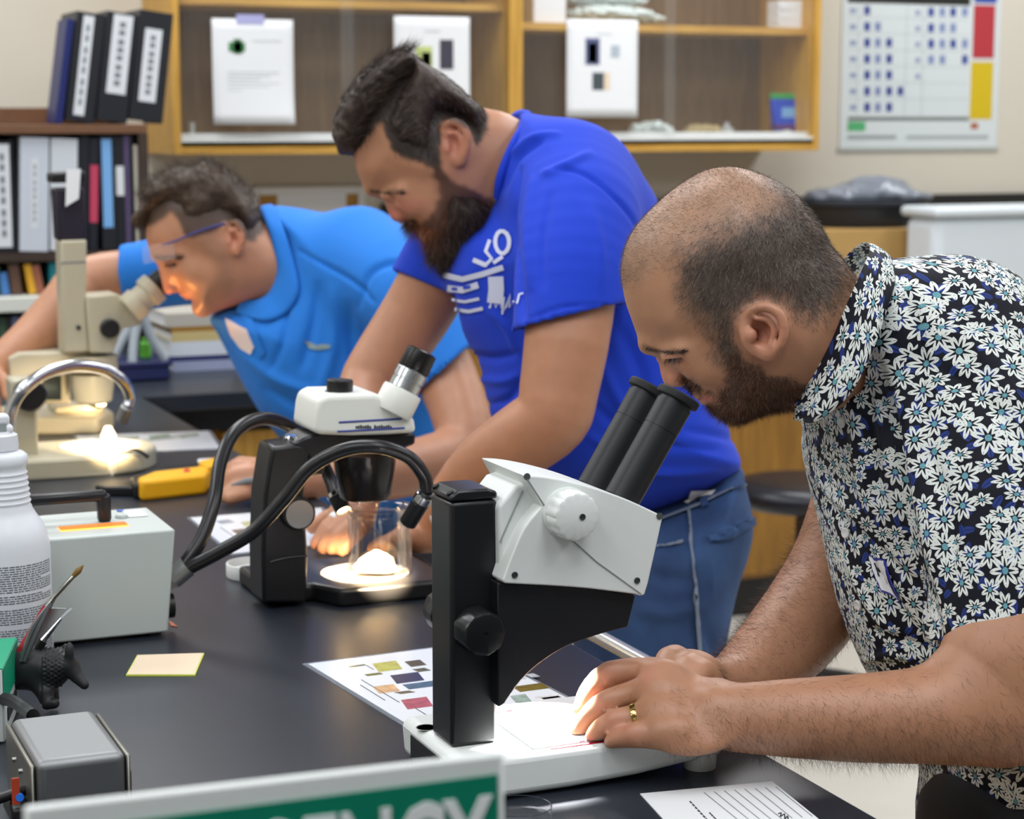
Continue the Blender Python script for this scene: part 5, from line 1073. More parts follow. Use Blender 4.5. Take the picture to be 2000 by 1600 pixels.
    # zoom knob
    c = P(1106, 1001); zk = lathe([(.0205, 0), (.0205, .004), (.0195, .0045), (.0195, .018), (.0185, .0205), (.0165, .0215), (.0001, .0215)], 64, c, (0, -1, 0), lambda q, z: (1-.05*max(0, math.cos(14*q))**2) if .0044 < z < .021 else 1)
    k = part('zoom_knob', zk, M_hd, t, smooth=35); cc = c+np.array([.004, -.0216, 0]); part('knob_screw', lathe([(.0026, 0), (.0026, .0006), (.0017, .0006), (.0015, -.0002), (.0001, -.0002)], 18, cc, (0, -1, 0)), MATS['screw_steel'], k)
    # black hood below the head
    Yb = 1.412; arc = catmull([P(1226, 1225, Yb), P(1170, 1240, Yb), P(1110, 1262, Yb), P(1060, 1292, Yb), P(1018, 1330, Yb), P(986, 1376, Yb)], 4)
    hood = [P(972, 1139, Yb), P(1070, 1143, Yb), P(1150, 1149, Yb), P(1242, 1162, Yb)]+list(arc)+[P(974, 1382, Yb)]
    part('light_hood', prism(hood, (0, .075, 0)), mat('hood_black', (22, 23, 27), .38), t, bevel=.0012, smooth=40)
    # eyepiece tubes
    M_tube = mat('tube_black', (30, 31, 34), .42)
    for dy in (0, .052):
        b = P(1228, 950, 1.424); e = P(1327, 772, 1.424); off = np.array([0, dy, 0]); b, e = b+off, e+off; ax = (e-b)/np.linalg.norm(e-b); L = np.linalg.norm(e-b)
        tb = part('eyepiece_tube', lathe([(.0148, -.012), (.0148, L*.62), (.0144, L*.622), (.0144, L*.628), (.0148, L*.63), (.0151, L*.90), (.0139, L*.902), (.0139, L*.93), (.0153, L*.932)], 40, b, ax), M_tube, t)
        part('eyecup', lathe([(.0156, L*.93), (.0180, L*.94), (.0184, L*.955), (.0184, L*1.0), (.0175, L*1.012), (.0138, L*1.012), (.0124, L*.98), (.0001, L*.97)], 40, b, ax), mat('rubber_black', (26, 26, 28), .6), tb)
    spot('stage_lamp', (.668, 1.4495, 1.030), (.648, 1.4495, .955), 24, (1, .98, .96), 78, .010, .25)
    return t
scope_a()
# ================================================================== middle microscope (black stand, white head)
def scope_b():
    t = thing('microscope', 'black stand stereo microscope with white head and beaker on its lit stage', 'microscope', (.66, 2.1, BZ))
    Yn = 2.055; P = lambda x, y, Y=Yn: pY(x, y, Y)
    base = part('base', prism([(.588, 2.075, BZ), (.640, 2.075, BZ), (.660, 2.035, BZ), (.775, 2.035, BZ), (.795, 2.06, BZ), (.795, 2.17, BZ), (.775, 2.195, BZ), (.588, 2.195, BZ)], (0, 0, .021)), M_blackm, t, bevel=.005, seg=3)
    dc = pz(716, 1120, .9415); part('stage_disc', lathe([(.050, 0), (.050, .0008), (.049, .0012), (.0001, .0012)], 48, (dc[0], dc[1]+.006, .941), (0, 0, 1)), mat('disc_white', (232, 230, 224), .4), base)
    col = [P(514, 1178), P(600, 1178), P(602, 1080), P(594, 965), P(604, 895), P(606, 872), P(580, 868), P(532, 874), P(527, 900), P(516, 968), P(512, 1080)]
    c = part('column', prism(col, (0, .055, 0)), M_blackm, t, bevel=.004, seg=3)
    part('column_ridge', tube([P(528, 1098, Yn-.001), P(560, 1090, Yn-.001), P(600, 1086, Yn-.001)], .0012, 6, 3), M_blackm, c)
    part('post_top', lathe([(.010, 0), (.010, .008), (.0085, .010), (.0001, .010)], 24, P(572, 868, Yn+.025), (0, 0, 1)), M_chrome, c)
    kc = P(578, 1000, Yn); part('focus_knob', lathe([(.0185, 0), (.0185, .012), (.0175, .014), (.0165, .0142), (.0165, .0136), (.0001, .0136)], 40, kc, (0, -1, 0)), M_blackp, t)
    N = NT('radial_steel'); tc = N.node('ShaderNodeTexCoord'); N.b.inputs['Metallic'].default_value = 1; N.b.inputs['Roughness'].default_value = .3; N.b.inputs['Base Color'].default_value = lin((190, 188, 184)); N.b.inputs['Anisotropic'].default_value = .8
    part('knob_face', cyl(kc-np.array([0, .0135, 0]), kc-np.array([0, .0150, 0]), .0155, n=40), N.m, t)
    part('focus_knob', lathe([(.0185, 0), (.0185, .012), (.0175, .014), (.0001, .0142)], 40, kc+np.array([0, .055, 0]), (0, 1, 0)), M_blackp, t)
    arm = [P(572, 868), P(600, 852), P(645, 842), P(690, 850), P(812, 846), P(812, 868), P(770, 884), P(664, 884), P(640, 892), P(632, 930), P(606, 930), P(604, 892)]
    part('arm', prism(arm, (0, .055, 0)), M_blackm, t, bevel=.003)
    pod = lathe([(.0345, 0), (.0345, .012), (.0335, .02), (.0285, .049), (.026, .052), (.022, .052)], 36, P(712, 884, Yn+.0275), (0, 0, -1)); part('lens_pod', pod, mat('pod_black', (24, 22, 22), .25), t)
    hd = [P(612, 846), P(617, 800), P(622, 780), P(640, 772), P(735, 769), P(765, 782), P(800, 804), P(811, 822), P(815, 846), P(760, 850), P(690, 852), P(630, 850)]
    Yh = Yn-.012; hd = [P(x_, y_, Yh) for x_, y_ in ((612, 846), (617, 800), (622, 780), (640, 772), (735, 769), (765, 782), (800, 804), (811, 822), (815, 846), (760, 850), (690, 852), (630, 850))]
    M_hw = mat('scope_ivory', (232, 234, 226), .35)
    h = part('head', prism(hd, (0, .08, 0)), M_hw, t, bevel=.006, seg=4, smooth=40)
    M_bl = mat('stripe_blue', (38, 60, 150), .4)
    for (x0, y0, x1, y1) in ((662, 825, 784, 818), (659, 843, 790, 836)): part('blue_stripe', tube([P(x0, y0, Yh-.0002), P((x0+x1)/2, (y0+y1)/2, Yh-.0002), P(x1, y1, Yh-.0002)], .0012, 6, 2), M_bl, h)
    for k in range(16):
        if k in (7,): continue
        x = 678+k*4.6; part('small_print', box(*sorted((P(x, 0)[0], P(x+3.4, 0)[0])), Yh-.0006, Yh, P(x, 835)[2], P(x, 830-(k % 3))[2]), M_ink, h)
    part('zoom_dial', lathe([(.0175, 0), (.0175, .002), (.0145, .0025), (.0145, .0155), (.0135, .017), (.0001, .017)], 36, P(663, 771, Yh+.03), (.06, 0, 1)), M_blackp, t); part('dial_ring', lathe([(.0165, 0), (.0185, .001), (.0185, .0028), (.0165, .0035)], 36, P(663, 771, Yh+.03), (.06, 0, 1)), M_chrome, t)
    for dy in (.008, .060):
        b = P(768, 800, Yh+dy); e = P(824, 688, Yh+dy); L = np.linalg.norm(e-b); ax = (e-b)/L
        hs = part('eyepiece_holder', lathe([(.0205, -.004), (.0225, .002), (.0225, L*.30), (.0215, L*.34)], 36, b, ax), M_hw, t)
        part('eyepiece_ring', lathe([(.0165, L*.34), (.0175, L*.35), (.0175, L*.48), (.0165, L*.49), (.0165, L*.51), (.0178, L*.52), (.0178, L*.66), (.0165, L*.68)], 36, b, ax), mat('ring_silver', (196, 200, 200), .25, metal=.9), hs)
        part('eyecup', lathe([(.0172, L*.68), (.0178, L*.70), (.0172, L*1.0), (.0150, L*1.02), (.0135, L*.98), (.0001, L*.97)], 36, b, ax), mat('eyecup_black', (20, 19, 18), .3), hs)
    # beaker
    bc = pz(745, 1122, .9425); bc[1] += .004; r = .036
    bk = thing('beaker', 'clear glass beaker standing on the lit stage of the middle microscope', 'beaker', (bc[0], bc[1], .9425))
    g = lathe([(r-.003, 0), (r, .003), (r, .061), (r+.0015, .063), (r+.0015, .0655), (r-.0005, .068), (r, .074), (r+.002, .0755), (r+.002, .078), (r-.001, .078), (r-.0022, .074), (r-.0022, .004), (r-.006, .003)], 40, (bc[0], bc[1], .943), (0, 0, 1))
    part('vessel', g, glass_pane('beaker_glass', (255, 248, 240), .03, True), bk, smooth=50)
    part('specimen', lathe([(.022, 0), (.024, .004), (.018, .012), (.010, .018), (.003, .022)], 20, (bc[0]-.004, bc[1], .9475), (0, 0, 1), lambda q, z: 1+.14*math.sin(3*q+z*200)), mat('specimen_pale', (236, 222, 190), .5), bk)
    return t, bc
_, BEAK = scope_b()
# ---- fibre light source with two goosenecks
def gooseneck_light():
    t = thing('light_source', 'pale grey fibre light box with handle, glowing vent and two black goosenecks', 'light box', (.40, 2.05, BZ))
    b = part('housing', prism([(.312, 1.992, .924), (.458, 1.992, .924), (.468, 1.992, 1.032), (.312, 1.992, 1.032)], (0, .13, 0)), M_lgrey, t, bevel=.0025, seg=3)
    for x in (.325, .445):
        for y in (2.005, 2.10): part('rubber_foot', cyl((x, y, BZ), (x, y, .9245), .008, n=16), M_blackp, t)
    z = 1.0325
    a, c_ = pz(120, 1038, z), pz(250, 1026, z)
    part('glow_vent', box(a[0], c_[0], a[1]+.001, a[1]+.022, z-.001, z+.0005), mat('vent_glow', (255, 150, 50), .5, emit=(255, 160, 60), estr=2.2), t, label='glowing orange cooling vent')
    for k in range(4): part('vent_slat', box(a[0], c_[0], a[1]+.004+.005*k, a[1]+.0055+.005*k, z, z+.0012), mat('vent_slat_m', (214, 150, 80), .4), t)
    part('sticker', box(.437, .458, 2.07, 2.105, z, z+.0006), M_paper, t); part('blue_dot', lathe([(.004, 0), (.004, .0008), (.0001, .0008)], 20, (.436, 2.110, z), (0, 0, 1)), mat('dot_blue', (70, 110, 200), .5), t)
    part('toggle_nut', lathe([(.007, 0), (.006, .003), (.002, .0035)], 20, (.43, 2.075, z), (0, 0, 1)), M_lgrey, t)
    hh = 1.066; y = 2.062
    part('handle', merge(box(.312, .412, y-.007, y+.007, hh-.012, hh), box(.402, .416, y-.007, y+.007, z-.001, hh-.004), box(.312, .326, y-.007, y+.007, z-.001, hh-.004)), M_blackm, t, bevel=.004)
    part('socket', cyl((.463, 2.035, .972), (.474, 2.035, .972), .015, .013), M_blackp, t)
    A = at(338, 1132, 2.085); B = at(366, 1106, 2.085); part('ferrule', merge(cyl((.474, 2.035, .972), A, .012, .0105), cyl(A, B, .0105, .0115)), M_steel, t)
    part('plug_below', cyl((.460, 2.02, .945), (.470, 2.02, .945), .013), M_blackp, t)
    M_gn = mat('gooseneck_black', (26, 26, 28), .3)
    g1 = [(360, 1114, 2.085), (425, 1080, 2.08), (495, 1038, 2.075), (555, 975, 2.07), (605, 915, 2.065), (670, 880, 2.06), (735, 873, 2.06), (795, 892, 2.07), (828, 930, 2.078), (834, 962, 2.08)]
    g2 = [(358, 1104, 2.09), (392, 1056, 2.10), (418, 980, 2.12), (430, 905, 2.15), (458, 845, 2.18), (508, 818, 2.22), (560, 830, 2.26), (610, 870, 2.28), (642, 930, 2.275), (654, 966, 2.26)]
    for g_ in (g1, g2):
        q = np.array([at(*p) for p in g_]); n = part('gooseneck', tube(q, .0073, 12, 30, ribs=1, ribamp=.05), M_gn, t, smooth=80)
    def head(p0, p1, lens=False):
        a, b = at(*p0), at(*p1); L = np.linalg.norm(b-a)
        h = part('lamp_head', lathe([(.007, -.002), (.009, 0), (.009, L*.3), (.0095, L*.32), (.0095, L), (.0078, L), (.0076, L-.003), (.0001, L-.003)], 24, a, b-a), M_blackm, t)
        part('head_collar', lathe([(.0096, L*.02), (.0102, L*.04), (.0102, L*.24), (.0096, L*.26)], 24, a, b-a), M_chrome, h)
        part('lens', lathe([(.0074, 0), (.006, .0015), (.0001, .002)], 20, a+(b-a)*((L-.0028)/L), b-a), mat('lamp_lens', (255, 230, 190), .3, emit=(255, 214, 150), estr=60.), h)
        return b, (b-a)/L
    b1, d1 = head((833, 964, 2.078), (797, 1021, 2.098)); b2, d2 = head((654, 964, 2.26), (671, 998, 2.25))
    tg = np.array([BEAK[0]-.008, BEAK[1]+.002, .942])
    spot('fibre_lamp', b1+d1*.002, tg, 80, (1, .74, .44), 36, .006, .5); spot('fibre_lamp', b2+d2*.002, tg, 80, (1, .74, .44), 44, .006, .5)
gooseneck_light()
# ================================================================== far cream microscopes
def box_c(x, y, Y, w, h, dep): p = pY(x, y, Y); return p
def scope_c():
    t = thing('microscope', 'tall cream boom microscope with black camera used by the far man', 'microscope', (.62, 3.40, BZ))
    Y = 3.30; P = lambda x, y, Y_=Y: pY(x, y, Y_)
    def pr(name, pts, dep, m_, Y_=Y, par=t, bev=.004): return part(name, prism([P(x, y, Y_) for x, y in pts], (0, dep, 0)), m_, par, bevel=bev, seg=3)
    base = part('base', prism([(.545, 3.40, BZ), (.66, 3.36, BZ), (.70, 3.42, BZ), (.70, 3.50, BZ), (.66, 3.56, BZ), (.50, 3.56, BZ)], (0, 0, .03)), M_cream, t, bevel=.006)
    part('stage_plate', prism([(.60, 3.42, .9505), (.68, 3.41, .9505), (.68, 3.49, .9505), (.60, 3.50, .9505)], (0, 0, .012)), M_cream, t, bevel=.003)
    pr('post', [(18, 760), (60, 760), (60, 838), (30, 838)], .06, M_cream, 3.46)
    fr = pr('mirror_frame', [(78, 728), (138, 728), (138, 790), (84, 790)], .03, M_cream, 3.40); pr('mirror', [(84, 734), (120, 734), (120, 782), (88, 782)], .006, mat('mirror_dark', (70, 80, 82), .1, metal=.6), 3.394, fr, 0)
    arm = pr('boom_arm', [(18, 700), (40, 690), (160, 688), (230, 692), (232, 722), (160, 730), (70, 732), (18, 748)], .07, M_cream, Y+.02)
    pr('column', [(118, 470), (170, 468), (168, 600), (175, 688), (124, 690), (120, 560)], .05, M_cream, Y)
    part('black_band', prism([P(119, 512, Y-.0005), P(168, 510, Y-.0005), P(168, 513, Y-.0005), P(119, 515, Y-.0005)], (0, .002, 0)), M_inkg, t)
    c = pr('camera_tube', [(108, 368), (165, 366), (168, 470), (114, 470)], .045, mat('tube_dark', (34, 30, 44), .4), Y+.003); pr('tube_rim', [(101, 338), (168, 334), (168, 356), (102, 358)], .052, M_blackp, Y, c)
    part('paper_flag', prism([P(130, 330, Y-.004), P(158, 330, Y-.004), P(154, 388, Y-.006), P(146, 393, Y-.006), P(128, 404, Y-.006)], (0, .001, 0)), M_paper, t, label='white paper strip')
    part('ball', lathe([(.004, 0), (.006, .003), (.006, .007), (.004, .010), (.0001, .011)], 16, P(150, 467, Y+.02), (0, 0, 1)), M_chrome, t)
    hd = pr('head', [(168, 578), (228, 574), (262, 590), (280, 622), (276, 636), (240, 642), (222, 690), (176, 690)], .07, M_cream, Y-.01)
    part('knob', lathe([(.016, 0), (.016, .012), (.014, .014), (.0001, .014)], 28, P(213, 641, Y-.01), (0, -1, 0)), M_blackp, t); part('screw', lathe([(.004, 0), (.004, .003), (.0001, .003)], 14, P(153, 640, Y), (0, -1, 0)), M_ink, t)
    pod = part('objective', lathe([(.036, 0), (.036, .02), (.032, .045), (.024, .05)], 32, P(180, 730, Y+.035), (0, 0, -1)), M_cream, t); part('pod_neck', lathe([(.042, 0), (.044, .012), (.044, .025)], 32, P(178, 722, Y+.035), (0, 0, 1)), M_cream, t)
    for dy in (-.035, .012):
        b = P(252, 606, Y+dy); e = P(320, 545, Y+dy); L = np.linalg.norm(e-b); ax = (e-b)/L
        tb = part('eyepiece_tube', lathe([(.024, 0), (.026, .004), (.026, L*.28), (.022, L*.30), (.022, L*.5), (.027, L*.52), (.027, L*.74), (.021, L*.76)], 28, b, ax), M_cream, t); part('eyecup', lathe([(.020, L*.76), (.021, L*.78), (.020, L*1.02), (.016, L*1.04), (.0001, L*1.03)], 28, b, ax), M_blackp, tb)
    # ring lamp under the boom
    part('lamp', lathe([(.0075, 0), (.009, .004), (.0075, .010), (.0001, .012)], 18, P(197, 792, 3.36), (0, 0, 1)), mat('lamp_warm', (255, 236, 200), .3, emit=(255, 220, 160), estr=14.), t)
    part('lamp_bracket', tube([P(155, 760, 3.38), P(170, 786, 3.37), P(196, 796, 3.36)], .004, 8, 4), M_blackp, t)
    spot('face_glow_fill', P(222, 800, 3.24), at(365, 575, 3.22), 3.2, (1, .40, .10), 56, .02, 1); spot('arm_glow_fill', P(60, 790, 3.5), at(170, 590, 3.46), 1.6, (1, .42, .10), 80, .02, .8); spot('boom_lamp_down', P(185, 786, 3.39), (.63, 3.46, .95), .4, (1, .7, .4), 110, .02)  # orange spots on face and arm are added, standing in for stage glow
scope_c()
def scope_d():
    t = thing('microscope_stand', 'round-fronted cream microscope stand with bright lit plate', 'microscope stand', (.56, 3.03, BZ))
    c = np.array([.575, 3.03]); n = 28; pts = [(.44, 2.955, BZ), (.60, 2.955, BZ)]+[(.60+.085*math.cos(a), 3.04+.085*math.sin(a), BZ) for a in np.linspace(-math.pi/2, math.pi/2, n)]+[(.44, 3.125, BZ)]
    b = part('base', prism(pts, (0, 0, .032)), M_cream, t, bevel=.008, seg=4, smooth=50)
    part('stage_disc', lathe([(.062, 0), (.062, .002), (.0001, .0025)], 40, (.60, 3.04, .9522), (0, 0, 1)), mat('disc_glow_white', (240, 238, 232), .4), b)
    part('specimen_cup', lathe([(.010, 0), (.012, .012), (.005, .026), (.0001, .027)], 18, (.615, 3.05, .955), (0, 0, 1)), mat('cup_white', (244, 240, 232), .3), t)
    Y = 3.0; P = lambda x, y, Y_=Y: pY(x, y, Y_)
    part('post', prism([P(22, 742), P(74, 742), P(76, 905), P(30, 905)], (0, .06, 0)), M_cream, t, bevel=.006, seg=3)
    part('focus_knob', lathe([(.024, 0), (.024, .02), (.021, .024), (.0001, .024)], 32, P(56, 770, Y), (0, -1, 0)), M_blackp, t)
    part('clip', tube([(.60, 2.96, .953), (.635, 2.955, .957), (.655, 2.95, .945)], .003, 8, 4), M_blackp, t)
scope_d()
g = thing('gooseneck_lamp', 'silver gooseneck lamp arching over the cream stand', 'lamp', (*pz(12, 905, BZ)[:2], BZ))
q = [at(*p) for p in ((12, 905, 2.80), (14, 850, 2.80), (24, 795, 2.80), (48, 758, 2.80), (90, 728, 2.82), (150, 714, 2.85), (205, 722, 2.88), (240, 745, 2.90), (254, 775, 2.92), (250, 795, 2.92))]
q[0][2] = BZ+.004
part('neck', tube(q, .0085, 12, 26, ribs=1, ribamp=.04), mat('silver_neck', (200, 202, 206), .22, metal=1), g, smooth=80)
part('foot', lathe([(.03, 0), (.03, .006), (.012, .012)], 28, (q[0][0], q[0][1], BZ), (0, 0, 1)), M_steel, g)
a, b_ = at(250, 793, 2.92), at(238, 822, 2.93); L = np.linalg.norm(b_-a); part('lamp_head', lathe([(.008, 0), (.010, .003), (.010, L), (.008, L), (.0001, L-.002)], 20, a, b_-a), M_steel, g); part('lens', lathe([(.0078, 0), (.005, .002), (.0001, .0025)], 16, b_-(b_-a)*.06, b_-a), MATS['lamp_lens'], g)
spot('gooseneck_bulb', b_+(b_-a)*.1, (.60, 3.04, .955), 18, (1, .74, .42), 64, .008, 1.)
# ---- yellow and black tool
t = thing('heat_tool', 'yellow and black pistol-shaped tool lying on the bench', 'tool', (*pz(330, 965, BZ)[:2], BZ))
P = lambda x, y, z=BZ: pz(x, y, z)
def flat(name, pts, h, m_, par, z=BZ, bev=.004): return part(name, prism([P(x, y, z) for x, y in pts], (0, 0, h)), m_, par, bevel=bev, seg=3)
bd = flat('body', [(255, 962), (300, 940), (415, 928), (425, 940), (300, 975), (262, 976)], .022, M_blackp, t)
flat('grip', [(270, 972), (300, 960), (400, 948), (412, 952), (404, 966), (300, 978), (274, 980)], .030, mat('tool_yellow', (240, 176, 20), .45), t, bev=.006); flat('grip_end', [(388, 944), (424, 936), (428, 950), (405, 956)], .034, MATS['tool_yellow'], t)
flat('nozzle', [(185, 966), (258, 958), (262, 970), (205, 970)], .014, M_blackp, t, bev=.003); flat('red_button', [(358, 958), (372, 956), (374, 962), (360, 964)], .0325, mat('button_red', (200, 60, 30), .4), bd)
t2 = single('tape_strip', prism([P(386, 906), P(422, 904), P(424, 914), P(388, 916)], (0, 0, .008)), M_paper, 'small white block beside the yellow tool', 'block', bevel=.002)
# ================================================================== sheets on the bench
def lam(name, label, cor, pics, lines, clear=.012):
    A, B, C, Dd = [np.asarray(pz(x, y, BZ)) for x, y in cor]; o = (A+C)/2
    t = thing(name, label, 'laminated sheet', (o[0], o[1], BZ))
    part('plastic', prism([A, B, C, Dd], (0, 0, .0008)), glass_pane('laminate_film', (200, 208, 220), .35), t)
    s = lambda p, k: o+(p-o)*k
    q = [s(p, .95)+np.array([0, 0, .0009]) for p in (A, B, C, Dd)]; part('sheet', prism(q, (0, 0, .0006)), mat('sheet_gloss', (226, 230, 236), .18), t)
    for pts, col in pics: part('picture', prism([pz(x, y, BZ+.0015) for x, y in pts], (0, 0, .0003)), mat('pic_%d_%d_%d' % col, col, .25, noise=.55, nscale=110), t)
    if lines: part('caption', merge(*[tube([pz(x0, y0, BZ+.0017), pz(x1, y1, BZ+.0017)], .0004, 4, 0) for x0, y0, x1, y1 in lines]), M_ink, t)
q4 = lambda x, y, w, h, sk=13: [(x, y), (x+w, y-w*.13), (x+w+sk, y-w*.13+h), (x+sk, y+h)]
lam('laminated_sheet', 'laminated sheet of insect pictures lying behind the nearest microscope', ((590, 1298), (905, 1258), (1122, 1368), (800, 1427)),
    [(q4(727, 1297, 46, 16), (176, 176, 96)), (q4(762, 1320, 54, 16), (52, 58, 88)), (q4(786, 1338, 60, 9), (78, 104, 128)), (q4(728, 1342, 40, 13), (208, 170, 130)), (q4(783, 1368, 50, 18), (170, 90, 104)),
     (q4(790, 1293, 30, 10), (84, 78, 62)), (q4(805, 1308, 24, 5), (90, 90, 70)), (q4(680, 1302, 32, 2, 3), (90, 104, 80)), (q4(712, 1318, 30, 3, 6), (96, 100, 50)), (q4(770, 1353, 28, 3), (110, 100, 80)), (q4(1000, 1342, 58, 10, 16), (110, 96, 30)), (q4(996, 1360, 30, 16, 14), (150, 170, 160)), (q4(1044, 1362, 46, 14, 14), (232, 232, 222)), (q4(1056, 1364, 34, 3, 6), (90, 84, 30)), (q4(1066, 1370, 30, 3, 6), (70, 60, 24)), (q4(1000, 1322, 16, 6), (180, 184, 190)), (q4(1026, 1318, 16, 6), (180, 184, 190))],
    [(706, 1328, 780, 1372), (704, 1338, 752, 1368), (812, 1384, 832, 1396), (716, 1300, 730, 1308)])
lam('laminated_sheet', 'laminated picture sheet under the hand behind the middle microscope', ((365, 1012), (632, 992), (672, 1062), (452, 1086)), [(q4(470, 1020, 40, 14), (190, 190, 150)), (q4(452, 1036, 26, 9), (120, 110, 96)), (q4(480, 1040, 30, 10), (130, 150, 170)), (q4(488, 1062, 24, 5), (170, 100, 110)), (q4(420, 1018, 26, 6), (150, 160, 170))], [(430, 1030, 460, 1050)])
lam('laminated_sheet', 'pale laminated sheet lying behind the cream stand', ((140, 852), (412, 842), (438, 878), (168, 888)), [(q4(170, 858, 40, 6, 4), (170, 180, 170)), (q4(230, 856, 40, 6, 4), (160, 172, 164)), (q4(290, 852, 40, 7, 4), (150, 170, 150)), (q4(350, 850, 36, 7, 4), (165, 175, 165)), (q4(200, 870, 150, 5, 4), (180, 186, 186))], [])
# sticky note, form, petri dish, dish lid
n = [pz(*p, BZ+.0006) for p in ((246, 1320), (268, 1281), (399, 1277), (381, 1320))]
t = thing('sticky_note', 'pale yellow sticky note pad lying on the black bench', 'sticky note', (*np.mean(n, 0)[:2], BZ)); part('pad', prism([p-np.array([0, 0, .0006]) for p in n], (0, 0, .0014)), mat('note_yellow', (206, 216, 90), .6), t); o = np.mean(n, 0); part('top_sheet', prism([o+(p-o)*.965+np.array([0, 0, .0009]) for p in n], (0, 0, .0003)), mat('note_cream', (226, 206, 178), .6), t)
n = [pz(*p, BZ) for p in ((1250, 1552), (1508, 1528), (1624, 1622), (1330, 1640))]
t = thing('paper_form', 'white ruled form with handwriting at the near bench corner', 'paper', (*np.mean(n, 0)[:2], BZ)); part('page', prism(n, (0, 0, .0008)), M_paper, t)
part('rules', merge(*[tube([pz(x, 1548-i*.0+(1560-1548)*0-i*1.6, BZ+.001), pz(x+72, 1548-i*1.6+58, BZ+.001)], .00035, 4, 0) for i, x in enumerate(range(1375, 1530, 20))]), M_inkg, t)
part('heading', merge(*[tube([pz(1348+k*5.2, 1566+k*5.6, BZ+.001), pz(1351+k*5.2, 1569+k*5.6, BZ+.001)], .0008, 4, 0) for k in range(7)], *[tube([pz(1386+k*4, 1588+k*4, BZ+.001), pz(1388.5+k*4, 1590.5+k*4, BZ+.001)], .0007, 4, 0) for k in range(4)]), M_ink, t)
part('handwriting', tube([pz(*p, BZ+.001) for p in ((1520, 1590), (1526, 1588), (1524, 1596), (1532, 1590), (1533, 1600), (1538, 1594), (1540, 1604))], .0005, 5, 3), M_ink, t)
c = pz(1015, 1600, BZ); t = thing('petri_dish', 'clear plastic petri dish half hidden by the green sign', 'dish', (c[0], c[1], BZ)); part('dish', lathe([(.001, 0), (.024, 0), (.025, .001), (.025, .010), (.0238, .010), (.0238, .002), (.001, .0015)], 40, (c[0], c[1], BZ+.0005), (0, 0, 1)), M_glass, t, smooth=50)
c = pz(497, 1125, BZ); t = thing('dish_lid', 'shallow white round lid left of the middle microscope', 'lid', (c[0]+.0, c[1], BZ)); part('lid', lathe([(.028, 0), (.0325, .0005), (.033, .002), (.033, .016), (.0325, .0165), (.031, .0165), (.0305, .008), (.0001, .008)], 40, (c[0], c[1], BZ), (0, 0, 1)), M_white, t, smooth=50)
n = [pz(*p, BZ) for p in ((329, 1214), (338, 1218), (347, 1226), (334, 1224))]; single('orange_scrap', prism(n, (0, 0, .001)), mat('scrap_orange', (196, 104, 66), .6), 'tiny orange paper scrap beside the pale light box', 'scrap')
# ================================================================== left foreground things
def spray_bottle():
    ax = pz(14, 1300, BZ); d = W2C(ax)[2]; q = d/FPX; zz = lambda y: BZ+(1300-y)*q*1.005
    t = thing('spray_bottle', 'white plastic spray bottle with printed back label at the left edge', 'bottle', (ax[0], ax[1], BZ))
    pf = [(84, 1300), (90, 1294), (90, 1068), (88, 1052), (86, 1040), (78, 1020), (66, 1002), (58, 988)]
    for k in range(7): y = 985-k*11; pf += [(58-k*1.0, y), (55-k*1.0, y-4), (55-k*1.0, y-7)]
    pf += [(50, 906), (52, 945), (52, 945)][:1]+[(52, 902), (53, 898), (53, 868+18), (46, 880), (34, 876), (32, 868)]
    part('body', lathe([(r*q, zz(y)-BZ) for r, y in pf], 48, (ax[0], ax[1], BZ), (0, 0, 1)), mat('bottle_white', (226, 230, 236), .35), t, smooth=50)
    cp = part('cap', lathe([(36*q, zz(874)-BZ), (37*q, zz(868)-BZ), (35*q, zz(846)-BZ), (28*q, zz(842)-BZ), (26*q, zz(838)-BZ)], 40, (ax[0], ax[1], BZ), (0, 0, 1), lambda a, z: 1+.012*math.cos(40*a)), MATS['bottle_white'], t)
    hx, hy = ax[0], ax[1]
    part('nozzle_head', merge(box(hx-.045, hx+.013, hy-.011, hy+.011, zz(842), zz(826)), box(hx-.05, hx+.010, hy-.009, hy+.009, zz(826), zz(806))), MATS['bottle_white'], t, bevel=.003); part('lock_slot', box(hx-.002, hx+.006, hy-.0116, hy-.0108, zz(838), zz(822)), mat('slot_grey', (150, 158, 158), .5), t)
    part('trigger', tube([(hx-.02, hy, zz(830)), (hx-.035, hy, zz(860)), (hx-.03, hy, zz(890))], .005, 8, 3), MATS['bottle_white'], t)
    # printed label: short dashes of text wrapped on the body
    gs = []; rng = random.Random(4); R = 90.4*q
    for row in range(46):
        y = 1086+row*4.4
        if row in (12, 17, 18, 26, 27, 34): continue
        a = -1.95+.0
        while a < -.42:
            L = rng.uniform(.03, .13); e = min(a+L, -.42)
            gs.append((np.array([(hx+R*math.cos(x_), hy+R*math.sin(x_), zz(y+dy)) for x_, dy in ((a, 0), ((a+e)/2, 0), (e, 0), (e, 2.1), ((a+e)/2, 2.1), (a, 2.1))]), [(0, 1, 4, 5), (1, 2, 3, 4)])); a = e+rng.uniform(.012, .03)
            if row % 7 == 6 and a > -.9: break
    part('label_print', merge(*gs), mat('print_grey', (84, 90, 100), .7), t, smooth=0)
spray_bottle()
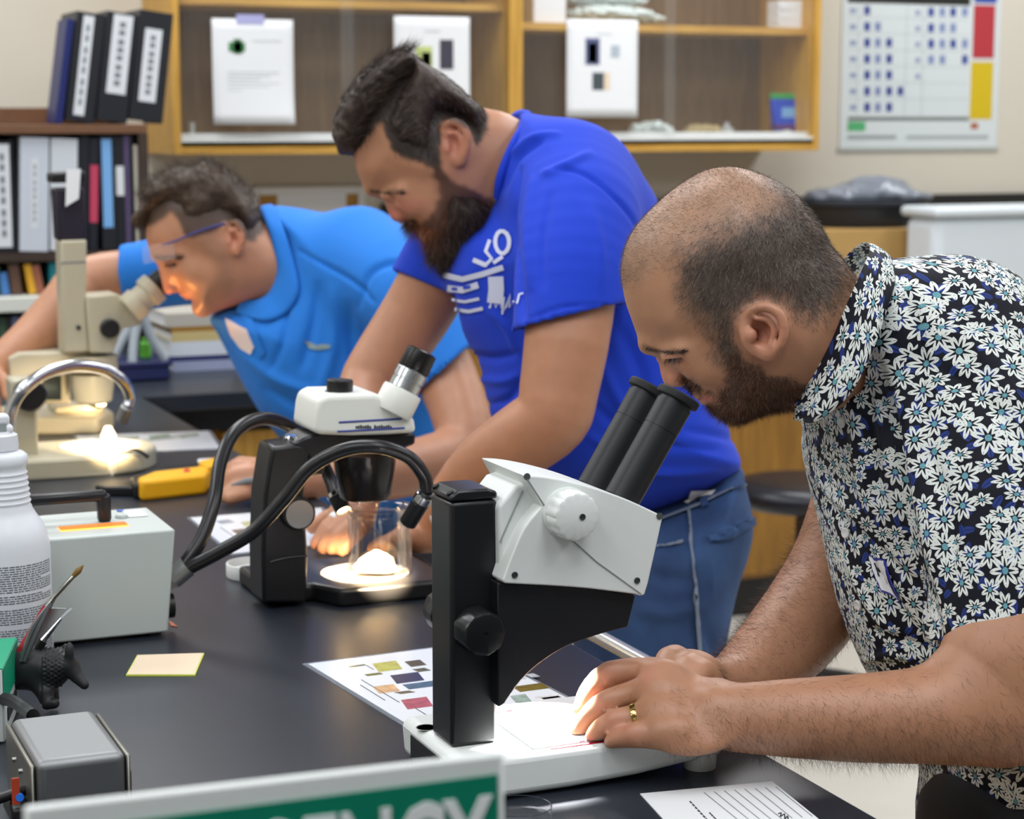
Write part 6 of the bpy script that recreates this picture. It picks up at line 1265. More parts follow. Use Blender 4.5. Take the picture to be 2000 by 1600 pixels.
def armadillo():
    t = thing('pen_holder', 'black armadillo-shaped pen holder beside the steel box', 'pen holder', (*pz(70, 1380, BZ)[:2], BZ)); D = 1.80; S = SDF()
    S.cap([K(10, 1306, D+.0), K(60, 1304, D), K(95, 1305, D-.004)], [.0185, .0205, .018], .008)
    S.ell(K(108, 1305, D-.006), (.012, .015, .014), .008); S.cap([K(112, 1300, D-.008), K(135, 1300, D-.012), K(150, 1322, D-.014), K(165, 1338, D-.016)], [.012, .0095, .006, .0042], .006)
    S.ell(K(136, 1274, D-.018), (.0042, .009, .004), .004); S.ell(K(128, 1276, D+.0), (.004, .009, .004), .004)
    S.cap([K(75, 1330, D-.008), K(88, 1352, D-.014), K(92, 1374, D-.018), K(106, 1374, D-.020)], [.010, .0085, .0058, .0048], .006); S.cap([K(80, 1330, D+.010), K(100, 1350, D+.012), K(104, 1362, D+.012)], [.009, .007, .0055], .006); S.cap([K(0, 1330, D-.008), K(2, 1374, D-.016)], [.009, .006], .006); S.cap([K(0, 1330, D+.010), K(4, 1362, D+.012)], [.009, .006], .006)
    V, F = S.mesh(.0013); N = normals(V, F); p = to_px(V); m_ = smoothstep(82, 86, p[:, 0])*smoothstep(126, 120, p[:, 0])*smoothstep(1346, 1340, p[:, 1]); row = np.floor((p[:, 0]-84)/7.); V = V+N*(m_*.0011*(np.cos((p[:, 0]-84)/7.*6.283)*.5+np.cos(((p[:, 1])/8.5+row*.5)*6.283)*.7))[:, None]
    g_ = smoothstep(2.5, 0, np.abs(p[:, 0]-80)); V = V-N*(g_*.0012)[:, None]; W_ = C2W(V); W_[:, 2] = np.maximum(W_[:, 2], BZ+.0005)
    sobj('body', W2C(W_), F, mat('rubber_matte', (30, 31, 34), .5), t)
    zt = C2W(K(40, 1280, D))
    return zt
armadillo()
def stick(name, label, cat, pts, d, r, mats):
    q = [at(x, y, d+dd) for x, y, dd in pts]; t = thing(name, label, cat, tuple(q[0])); return t, q
t, q = stick('paintbrush', 'fine paintbrush with red handle standing in the black holder', 'brush', [(28, 1292, 0), (92, 1186, .01), (106, 1166, .012), (143, 1126, .016), (163, 1104, .018)], 1.79, 0, 0)
part('handle', tube([q[0], q[1]], [.0035, .0042], 12, 0), mat('lacquer_red', (150, 28, 36), .25), t); part('ferrule', tube([q[1], q[2], q[3]], [.0042, .0026, .0022], 12, 0), mat('ferrule_steel', (170, 168, 160), .2, metal=1), t); part('bristles', tube([q[3], (q[3]+q[4])/2, q[4]], [.0022, .0032, .0003], 12, 4), mat('bristle_ochre', (120, 92, 40), .6), t)
t, q = stick('tweezers', 'flat grey metal tweezers leaning in the black holder', 'tweezers', [(44, 1292, -.006), (70, 1228, -.006), (98, 1178, -.004)], 1.785, 0, 0)
for s in (-1, 1): part('arm', tube([q[0]+CR*.0015*s, q[1]+CR*.0025*s, q[2]], [.0018, .003, .0012], 8, 5), mat('grey_metal', (120, 122, 124), .35, metal=.7), t)
t, q = stick('scalpel', 'slim silver probe with clear cap leaning in the black holder', 'probe', [(62, 1292, .004), (84, 1252, .004), (120, 1208, .006), (140, 1190, .008)], 1.79, 0, 0)
part('grip', tube([q[0], q[1]], [.004, .004], 10, 0), M_blackp, t); part('shaft', tube([q[1], q[2]], [.003, .0012], 10, 0), M_chrome, t); part('cap', tube([q[2], q[3]], [.0016, .0016], 10, 0), mat('clear_cap', (200, 206, 210), .2, alpha=.6), t)
t, q = stick('clip', 'wide silver clip strip leaning in the black holder', 'clip', [(56, 1292, .008), (90, 1220, .010), (112, 1188, .012)], 1.795, 0, 0)
part('strip', prism([q[0]-CR*.006, q[2]-CR*.007, q[2]+CR*.008, q[0]+CR*.006], CF*.001), M_steel, t, bevel=.0003)
# green carton at the left edge
A = np.array([pz(8, 1452, BZ), pz(26, 1300, BZ)]); t = thing('carton', 'green and white printed carton cut off by the left edge', 'carton', (*pz(-30, 1420, BZ)[:2], BZ))
c0 = pz(10, 1452, BZ); zt = pY(22, 1262, c0[1]+.075)[2]
part('body', prism([(c0[0], c0[1], BZ+.0005), (c0[0]-.09, c0[1]+.012, BZ+.0005), (c0[0]-.075, c0[1]+.115, BZ+.0005), (c0[0]+.028, c0[1]+.10, BZ+.0005)], (0, 0, zt-BZ)), mat('carton_white', (206, 214, 212), .5), t, bevel=.0015)
M_gr = mat('carton_green', (0, 150, 110), .45)
part('green_panel', prism([(c0[0]+.0004, c0[1]-.0002, zt-.032), (c0[0]+.0286, c0[1]+.10, zt-.032), (c0[0]+.0286, c0[1]+.10, zt+.0003), (c0[0]+.0004, c0[1]-.0002, zt+.0003)], (.0004, 0, 0)), M_gr, t); part('green_lid', prism([(c0[0], c0[1], zt+.0002), (c0[0]-.09, c0[1]+.012, zt+.0002), (c0[0]-.075, c0[1]+.115, zt+.0002), (c0[0]+.028, c0[1]+.10, zt+.0002)], (0, 0, .0006)), M_gr, t)
part('print', merge(*[prism([(c0[0]+.0005+.28*y, c0[1]+y, z), (c0[0]+.0005+.28*(y+L), c0[1]+y+L, z), (c0[0]+.0005+.28*(y+L), c0[1]+y+L, z-h), (c0[0]+.0005+.28*y, c0[1]+y, z-h)], (.0006, 0, 0)) for y, L, z, h in ((.02, .06, zt-.04, .012), (.02, .05, zt-.06, .006), (.02, .06, zt-.07, .003), (.02, .055, zt-.077, .003), (.02, .06, zt-.084, .003)) if z-h > BZ+.004]), M_ink, t)
single('cable', tube([at(-20, 1362, 1.72), at(20, 1368, 1.70), at(48, 1385, 1.67), at(66, 1400, 1.63), pz(70, 1415, BZ+.006)], .0055, 10, 5), M_blackp, 'thick black cable running behind the steel box', 'cable')
# stainless steel box
def steel_box():
    Yn = 1.44; a, b = pY(70, 1490, Yn), pY(246, 1468, Yn); z = (a[2]+b[2])/2; f0, f1 = pz(22, 1404, z), pz(188, 1382, z); x0, x1 = a[0], b[0]; y1 = (f0[1]+f1[1])/2
    t = thing('steel_box', 'brushed stainless steel instrument box at the lower left', 'instrument', ((x0+x1)/2, (Yn+y1)/2, BZ))
    part('cover', box(x0, x1, Yn, y1, BZ+.004, z), mat('steel_cover', (138, 140, 141), .5, metal=1, bump=.03, bscale=300), t, bevel=.007, seg=5)
    part('side_plate', box(x0-.004, x0-.0005, Yn+.003, y1-.002, BZ+.004, z-.003), mat('steel_dull', (150, 148, 140), .4, metal=1), t, bevel=.002); part('side_plate', box(x1+.0005, x1+.004, Yn+.003, y1-.002, BZ+.004, z-.003), MATS['steel_dull'], t, bevel=.002)
    for y in (Yn+.045, Yn+.075): part('rivet', cyl((x0-.004, y, z-.02), (x0-.006, y, z-.02), .002, n=14), M_chrome, t)
    part('control_block', box(x0-.018, x0-.004, Yn+.005, Yn+.05, BZ+.012, z-.035), M_blackp, t, bevel=.003); part('blue_light', cyl((x0-.012, Yn+.0048, BZ+.035), (x0-.012, Yn+.003, BZ+.035), .003), mat('blue_led', (40, 120, 230), .3), t); part('red_patch', box(x0-.0175, x0-.012, Yn+.0035, Yn+.005, BZ+.03, BZ+.05), mat('orange_patch', (170, 60, 30), .5), t)
    part('lever', merge(cyl((x0-.004, Yn+.03, z-.03), (x0-.03, Yn+.02, z-.032), .004), cyl((x0-.028, Yn+.02, z-.032), (x0-.06, Yn+.01, z-.034), .009)), M_blackp, t); part('clip', box(x1+.004, x1+.008, Yn+.02, Yn+.032, z-.05, z-.022), M_blackp, t, bevel=.001)
    for x in (x0+.015, x1-.015):
        for y in (Yn+.02, y1-.02): part('foot', cyl((x, y, BZ), (x, y, BZ+.0045), .006, n=12), M_blackp, t)
steel_box()
# ================================================================== green emergency sign in front
def sign():
    d0, d1 = .80, .86; TL, TR = at(46, 1578, d0), at(986, 1470, d1); ex = TR-TL; L = np.linalg.norm(ex); ex /= L
    up = np.array([0, 0, 1.]); n = np.cross(ex, up); n /= np.linalg.norm(n); ey = np.cross(n, ex)
    if ey[2] < 0: ey = -ey
    if n@(TL-CAM) > 0: n = -n
    h = (min(TL[2], TR[2])-BZ)+.02
    o = (TL+TR)/2; t = thing('sign', 'white and green emergency sign standing blurred in front', 'sign', (o[0], o[1], BZ))
    pt = lambda u, v, k=0.: TL+ex*u*L+ey*(-v)+n*k
    zb = BZ; bl = TL.copy(); bl[2] = zb+.004; br = TR.copy(); br[2] = zb+.004
    part('plate', prism([TL, TR, br, bl], -n*.004), mat('sign_white', (228, 233, 230), .4), t, bevel=.002)
    hR = TR[2]-zb
    part('green_field', prism([pt(.03, .011, .0004), pt(.982, .009, .0004), pt(.982, hR-.02, .0004), pt(.03, hR-.035, .0004)], n*.0008), mat('sign_green', (0, 128, 100), .4), t)
    g_ = text_geo('EMERGENCY', .052, .0004, bold=.0012); w_ = np.ptp(g_[0][:, 0]); g_[0][:, 0] *= L*.90/w_; g_[0][:, 1] *= 1.0
    part('lettering', on_frame(g_, pt(.51, .0545, .0016), ex, ey), mat('sign_letter', (238, 242, 240), .4), t); g2 = text_geo('EYEWASH', .05, .0004)
    part('stand_foot', merge(box(o[0]-.08, o[0]-.07, o[1]-.04, o[1]+.06, BZ, BZ+.006), box(o[0]+.07, o[0]+.08, o[1]-.04, o[1]+.06, BZ, BZ+.006)), M_steel, t)
sign()
# ================================================================== back of the room: bookcase, binders, stools, boxes
def bookcase():
    y0, y1 = 4.74, 5.04; xr = pY(292, 400, y0)[0]; x0 = -.2; zt = pY(150, 243, y0)[2]
    t = thing('bookcase', 'dark wooden bookcase packed with binders behind the far counter', 'bookcase', ((x0+xr)/2, 4.9, 0))
    part('back_rail', box(x0, xr, y1-.03, y1, zt, zt+.04), mat('walnut_board', (112, 78, 54), .45, noise=.15), t, bevel=.002)
    part('top_board', box(x0, xr, y0, y1, zt-.022, zt), mat('walnut_board', (112, 78, 54), .45, noise=.15), t, bevel=.002)
    part('side_panel', box(xr-.022, xr, y0, y1, 0, zt-.022), M_dark, t); part('back_panel', box(x0, xr-.022, y1-.01, y1, .02, zt-.022), mat('back_dark', (30, 26, 24), .7), t)
    s1 = pY(150, 492, y0)[2]; s2 = pY(40, 578, y0)[2]; s3 = pY(40, 700, y0)[2]
    for z, nm in ((s1, 'shelf'),): part(nm, box(x0, xr-.022, y0, y1-.01, z-.02, z), M_dark, t)
    part('shelf', box(x0, xr-.022, y0-.03, y1-.01, s2-.036, s2), mat('shelf_white', (214, 216, 206), .4), t, bevel=.003); part('shelf', box(x0, xr-.022, y0, y1-.01, s3-.02, s3), M_dark, t)
    return y0, y1, zt, s1, s2, s3
BY0, BY1, BZT, BS1, BS2, BS3 = bookcase()
def binder(name, cat, label, xa, xb, z, ytop, ybot, col, lab=None, labc=(214, 218, 222), lean=0., dep=.20, grp=None, Y=None, ring=True, text=True):
    """spine between pixel columns xa..xb at its foot; height from pixel rows"""
    Y = BY0+.015 if Y is None else Y; a, b = pY(xa, ybot, Y), pY(xb, ybot, Y); h = pY(xa, ytop, Y)[2]-a[2]; w_ = b[0]-a[0]
    t = thing(name, label, cat, (a[0], Y, z+.001+max(0, w_*math.sin(lean))), 0, grp); m_ = mat('cover_%d_%d_%d' % col, col, .42)
    t.rotation_euler = (0, lean, 0)
    L = lambda nm, g, mm, par=t, **k: part(nm, g, mm, par, world=False, **k)
    L('spine', box(0, w_, 0, .003, 0, h), m_, bevel=.001); L('cover', box(0, .003, .003, dep, 0, h), m_); L('cover', box(w_-.003, w_, .003, dep, 0, h), m_)
    L('pages', box(.0035, w_-.0035, .02, dep-.008, .006, h-.012), M_paper)
    if lab:
        u0, u1, v0, v1 = lab; o = L('spine_label', box(w_*u0, w_*u1, -.0012, .0, h*v0, h*v1), mat('label_%d_%d_%d' % labc, labc, .5))
        if text: L('label_print', merge(*[box(w_*(u0+(u1-u0)*.35), w_*(u0+(u1-u0)*.65), -.0016, -.001, h*(v0+(v1-v0)*q), h*(v0+(v1-v0)*(q+.07))) for q in (.1, .2, .3, .42, .52, .62, .74, .84)]), M_inkg, o)
    if ring and w_ > .03 and not lab: L('finger_ring', lathe([(.010, 0), (.012, .001), (.010, .002)], 20, (w_/2, -.001, h*.15), (0, -1, 0)), M_chrome)
    return t
K1 = (26, 28, 34)
binder('folder', 'folder', 'thin dark blue folder leaning left of the binders on top', 108, 122, BZT, 36, 243, (22, 34, 96), None, lean=.145, dep=.12, ring=False)
binder('binder', 'binder', 'black binder with narrow white label on top of the bookcase', 128, 184, BZT, 30, 246, K1, (.25, .62, .06, .97), lean=.14)
binder('binder', 'binder', 'middle black binder with wide white label on top of the bookcase', 188, 248, BZT, 24, 240, K1, (.22, .85, .26, .98), lean=.135)
binder('binder', 'binder', 'rightmost black binder with white label on top of the bookcase', 252, 318, BZT, 32, 250, K1, (.22, .72, .18, .84), lean=.13)
z1 = BS1; q = [(-60, -36, (40, 40, 46), None, 0, 'black binder cut off by the left edge'), (-32, 32, K1, ((.42, .88, .05, .97)), 0, 'black binder with narrow white label at the left of the shelf'),
               (38, 94, (198, 204, 214), (.4, .62, .2, .82), .04, 'pale grey binder with printed spine on the shelf'), (98, 150, (204, 210, 216), None, .04, 'plain pale grey binder beside the printed one'), (154, 172, (24, 26, 34), None, .04, 'narrow black binder behind the black camera tube'), ]
for i, (xa, xb, c, lb, ln, tx) in enumerate(q): binder('binder', 'binder', tx, xa, xb, z1, 262+4*(i % 2), 486, c, lb, lean=ln, grp=None)
binder('binder', 'binder', 'black binder with short red label on the shelf', 174, 191, z1, 266, 486, (26, 28, 38), (.05, .95, .25, .76), (186, 62, 92), lean=.04, text=False)
binder('binder', 'binder', 'black binder with long light blue label on the shelf', 201, 230, z1, 262, 486, K1, (.1, .75, .2, .97), (118, 170, 224), text=False)
binder('binder', 'binder', 'black binder with stubby white label on the shelf', 231, 246, z1, 264, 486, K1, (.0, .98, .48, .74), (214, 218, 220), text=False, lean=.0)
binder('binder', 'binder', 'slim purple binder on the shelf', 247, 258, z1, 262, 486, (84, 70, 104), None, ring=False); binder('binder', 'binder', 'slim black binder beside the purple one', 259, 265, z1, 262, 486, K1, None, ring=False)
t = binder('book', 'book', 'cream-paged yellow book at the right end of the shelf', 266.5, 273, z1, 282, 486, (206, 200, 184), None, ring=False)
z2 = BS2
for xa, xb, yt, c, ln, tx in ((-44, -20, 520, (60, 30, 34), 0, 'dark red book cut off by the left edge'), (-16, 2, 520, (24, 60, 50), 0, 'dark green book on the lower shelf'), (4, 20, 532, (70, 120, 180), -.12, 'blue book leaning on the lower shelf'), (24, 44, 514, (92, 68, 54), -.10, 'brown book leaning on the lower shelf'), (58, 72, 516, (214, 160, 44), -.16, 'yellow book leaning on the lower shelf'), (73.5, 88, 518, (150, 92, 70), -.16, 'red-brown book leaning beside the yellow one'), (98, 118, 514, (20, 118, 128), 0, 'teal book on the lower shelf')):
    binder('book', 'book', tx, xa, xb, z2, yt, 576, c, None, lean=ln, dep=.16, ring=False)
for xa, xb, c, tx in ((-20, -2, (60, 60, 64), 'grey book cut off by the left edge under the white shelf'), (0, 14, (70, 96, 76), 'green book under the white shelf'), (15, 24, (60, 56, 54), 'dark book under the white shelf'), (26, 40, (128, 140, 180), 'lilac book under the white shelf'), (42, 58, (104, 84, 70), 'brown book under the white shelf')):
    binder('book', 'book', tx, xa, xb, BS3, 618, 698, c, None, dep=.16, ring=False)
# ---- cork board on the wall
t = thing('cork_board', 'white-framed cork board on the wall under the left cabinet', 'board', (*pY(600, 420, YW-.01)[:2], pY(600, 500, YW)[2])); P = lambda x, y: pY(x, y, YW-.014)
a, b = P(490, 366), P(714, 500); W_ = .022
part('cork', box(a[0]+W_, b[0]-W_, YW-.012, YW-.001, b[2], a[2]-W_), mat('cork', (170, 128, 58), .8, noise=.2, nscale=80), t)
for nm, g_ in (('frame_side', box(a[0], a[0]+W_, YW-.02, YW-.001, b[2], a[2])), ('frame_side', box(b[0]-W_, b[0], YW-.02, YW-.001, b[2], a[2])), ('frame_top', box(a[0]+W_, b[0]-W_, YW-.02, YW-.001, a[2]-W_, a[2])), ('frame_bottom', box(a[0]+W_, b[0]-W_, YW-.02, YW-.001, b[2], b[2]+W_))): part(nm, g_, M_white, t, bevel=.003)
part('pinned_sheet', box(P(535, 0)[0], P(672, 0)[0], YW-.0135, YW-.0125, b[2]+.03, P(0, 388)[2]), M_paper, t)
# ---- wall chart
def chart():
    Y = YW-.004; a, b = pY(1648, -70, Y), pY(1946, 286, Y); W_, H = b[0]-a[0], a[2]-b[2]
    t = thing('wall_chart', 'laminated wall chart with blue signs and red and yellow bars', 'poster', ((a[0]+b[0])/2, Y, b[2]))
    R = lambda nm, x0, x1, y0, y1, col, k=.0006: part(nm, box(pY(x0, y0, Y)[0], pY(x1, y0, Y)[0], Y-k-.0006, Y-k, pY((x0+x1)/2, y1, Y)[2], pY((x0+x1)/2, y0, Y)[2]), mat('chart_%d_%d_%d' % col, col, .4), t)
    part('sheet', box(a[0], b[0], Y-.0005, YW-.0002, b[2], a[2]), mat('chart_sheet', (208, 216, 218), .25), t)
    part('edge_strip', box(a[0]-.006, b[0]+.006, Y-.004, YW-.0002, b[2]-.012, b[2]), mat('strip_grey', (176, 182, 178), .4), t)
    R('header', 1656, 1896, -30, 8, (34, 36, 34)); R('blue_bar', 1904, 1948, -40, 6, (40, 70, 160)); R('red_bar', 1902, 1944, 10, 114, (176, 52, 62)); R('yellow_bar', 1897, 1940, 121, 233, (206, 178, 24)); R('rule', 1656, 1892, 228, 236, (120, 128, 126)); R('green_patch', 1655, 1690, 238, 256, (80, 170, 110)); R('dot', 1896, 1910, 240, 252, (168, 96, 66)); R('footer', 1655, 1750, 264, 272, (150, 156, 162)); R('footer', 1770, 1930, 264, 272, (166, 172, 176))
    cols = {1693: (0, 1, 2, 3, 4, 5, 6), 1714: (1, 2, 3, 4, 5, 6), 1736: (2, 3, 4, 5, 6), 1758: (5,)}
    for x, rows in cols.items():
        for r_ in rows:
            y = 20+r_*31.5; d = (48, 64, 140) if x in (1693, 1736, 1758) else (120, 134, 176); R('symbol', x-5, x+6, y-8, y+9, d)
    for x, rows in {1818: (0, 1, 2, 3), 1840: (0, 1, 2, 3), 1861: (0, 1, 2), 1884: (0, 2, 3)}.items():
        for r_ in rows: y = 23+r_*31; R('symbol', x-5, x+6, y-8, y+9, (54, 70, 146) if (x, r_) in ((1818, 0), (1818, 1), (1818, 2), (1861, 0), (1861, 2), (1884, 3)) else (126, 140, 182))
    for r_ in range(7): y = 20+r_*31.5; R('row_mark', 1660, 1672, y-4, y+6, (140, 154, 186))
    for r_ in range(5): y = 24+r_*31; R('row_mark', 1788, 1797, y-4, y+6, (146, 158, 186))
    for r_ in range(1, 7): y = 4+r_*31.5; R('grid_line', 1656, 1890, y-.6, y+.6, (176, 184, 188), .0003)
    for x in (1678, 1772, 1805): R('grid_line', x-.6, x+.6, 8, 228, (170, 178, 184), .0003)
chart()
# ---- things in the right glass cabinet
zc = 1.362+.02+.006
def incab(x, y, Y): return pY(x, y, Y)
a = incab(1532, 250, 5.24); t = thing('pouch', 'blue standing pouch with green top in the right cabinet', 'pouch', (a[0], 5.24, zc))
w_ = .042
def frus(z0, z1, w0, w1, d0, d1, x, y): return (np.array([(x-w0, y-d0, z0), (x+w0, y-d0, z0), (x+w0, y+d0, z0), (x-w0, y+d0, z0), (x-w1, y-d1, z1), (x+w1, y-d1, z1), (x+w1, y+d1, z1), (x-w1, y+d1, z1)]), box(0, 1, 0, 1, 0, 1)[1])
part('spout_cap', lathe([(.022, 0), (.024, .004), (.024, .03), (.02, .034)], 28, (a[0], 5.24, zc), (0, 0, 1)), mat('cap_cream', (214, 220, 206), .4), t); part('bag', frus(zc+.03, zc+.125, .034, .050, .02, .012, a[0], 5.24), mat('pouch_blue', (24, 66, 190), .35), t, bevel=.006); part('seal', frus(zc+.1255, zc+.142, .050, .052, .012, .004, a[0], 5.24), mat('pouch_green', (40, 150, 70), .4), t, bevel=.002); part('band', frus(zc+.034, zc+.05, .0358, .0385, .0212, .020, a[0], 5.24), mat('pouch_purple', (88, 40, 110), .4), t); part('print', box(a[0]-.02, a[0]+.025, 5.2225, 5.2235, zc+.07, zc+.10), mat('pouch_print', (120, 170, 220), .5), t)
def lump(name, label, cat, x, y, Y, r, m_, z0=None, seed=0):
    c = pY(x, y, Y); S = SDF(); c0 = W2C(c); S.ell(c0, (r[0], r[2], r[1]), .02)
    for k in range(5): o = np.random.default_rng(seed+k).normal(size=3)*.4; S.ell(c0+np.array([r[0], r[2]*.3, r[1]])*o, np.array([r[0], r[2], r[1]])*.55, .02)
    V, F = S.mesh(min(r)*.22); V = V+normals(V, F)*((vnoise(V, 70+seed*7)-.5)*min(r)*.8)[:, None]; W_ = C2W(V); zb = W_[:, 2].min()
    if z0 is not None: W_[:, 2] += z0-zb
    t = thing(name, label, cat, (c[0], c[1], W_[:, 2].min())); sobj('bundle', W2C(W_), F, m_, t); return t
M_wrap = mat('wrap_white', (206, 216, 212), .4); ZS = 1.70+.0201
lump('plastic_bag', 'crumpled white plastic bag lying behind the sheet in the right cabinet', 'bag', 1268, 236, 5.25, (.055, .04, .022), M_wrap, zc, 2)
lump('twine_bundle', 'tan bundle of dry stems in the right cabinet', 'bundle', 1375, 240, 5.28, (.05, .03, .018), mat('straw', (178, 160, 116), .8), zc, 5)
c = pY(1420, 222, 5.28); t = thing('glass_globe', 'small round glass bottle in the right cabinet', 'bottle', (c[0], 5.28, zc)); part('bulb', lathe([(.012, 0), (.022, .010), (.025, .024), (.020, .038), (.008, .046), (.008, .056), (.0001, .056)], 28, (c[0], 5.28, zc), (0, 0, 1)), glass_pane('globe_glass', (220, 226, 226), .45), t, smooth=60)
lump('wrapped_pack', 'long white wrapped pack on the upper shelf of the right cabinet', 'pack', 1195, 30, 5.23, (.12, .05, .018), M_wrap, ZS, 9); lump('foam_stack', 'pale bundled pack lying above the long white one', 'pack', 1180, 6, 5.28, (.10, .03, .018), M_wrap, ZS+.052, 12)
c = pY(1060, 30, 5.25); single('white_carton', box(c[0]-.05, c[0]+.05, 5.2, 5.30, ZS, ZS+.09), M_paper, 'white carton at the left end of the upper shelf', 'carton', bevel=.002)
c = pY(1536, 30, 5.25); t = thing('paper_stack', 'stack of white cards at the right end of the upper shelf', 'cards', (c[0], 5.25, ZS)); [part('card', rotz(box(c[0]-.055, c[0]+.055, 5.2, 5.27, ZS+k*.009, ZS+k*.009+.008), .06*math.sin(k*2.3), (c[0], 5.24, 0)), M_paper, t) for k in range(9)]
c = pY(480, 262, 5.24); t = thing('glass_slide_box', 'long white tray in the left cabinet', 'tray', (c[0], 5.25, zc)); part('tray', box(c[0]-.09, c[0]+.13, 5.20, 5.29, zc, zc+.012), M_white, t, bevel=.002); part('lid', box(c[0]-.085, c[0]+.05, 5.205, 5.285, zc+.012, zc+.02), glass_pane('lid_green', (150, 180, 170), .4), t)
c = pY(375, 240, 5.22); single('test_tube', lathe([(.004, 0), (.007, .004), (.007, .05), (.008, .052), (.008, .056), (.0001, .056)], 20, (c[0], 5.22, zc), (0, 0, 1)), mat('tube_white', (216, 222, 218), .3), 'small white tube standing at the left cabinet edge', 'tube')
# ---- stool, boxes on the right
c = at(1575, 948, 4.75); t = thing('stool', 'round black stool seat behind the man in the daisy-print shirt', 'stool', (c[0], c[1], 0)); zs = c[2]
part('seat', lathe([(.10, -.05), (.16, -.045), (.178, -.03), (.18, -.01), (.165, .008), (.12, .014), (.0001, .012)], 48, (c[0], c[1], zs), (0, 0, 1)), mat('vinyl_black', (20, 22, 32), .32), t, smooth=60)
part('post', cyl((c[0], c[1], .12), (c[0], c[1], zs-.04), .024), mat('post_dark', (48, 42, 36), .3, metal=.6), t)
for k in range(5): a = k*2*math.pi/5; l = part('leg', tube([(c[0], c[1], .13), (c[0]+.14*math.cos(a), c[1]+.14*math.sin(a), .10), (c[0]+.25*math.cos(a), c[1]+.25*math.sin(a), .05)], [.016, .014, .012], 10, 4), M_blackp, t); part('castor', lathe([(.02, -.01), (.025, -.006), (.025, .006), (.02, .01)], 20, (c[0]+.25*math.cos(a), c[1]+.25*math.sin(a), .0252), (-math.sin(a), math.cos(a), 0)), M_blackp, l)
Yb = 4.88; x0, x1 = pY(1585, 500, Yb)[0], pY(1818, 500, Yb)[0]; zt = pY(1720, 452, Yb)[2]; WT = .915
single('cardboard_box', box(max(x0, 1.92), x1, Yb+.1, Yb+.45, WT, zt), mat('cardboard', (178, 142, 84), .7, noise=.06), 'brown cardboard box on the wall counter behind the nearest man', 'box', bevel=.002)
def tub():
    Y = Yb+.2; a, b = pY(1600, 440, Y), pY(1828, 440, Y); c = (a+b)/2; r = (b[0]-a[0])/2; t = thing('black_tub', 'black tub with grey plastic bag heaped over it on the cardboard box', 'tub', (c[0], Y+.08, zt))
    part('tub', (lambda g_: (g_[0]*np.array([1, .8, 1])+np.array([c[0], Y+.08, zt]), g_[1]))(lathe([(r*.80, 0), (r*.84, .01), (r*.90, .06), (r*1.0, .066), (r*1.0, .078), (r*.88, .08)], 40)), mat('tub_black', (34, 38, 46), .4), t)
    S = SDF(); k0 = W2C(np.array([c[0], Y+.06, zt+.085])); S.ell(k0, (r*.95, .025, .08), .03); S.ell(k0+np.array([.02, .03, 0]), (r*.45, .035, .06), .05); S.ell(k0+np.array([-.06, .0, -.02]), (r*.5, .02, .05), .04)
    V, F = S.mesh(.007); V = V+normals(V, F)*((vnoise(V, 40)-.5)*.012)[:, None]; W_ = C2W(V); W_[:, 2] = np.maximum(W_[:, 2], zt+.081); sobj('bag', W2C(W_), F, mat('bag_grey', (120, 126, 136), .2, spec=.6), t)
tub()
x0, x1 = pY(1826, 500, Yb-.1)[0], pY(2060, 500, Yb-.1)[0]; z1 = pY(1900, 404, Yb-.1)[2]; z0 = pY(1900, 612, Yb-.1)[2]
t = thing('white_bin', 'large white rounded plastic bin at the right edge by the wall', 'bin', ((x0+x1)/2, Yb+.15, 0)); part('body', box(x0, x1, Yb-.1, Yb+.06, .0, z1-.03), mat('bin_white', (212, 220, 226), .4), t, bevel=.03, seg=5); part('lid', box(x0-.012, x1+.012, Yb-.115, Yb+.07, z1-.03, z1), MATS['bin_white'], t, bevel=.014, seg=4); part('band', box(x0-.004, x1+.004, Yb-.106, Yb-.098, z0-.01, z0+.02), mat('band_grey', (150, 158, 162), .4), t, bevel=.004)
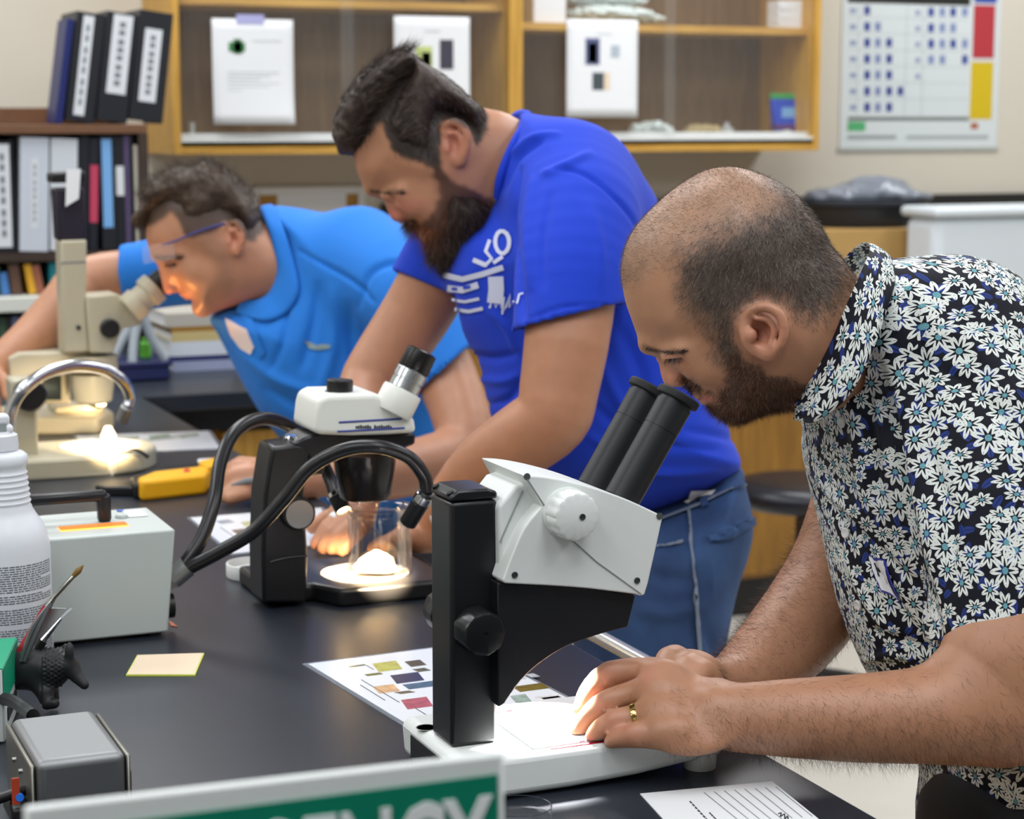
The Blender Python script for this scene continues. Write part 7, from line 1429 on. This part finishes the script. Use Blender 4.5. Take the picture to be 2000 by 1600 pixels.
# ---- things on the far counter
def slab(name, label, cat, x0, x1, yb, yt, col, dep=.2, z=BZ, Y=None):
    Y = 4.15 if Y is None else Y; a, b = pY(x0, yb, Y), pY(x1, yb, Y); h = pY(x0, yt, Y)[2]-a[2]; t = thing(name, label, cat, ((a[0]+b[0])/2, Y+dep/2, z)); m_ = mat('slab_%d_%d_%d' % col, col, .45)
    part('cover', merge(box(a[0], b[0], Y, Y+dep, z, z+.003), box(a[0], b[0], Y, Y+dep, z+h-.003, z+h)), m_, t); part('spine', box(a[0], b[0], Y, Y+.003, z+.003, z+h-.003), m_, t); part('pages', box(a[0]+.004, b[0]-.004, Y+.004, Y+dep-.006, z+.003, z+h-.003), M_paper, t); return z+h
z = slab('binder', 'silver blue binder lying lowest in the stack on the far counter', 'binder', 338, 470, 712, 692, (150, 160, 190), .22)
z = slab('book', 'thin navy book lying in the stack on the far counter', 'book', 330, 468, 692, 682, (34, 40, 96), .22, z); z = slab('binder', 'white binder lying in the stack on the far counter', 'binder', 332, 452, 682, 654, (206, 214, 224), .22, z); z = slab('book', 'tan book lying in the stack on the far counter', 'book', 336, 448, 654, 634, (196, 178, 124), .2, z); z = slab('book', 'brown book lying on top of the stack on the far counter', 'book', 334, 446, 634, 624, (150, 108, 40), .2, z); z = slab('magazine_pile', 'pale pile of papers on top of the book stack', 'papers', 322, 420, 624, 598, (180, 176, 166), .2, z)
a, b = pY(232, 742, 4.0), pY(338, 742, 4.0); t = thing('navy_tray', 'navy blue plastic tray on the far counter', 'tray', ((a[0]+b[0])/2, 4.1, BZ)); part('tray', box(a[0], b[0], 4.02, 4.14, BZ, BZ+.036), M_navy, t, bevel=.006); [part('rim', box(a[0]-.004, b[0]+.004, y_, y_+.008, BZ+.030, BZ+.04), M_navy, t, bevel=.002) for y_ in (4.016, 4.136)]
c = (a+b)/2; t = thing('grey_tripod', 'small grey three-legged clamp stand in the navy tray', 'stand', (c[0], 4.08, BZ+.0365)); zt_ = BZ+.037
for k, (dx, dy) in enumerate(((-.06, -.03), (-.02, -.045), (.055, -.02))): part('leg', tube([(c[0]+dx, 4.08+dy, zt_), (c[0]+dx*.5, 4.08+dy*.5, zt_+.05), (c[0]+.01, 4.08, zt_+.105)], [.009, .010, .012], 10, 4), mat('grey_paint', (142, 152, 160), .35), t)
part('hub', lathe([(.016, 0), (.022, .01), (.022, .03), (.012, .04)], 20, (c[0]+.01, 4.08, zt_+.095), (0, 0, 1)), MATS['grey_paint'], t)
c = pY(283, 668, 4.1); single('green_vial', lathe([(.010, 0), (.012, .003), (.012, .03), (.008, .036), (.008, .042)], 20, (c[0]+.004, 4.115, zt_+.0), (0, 0, 1)), mat('vial_green', (92, 176, 60), .35), 'small bright green vial in the navy tray', 'vial')
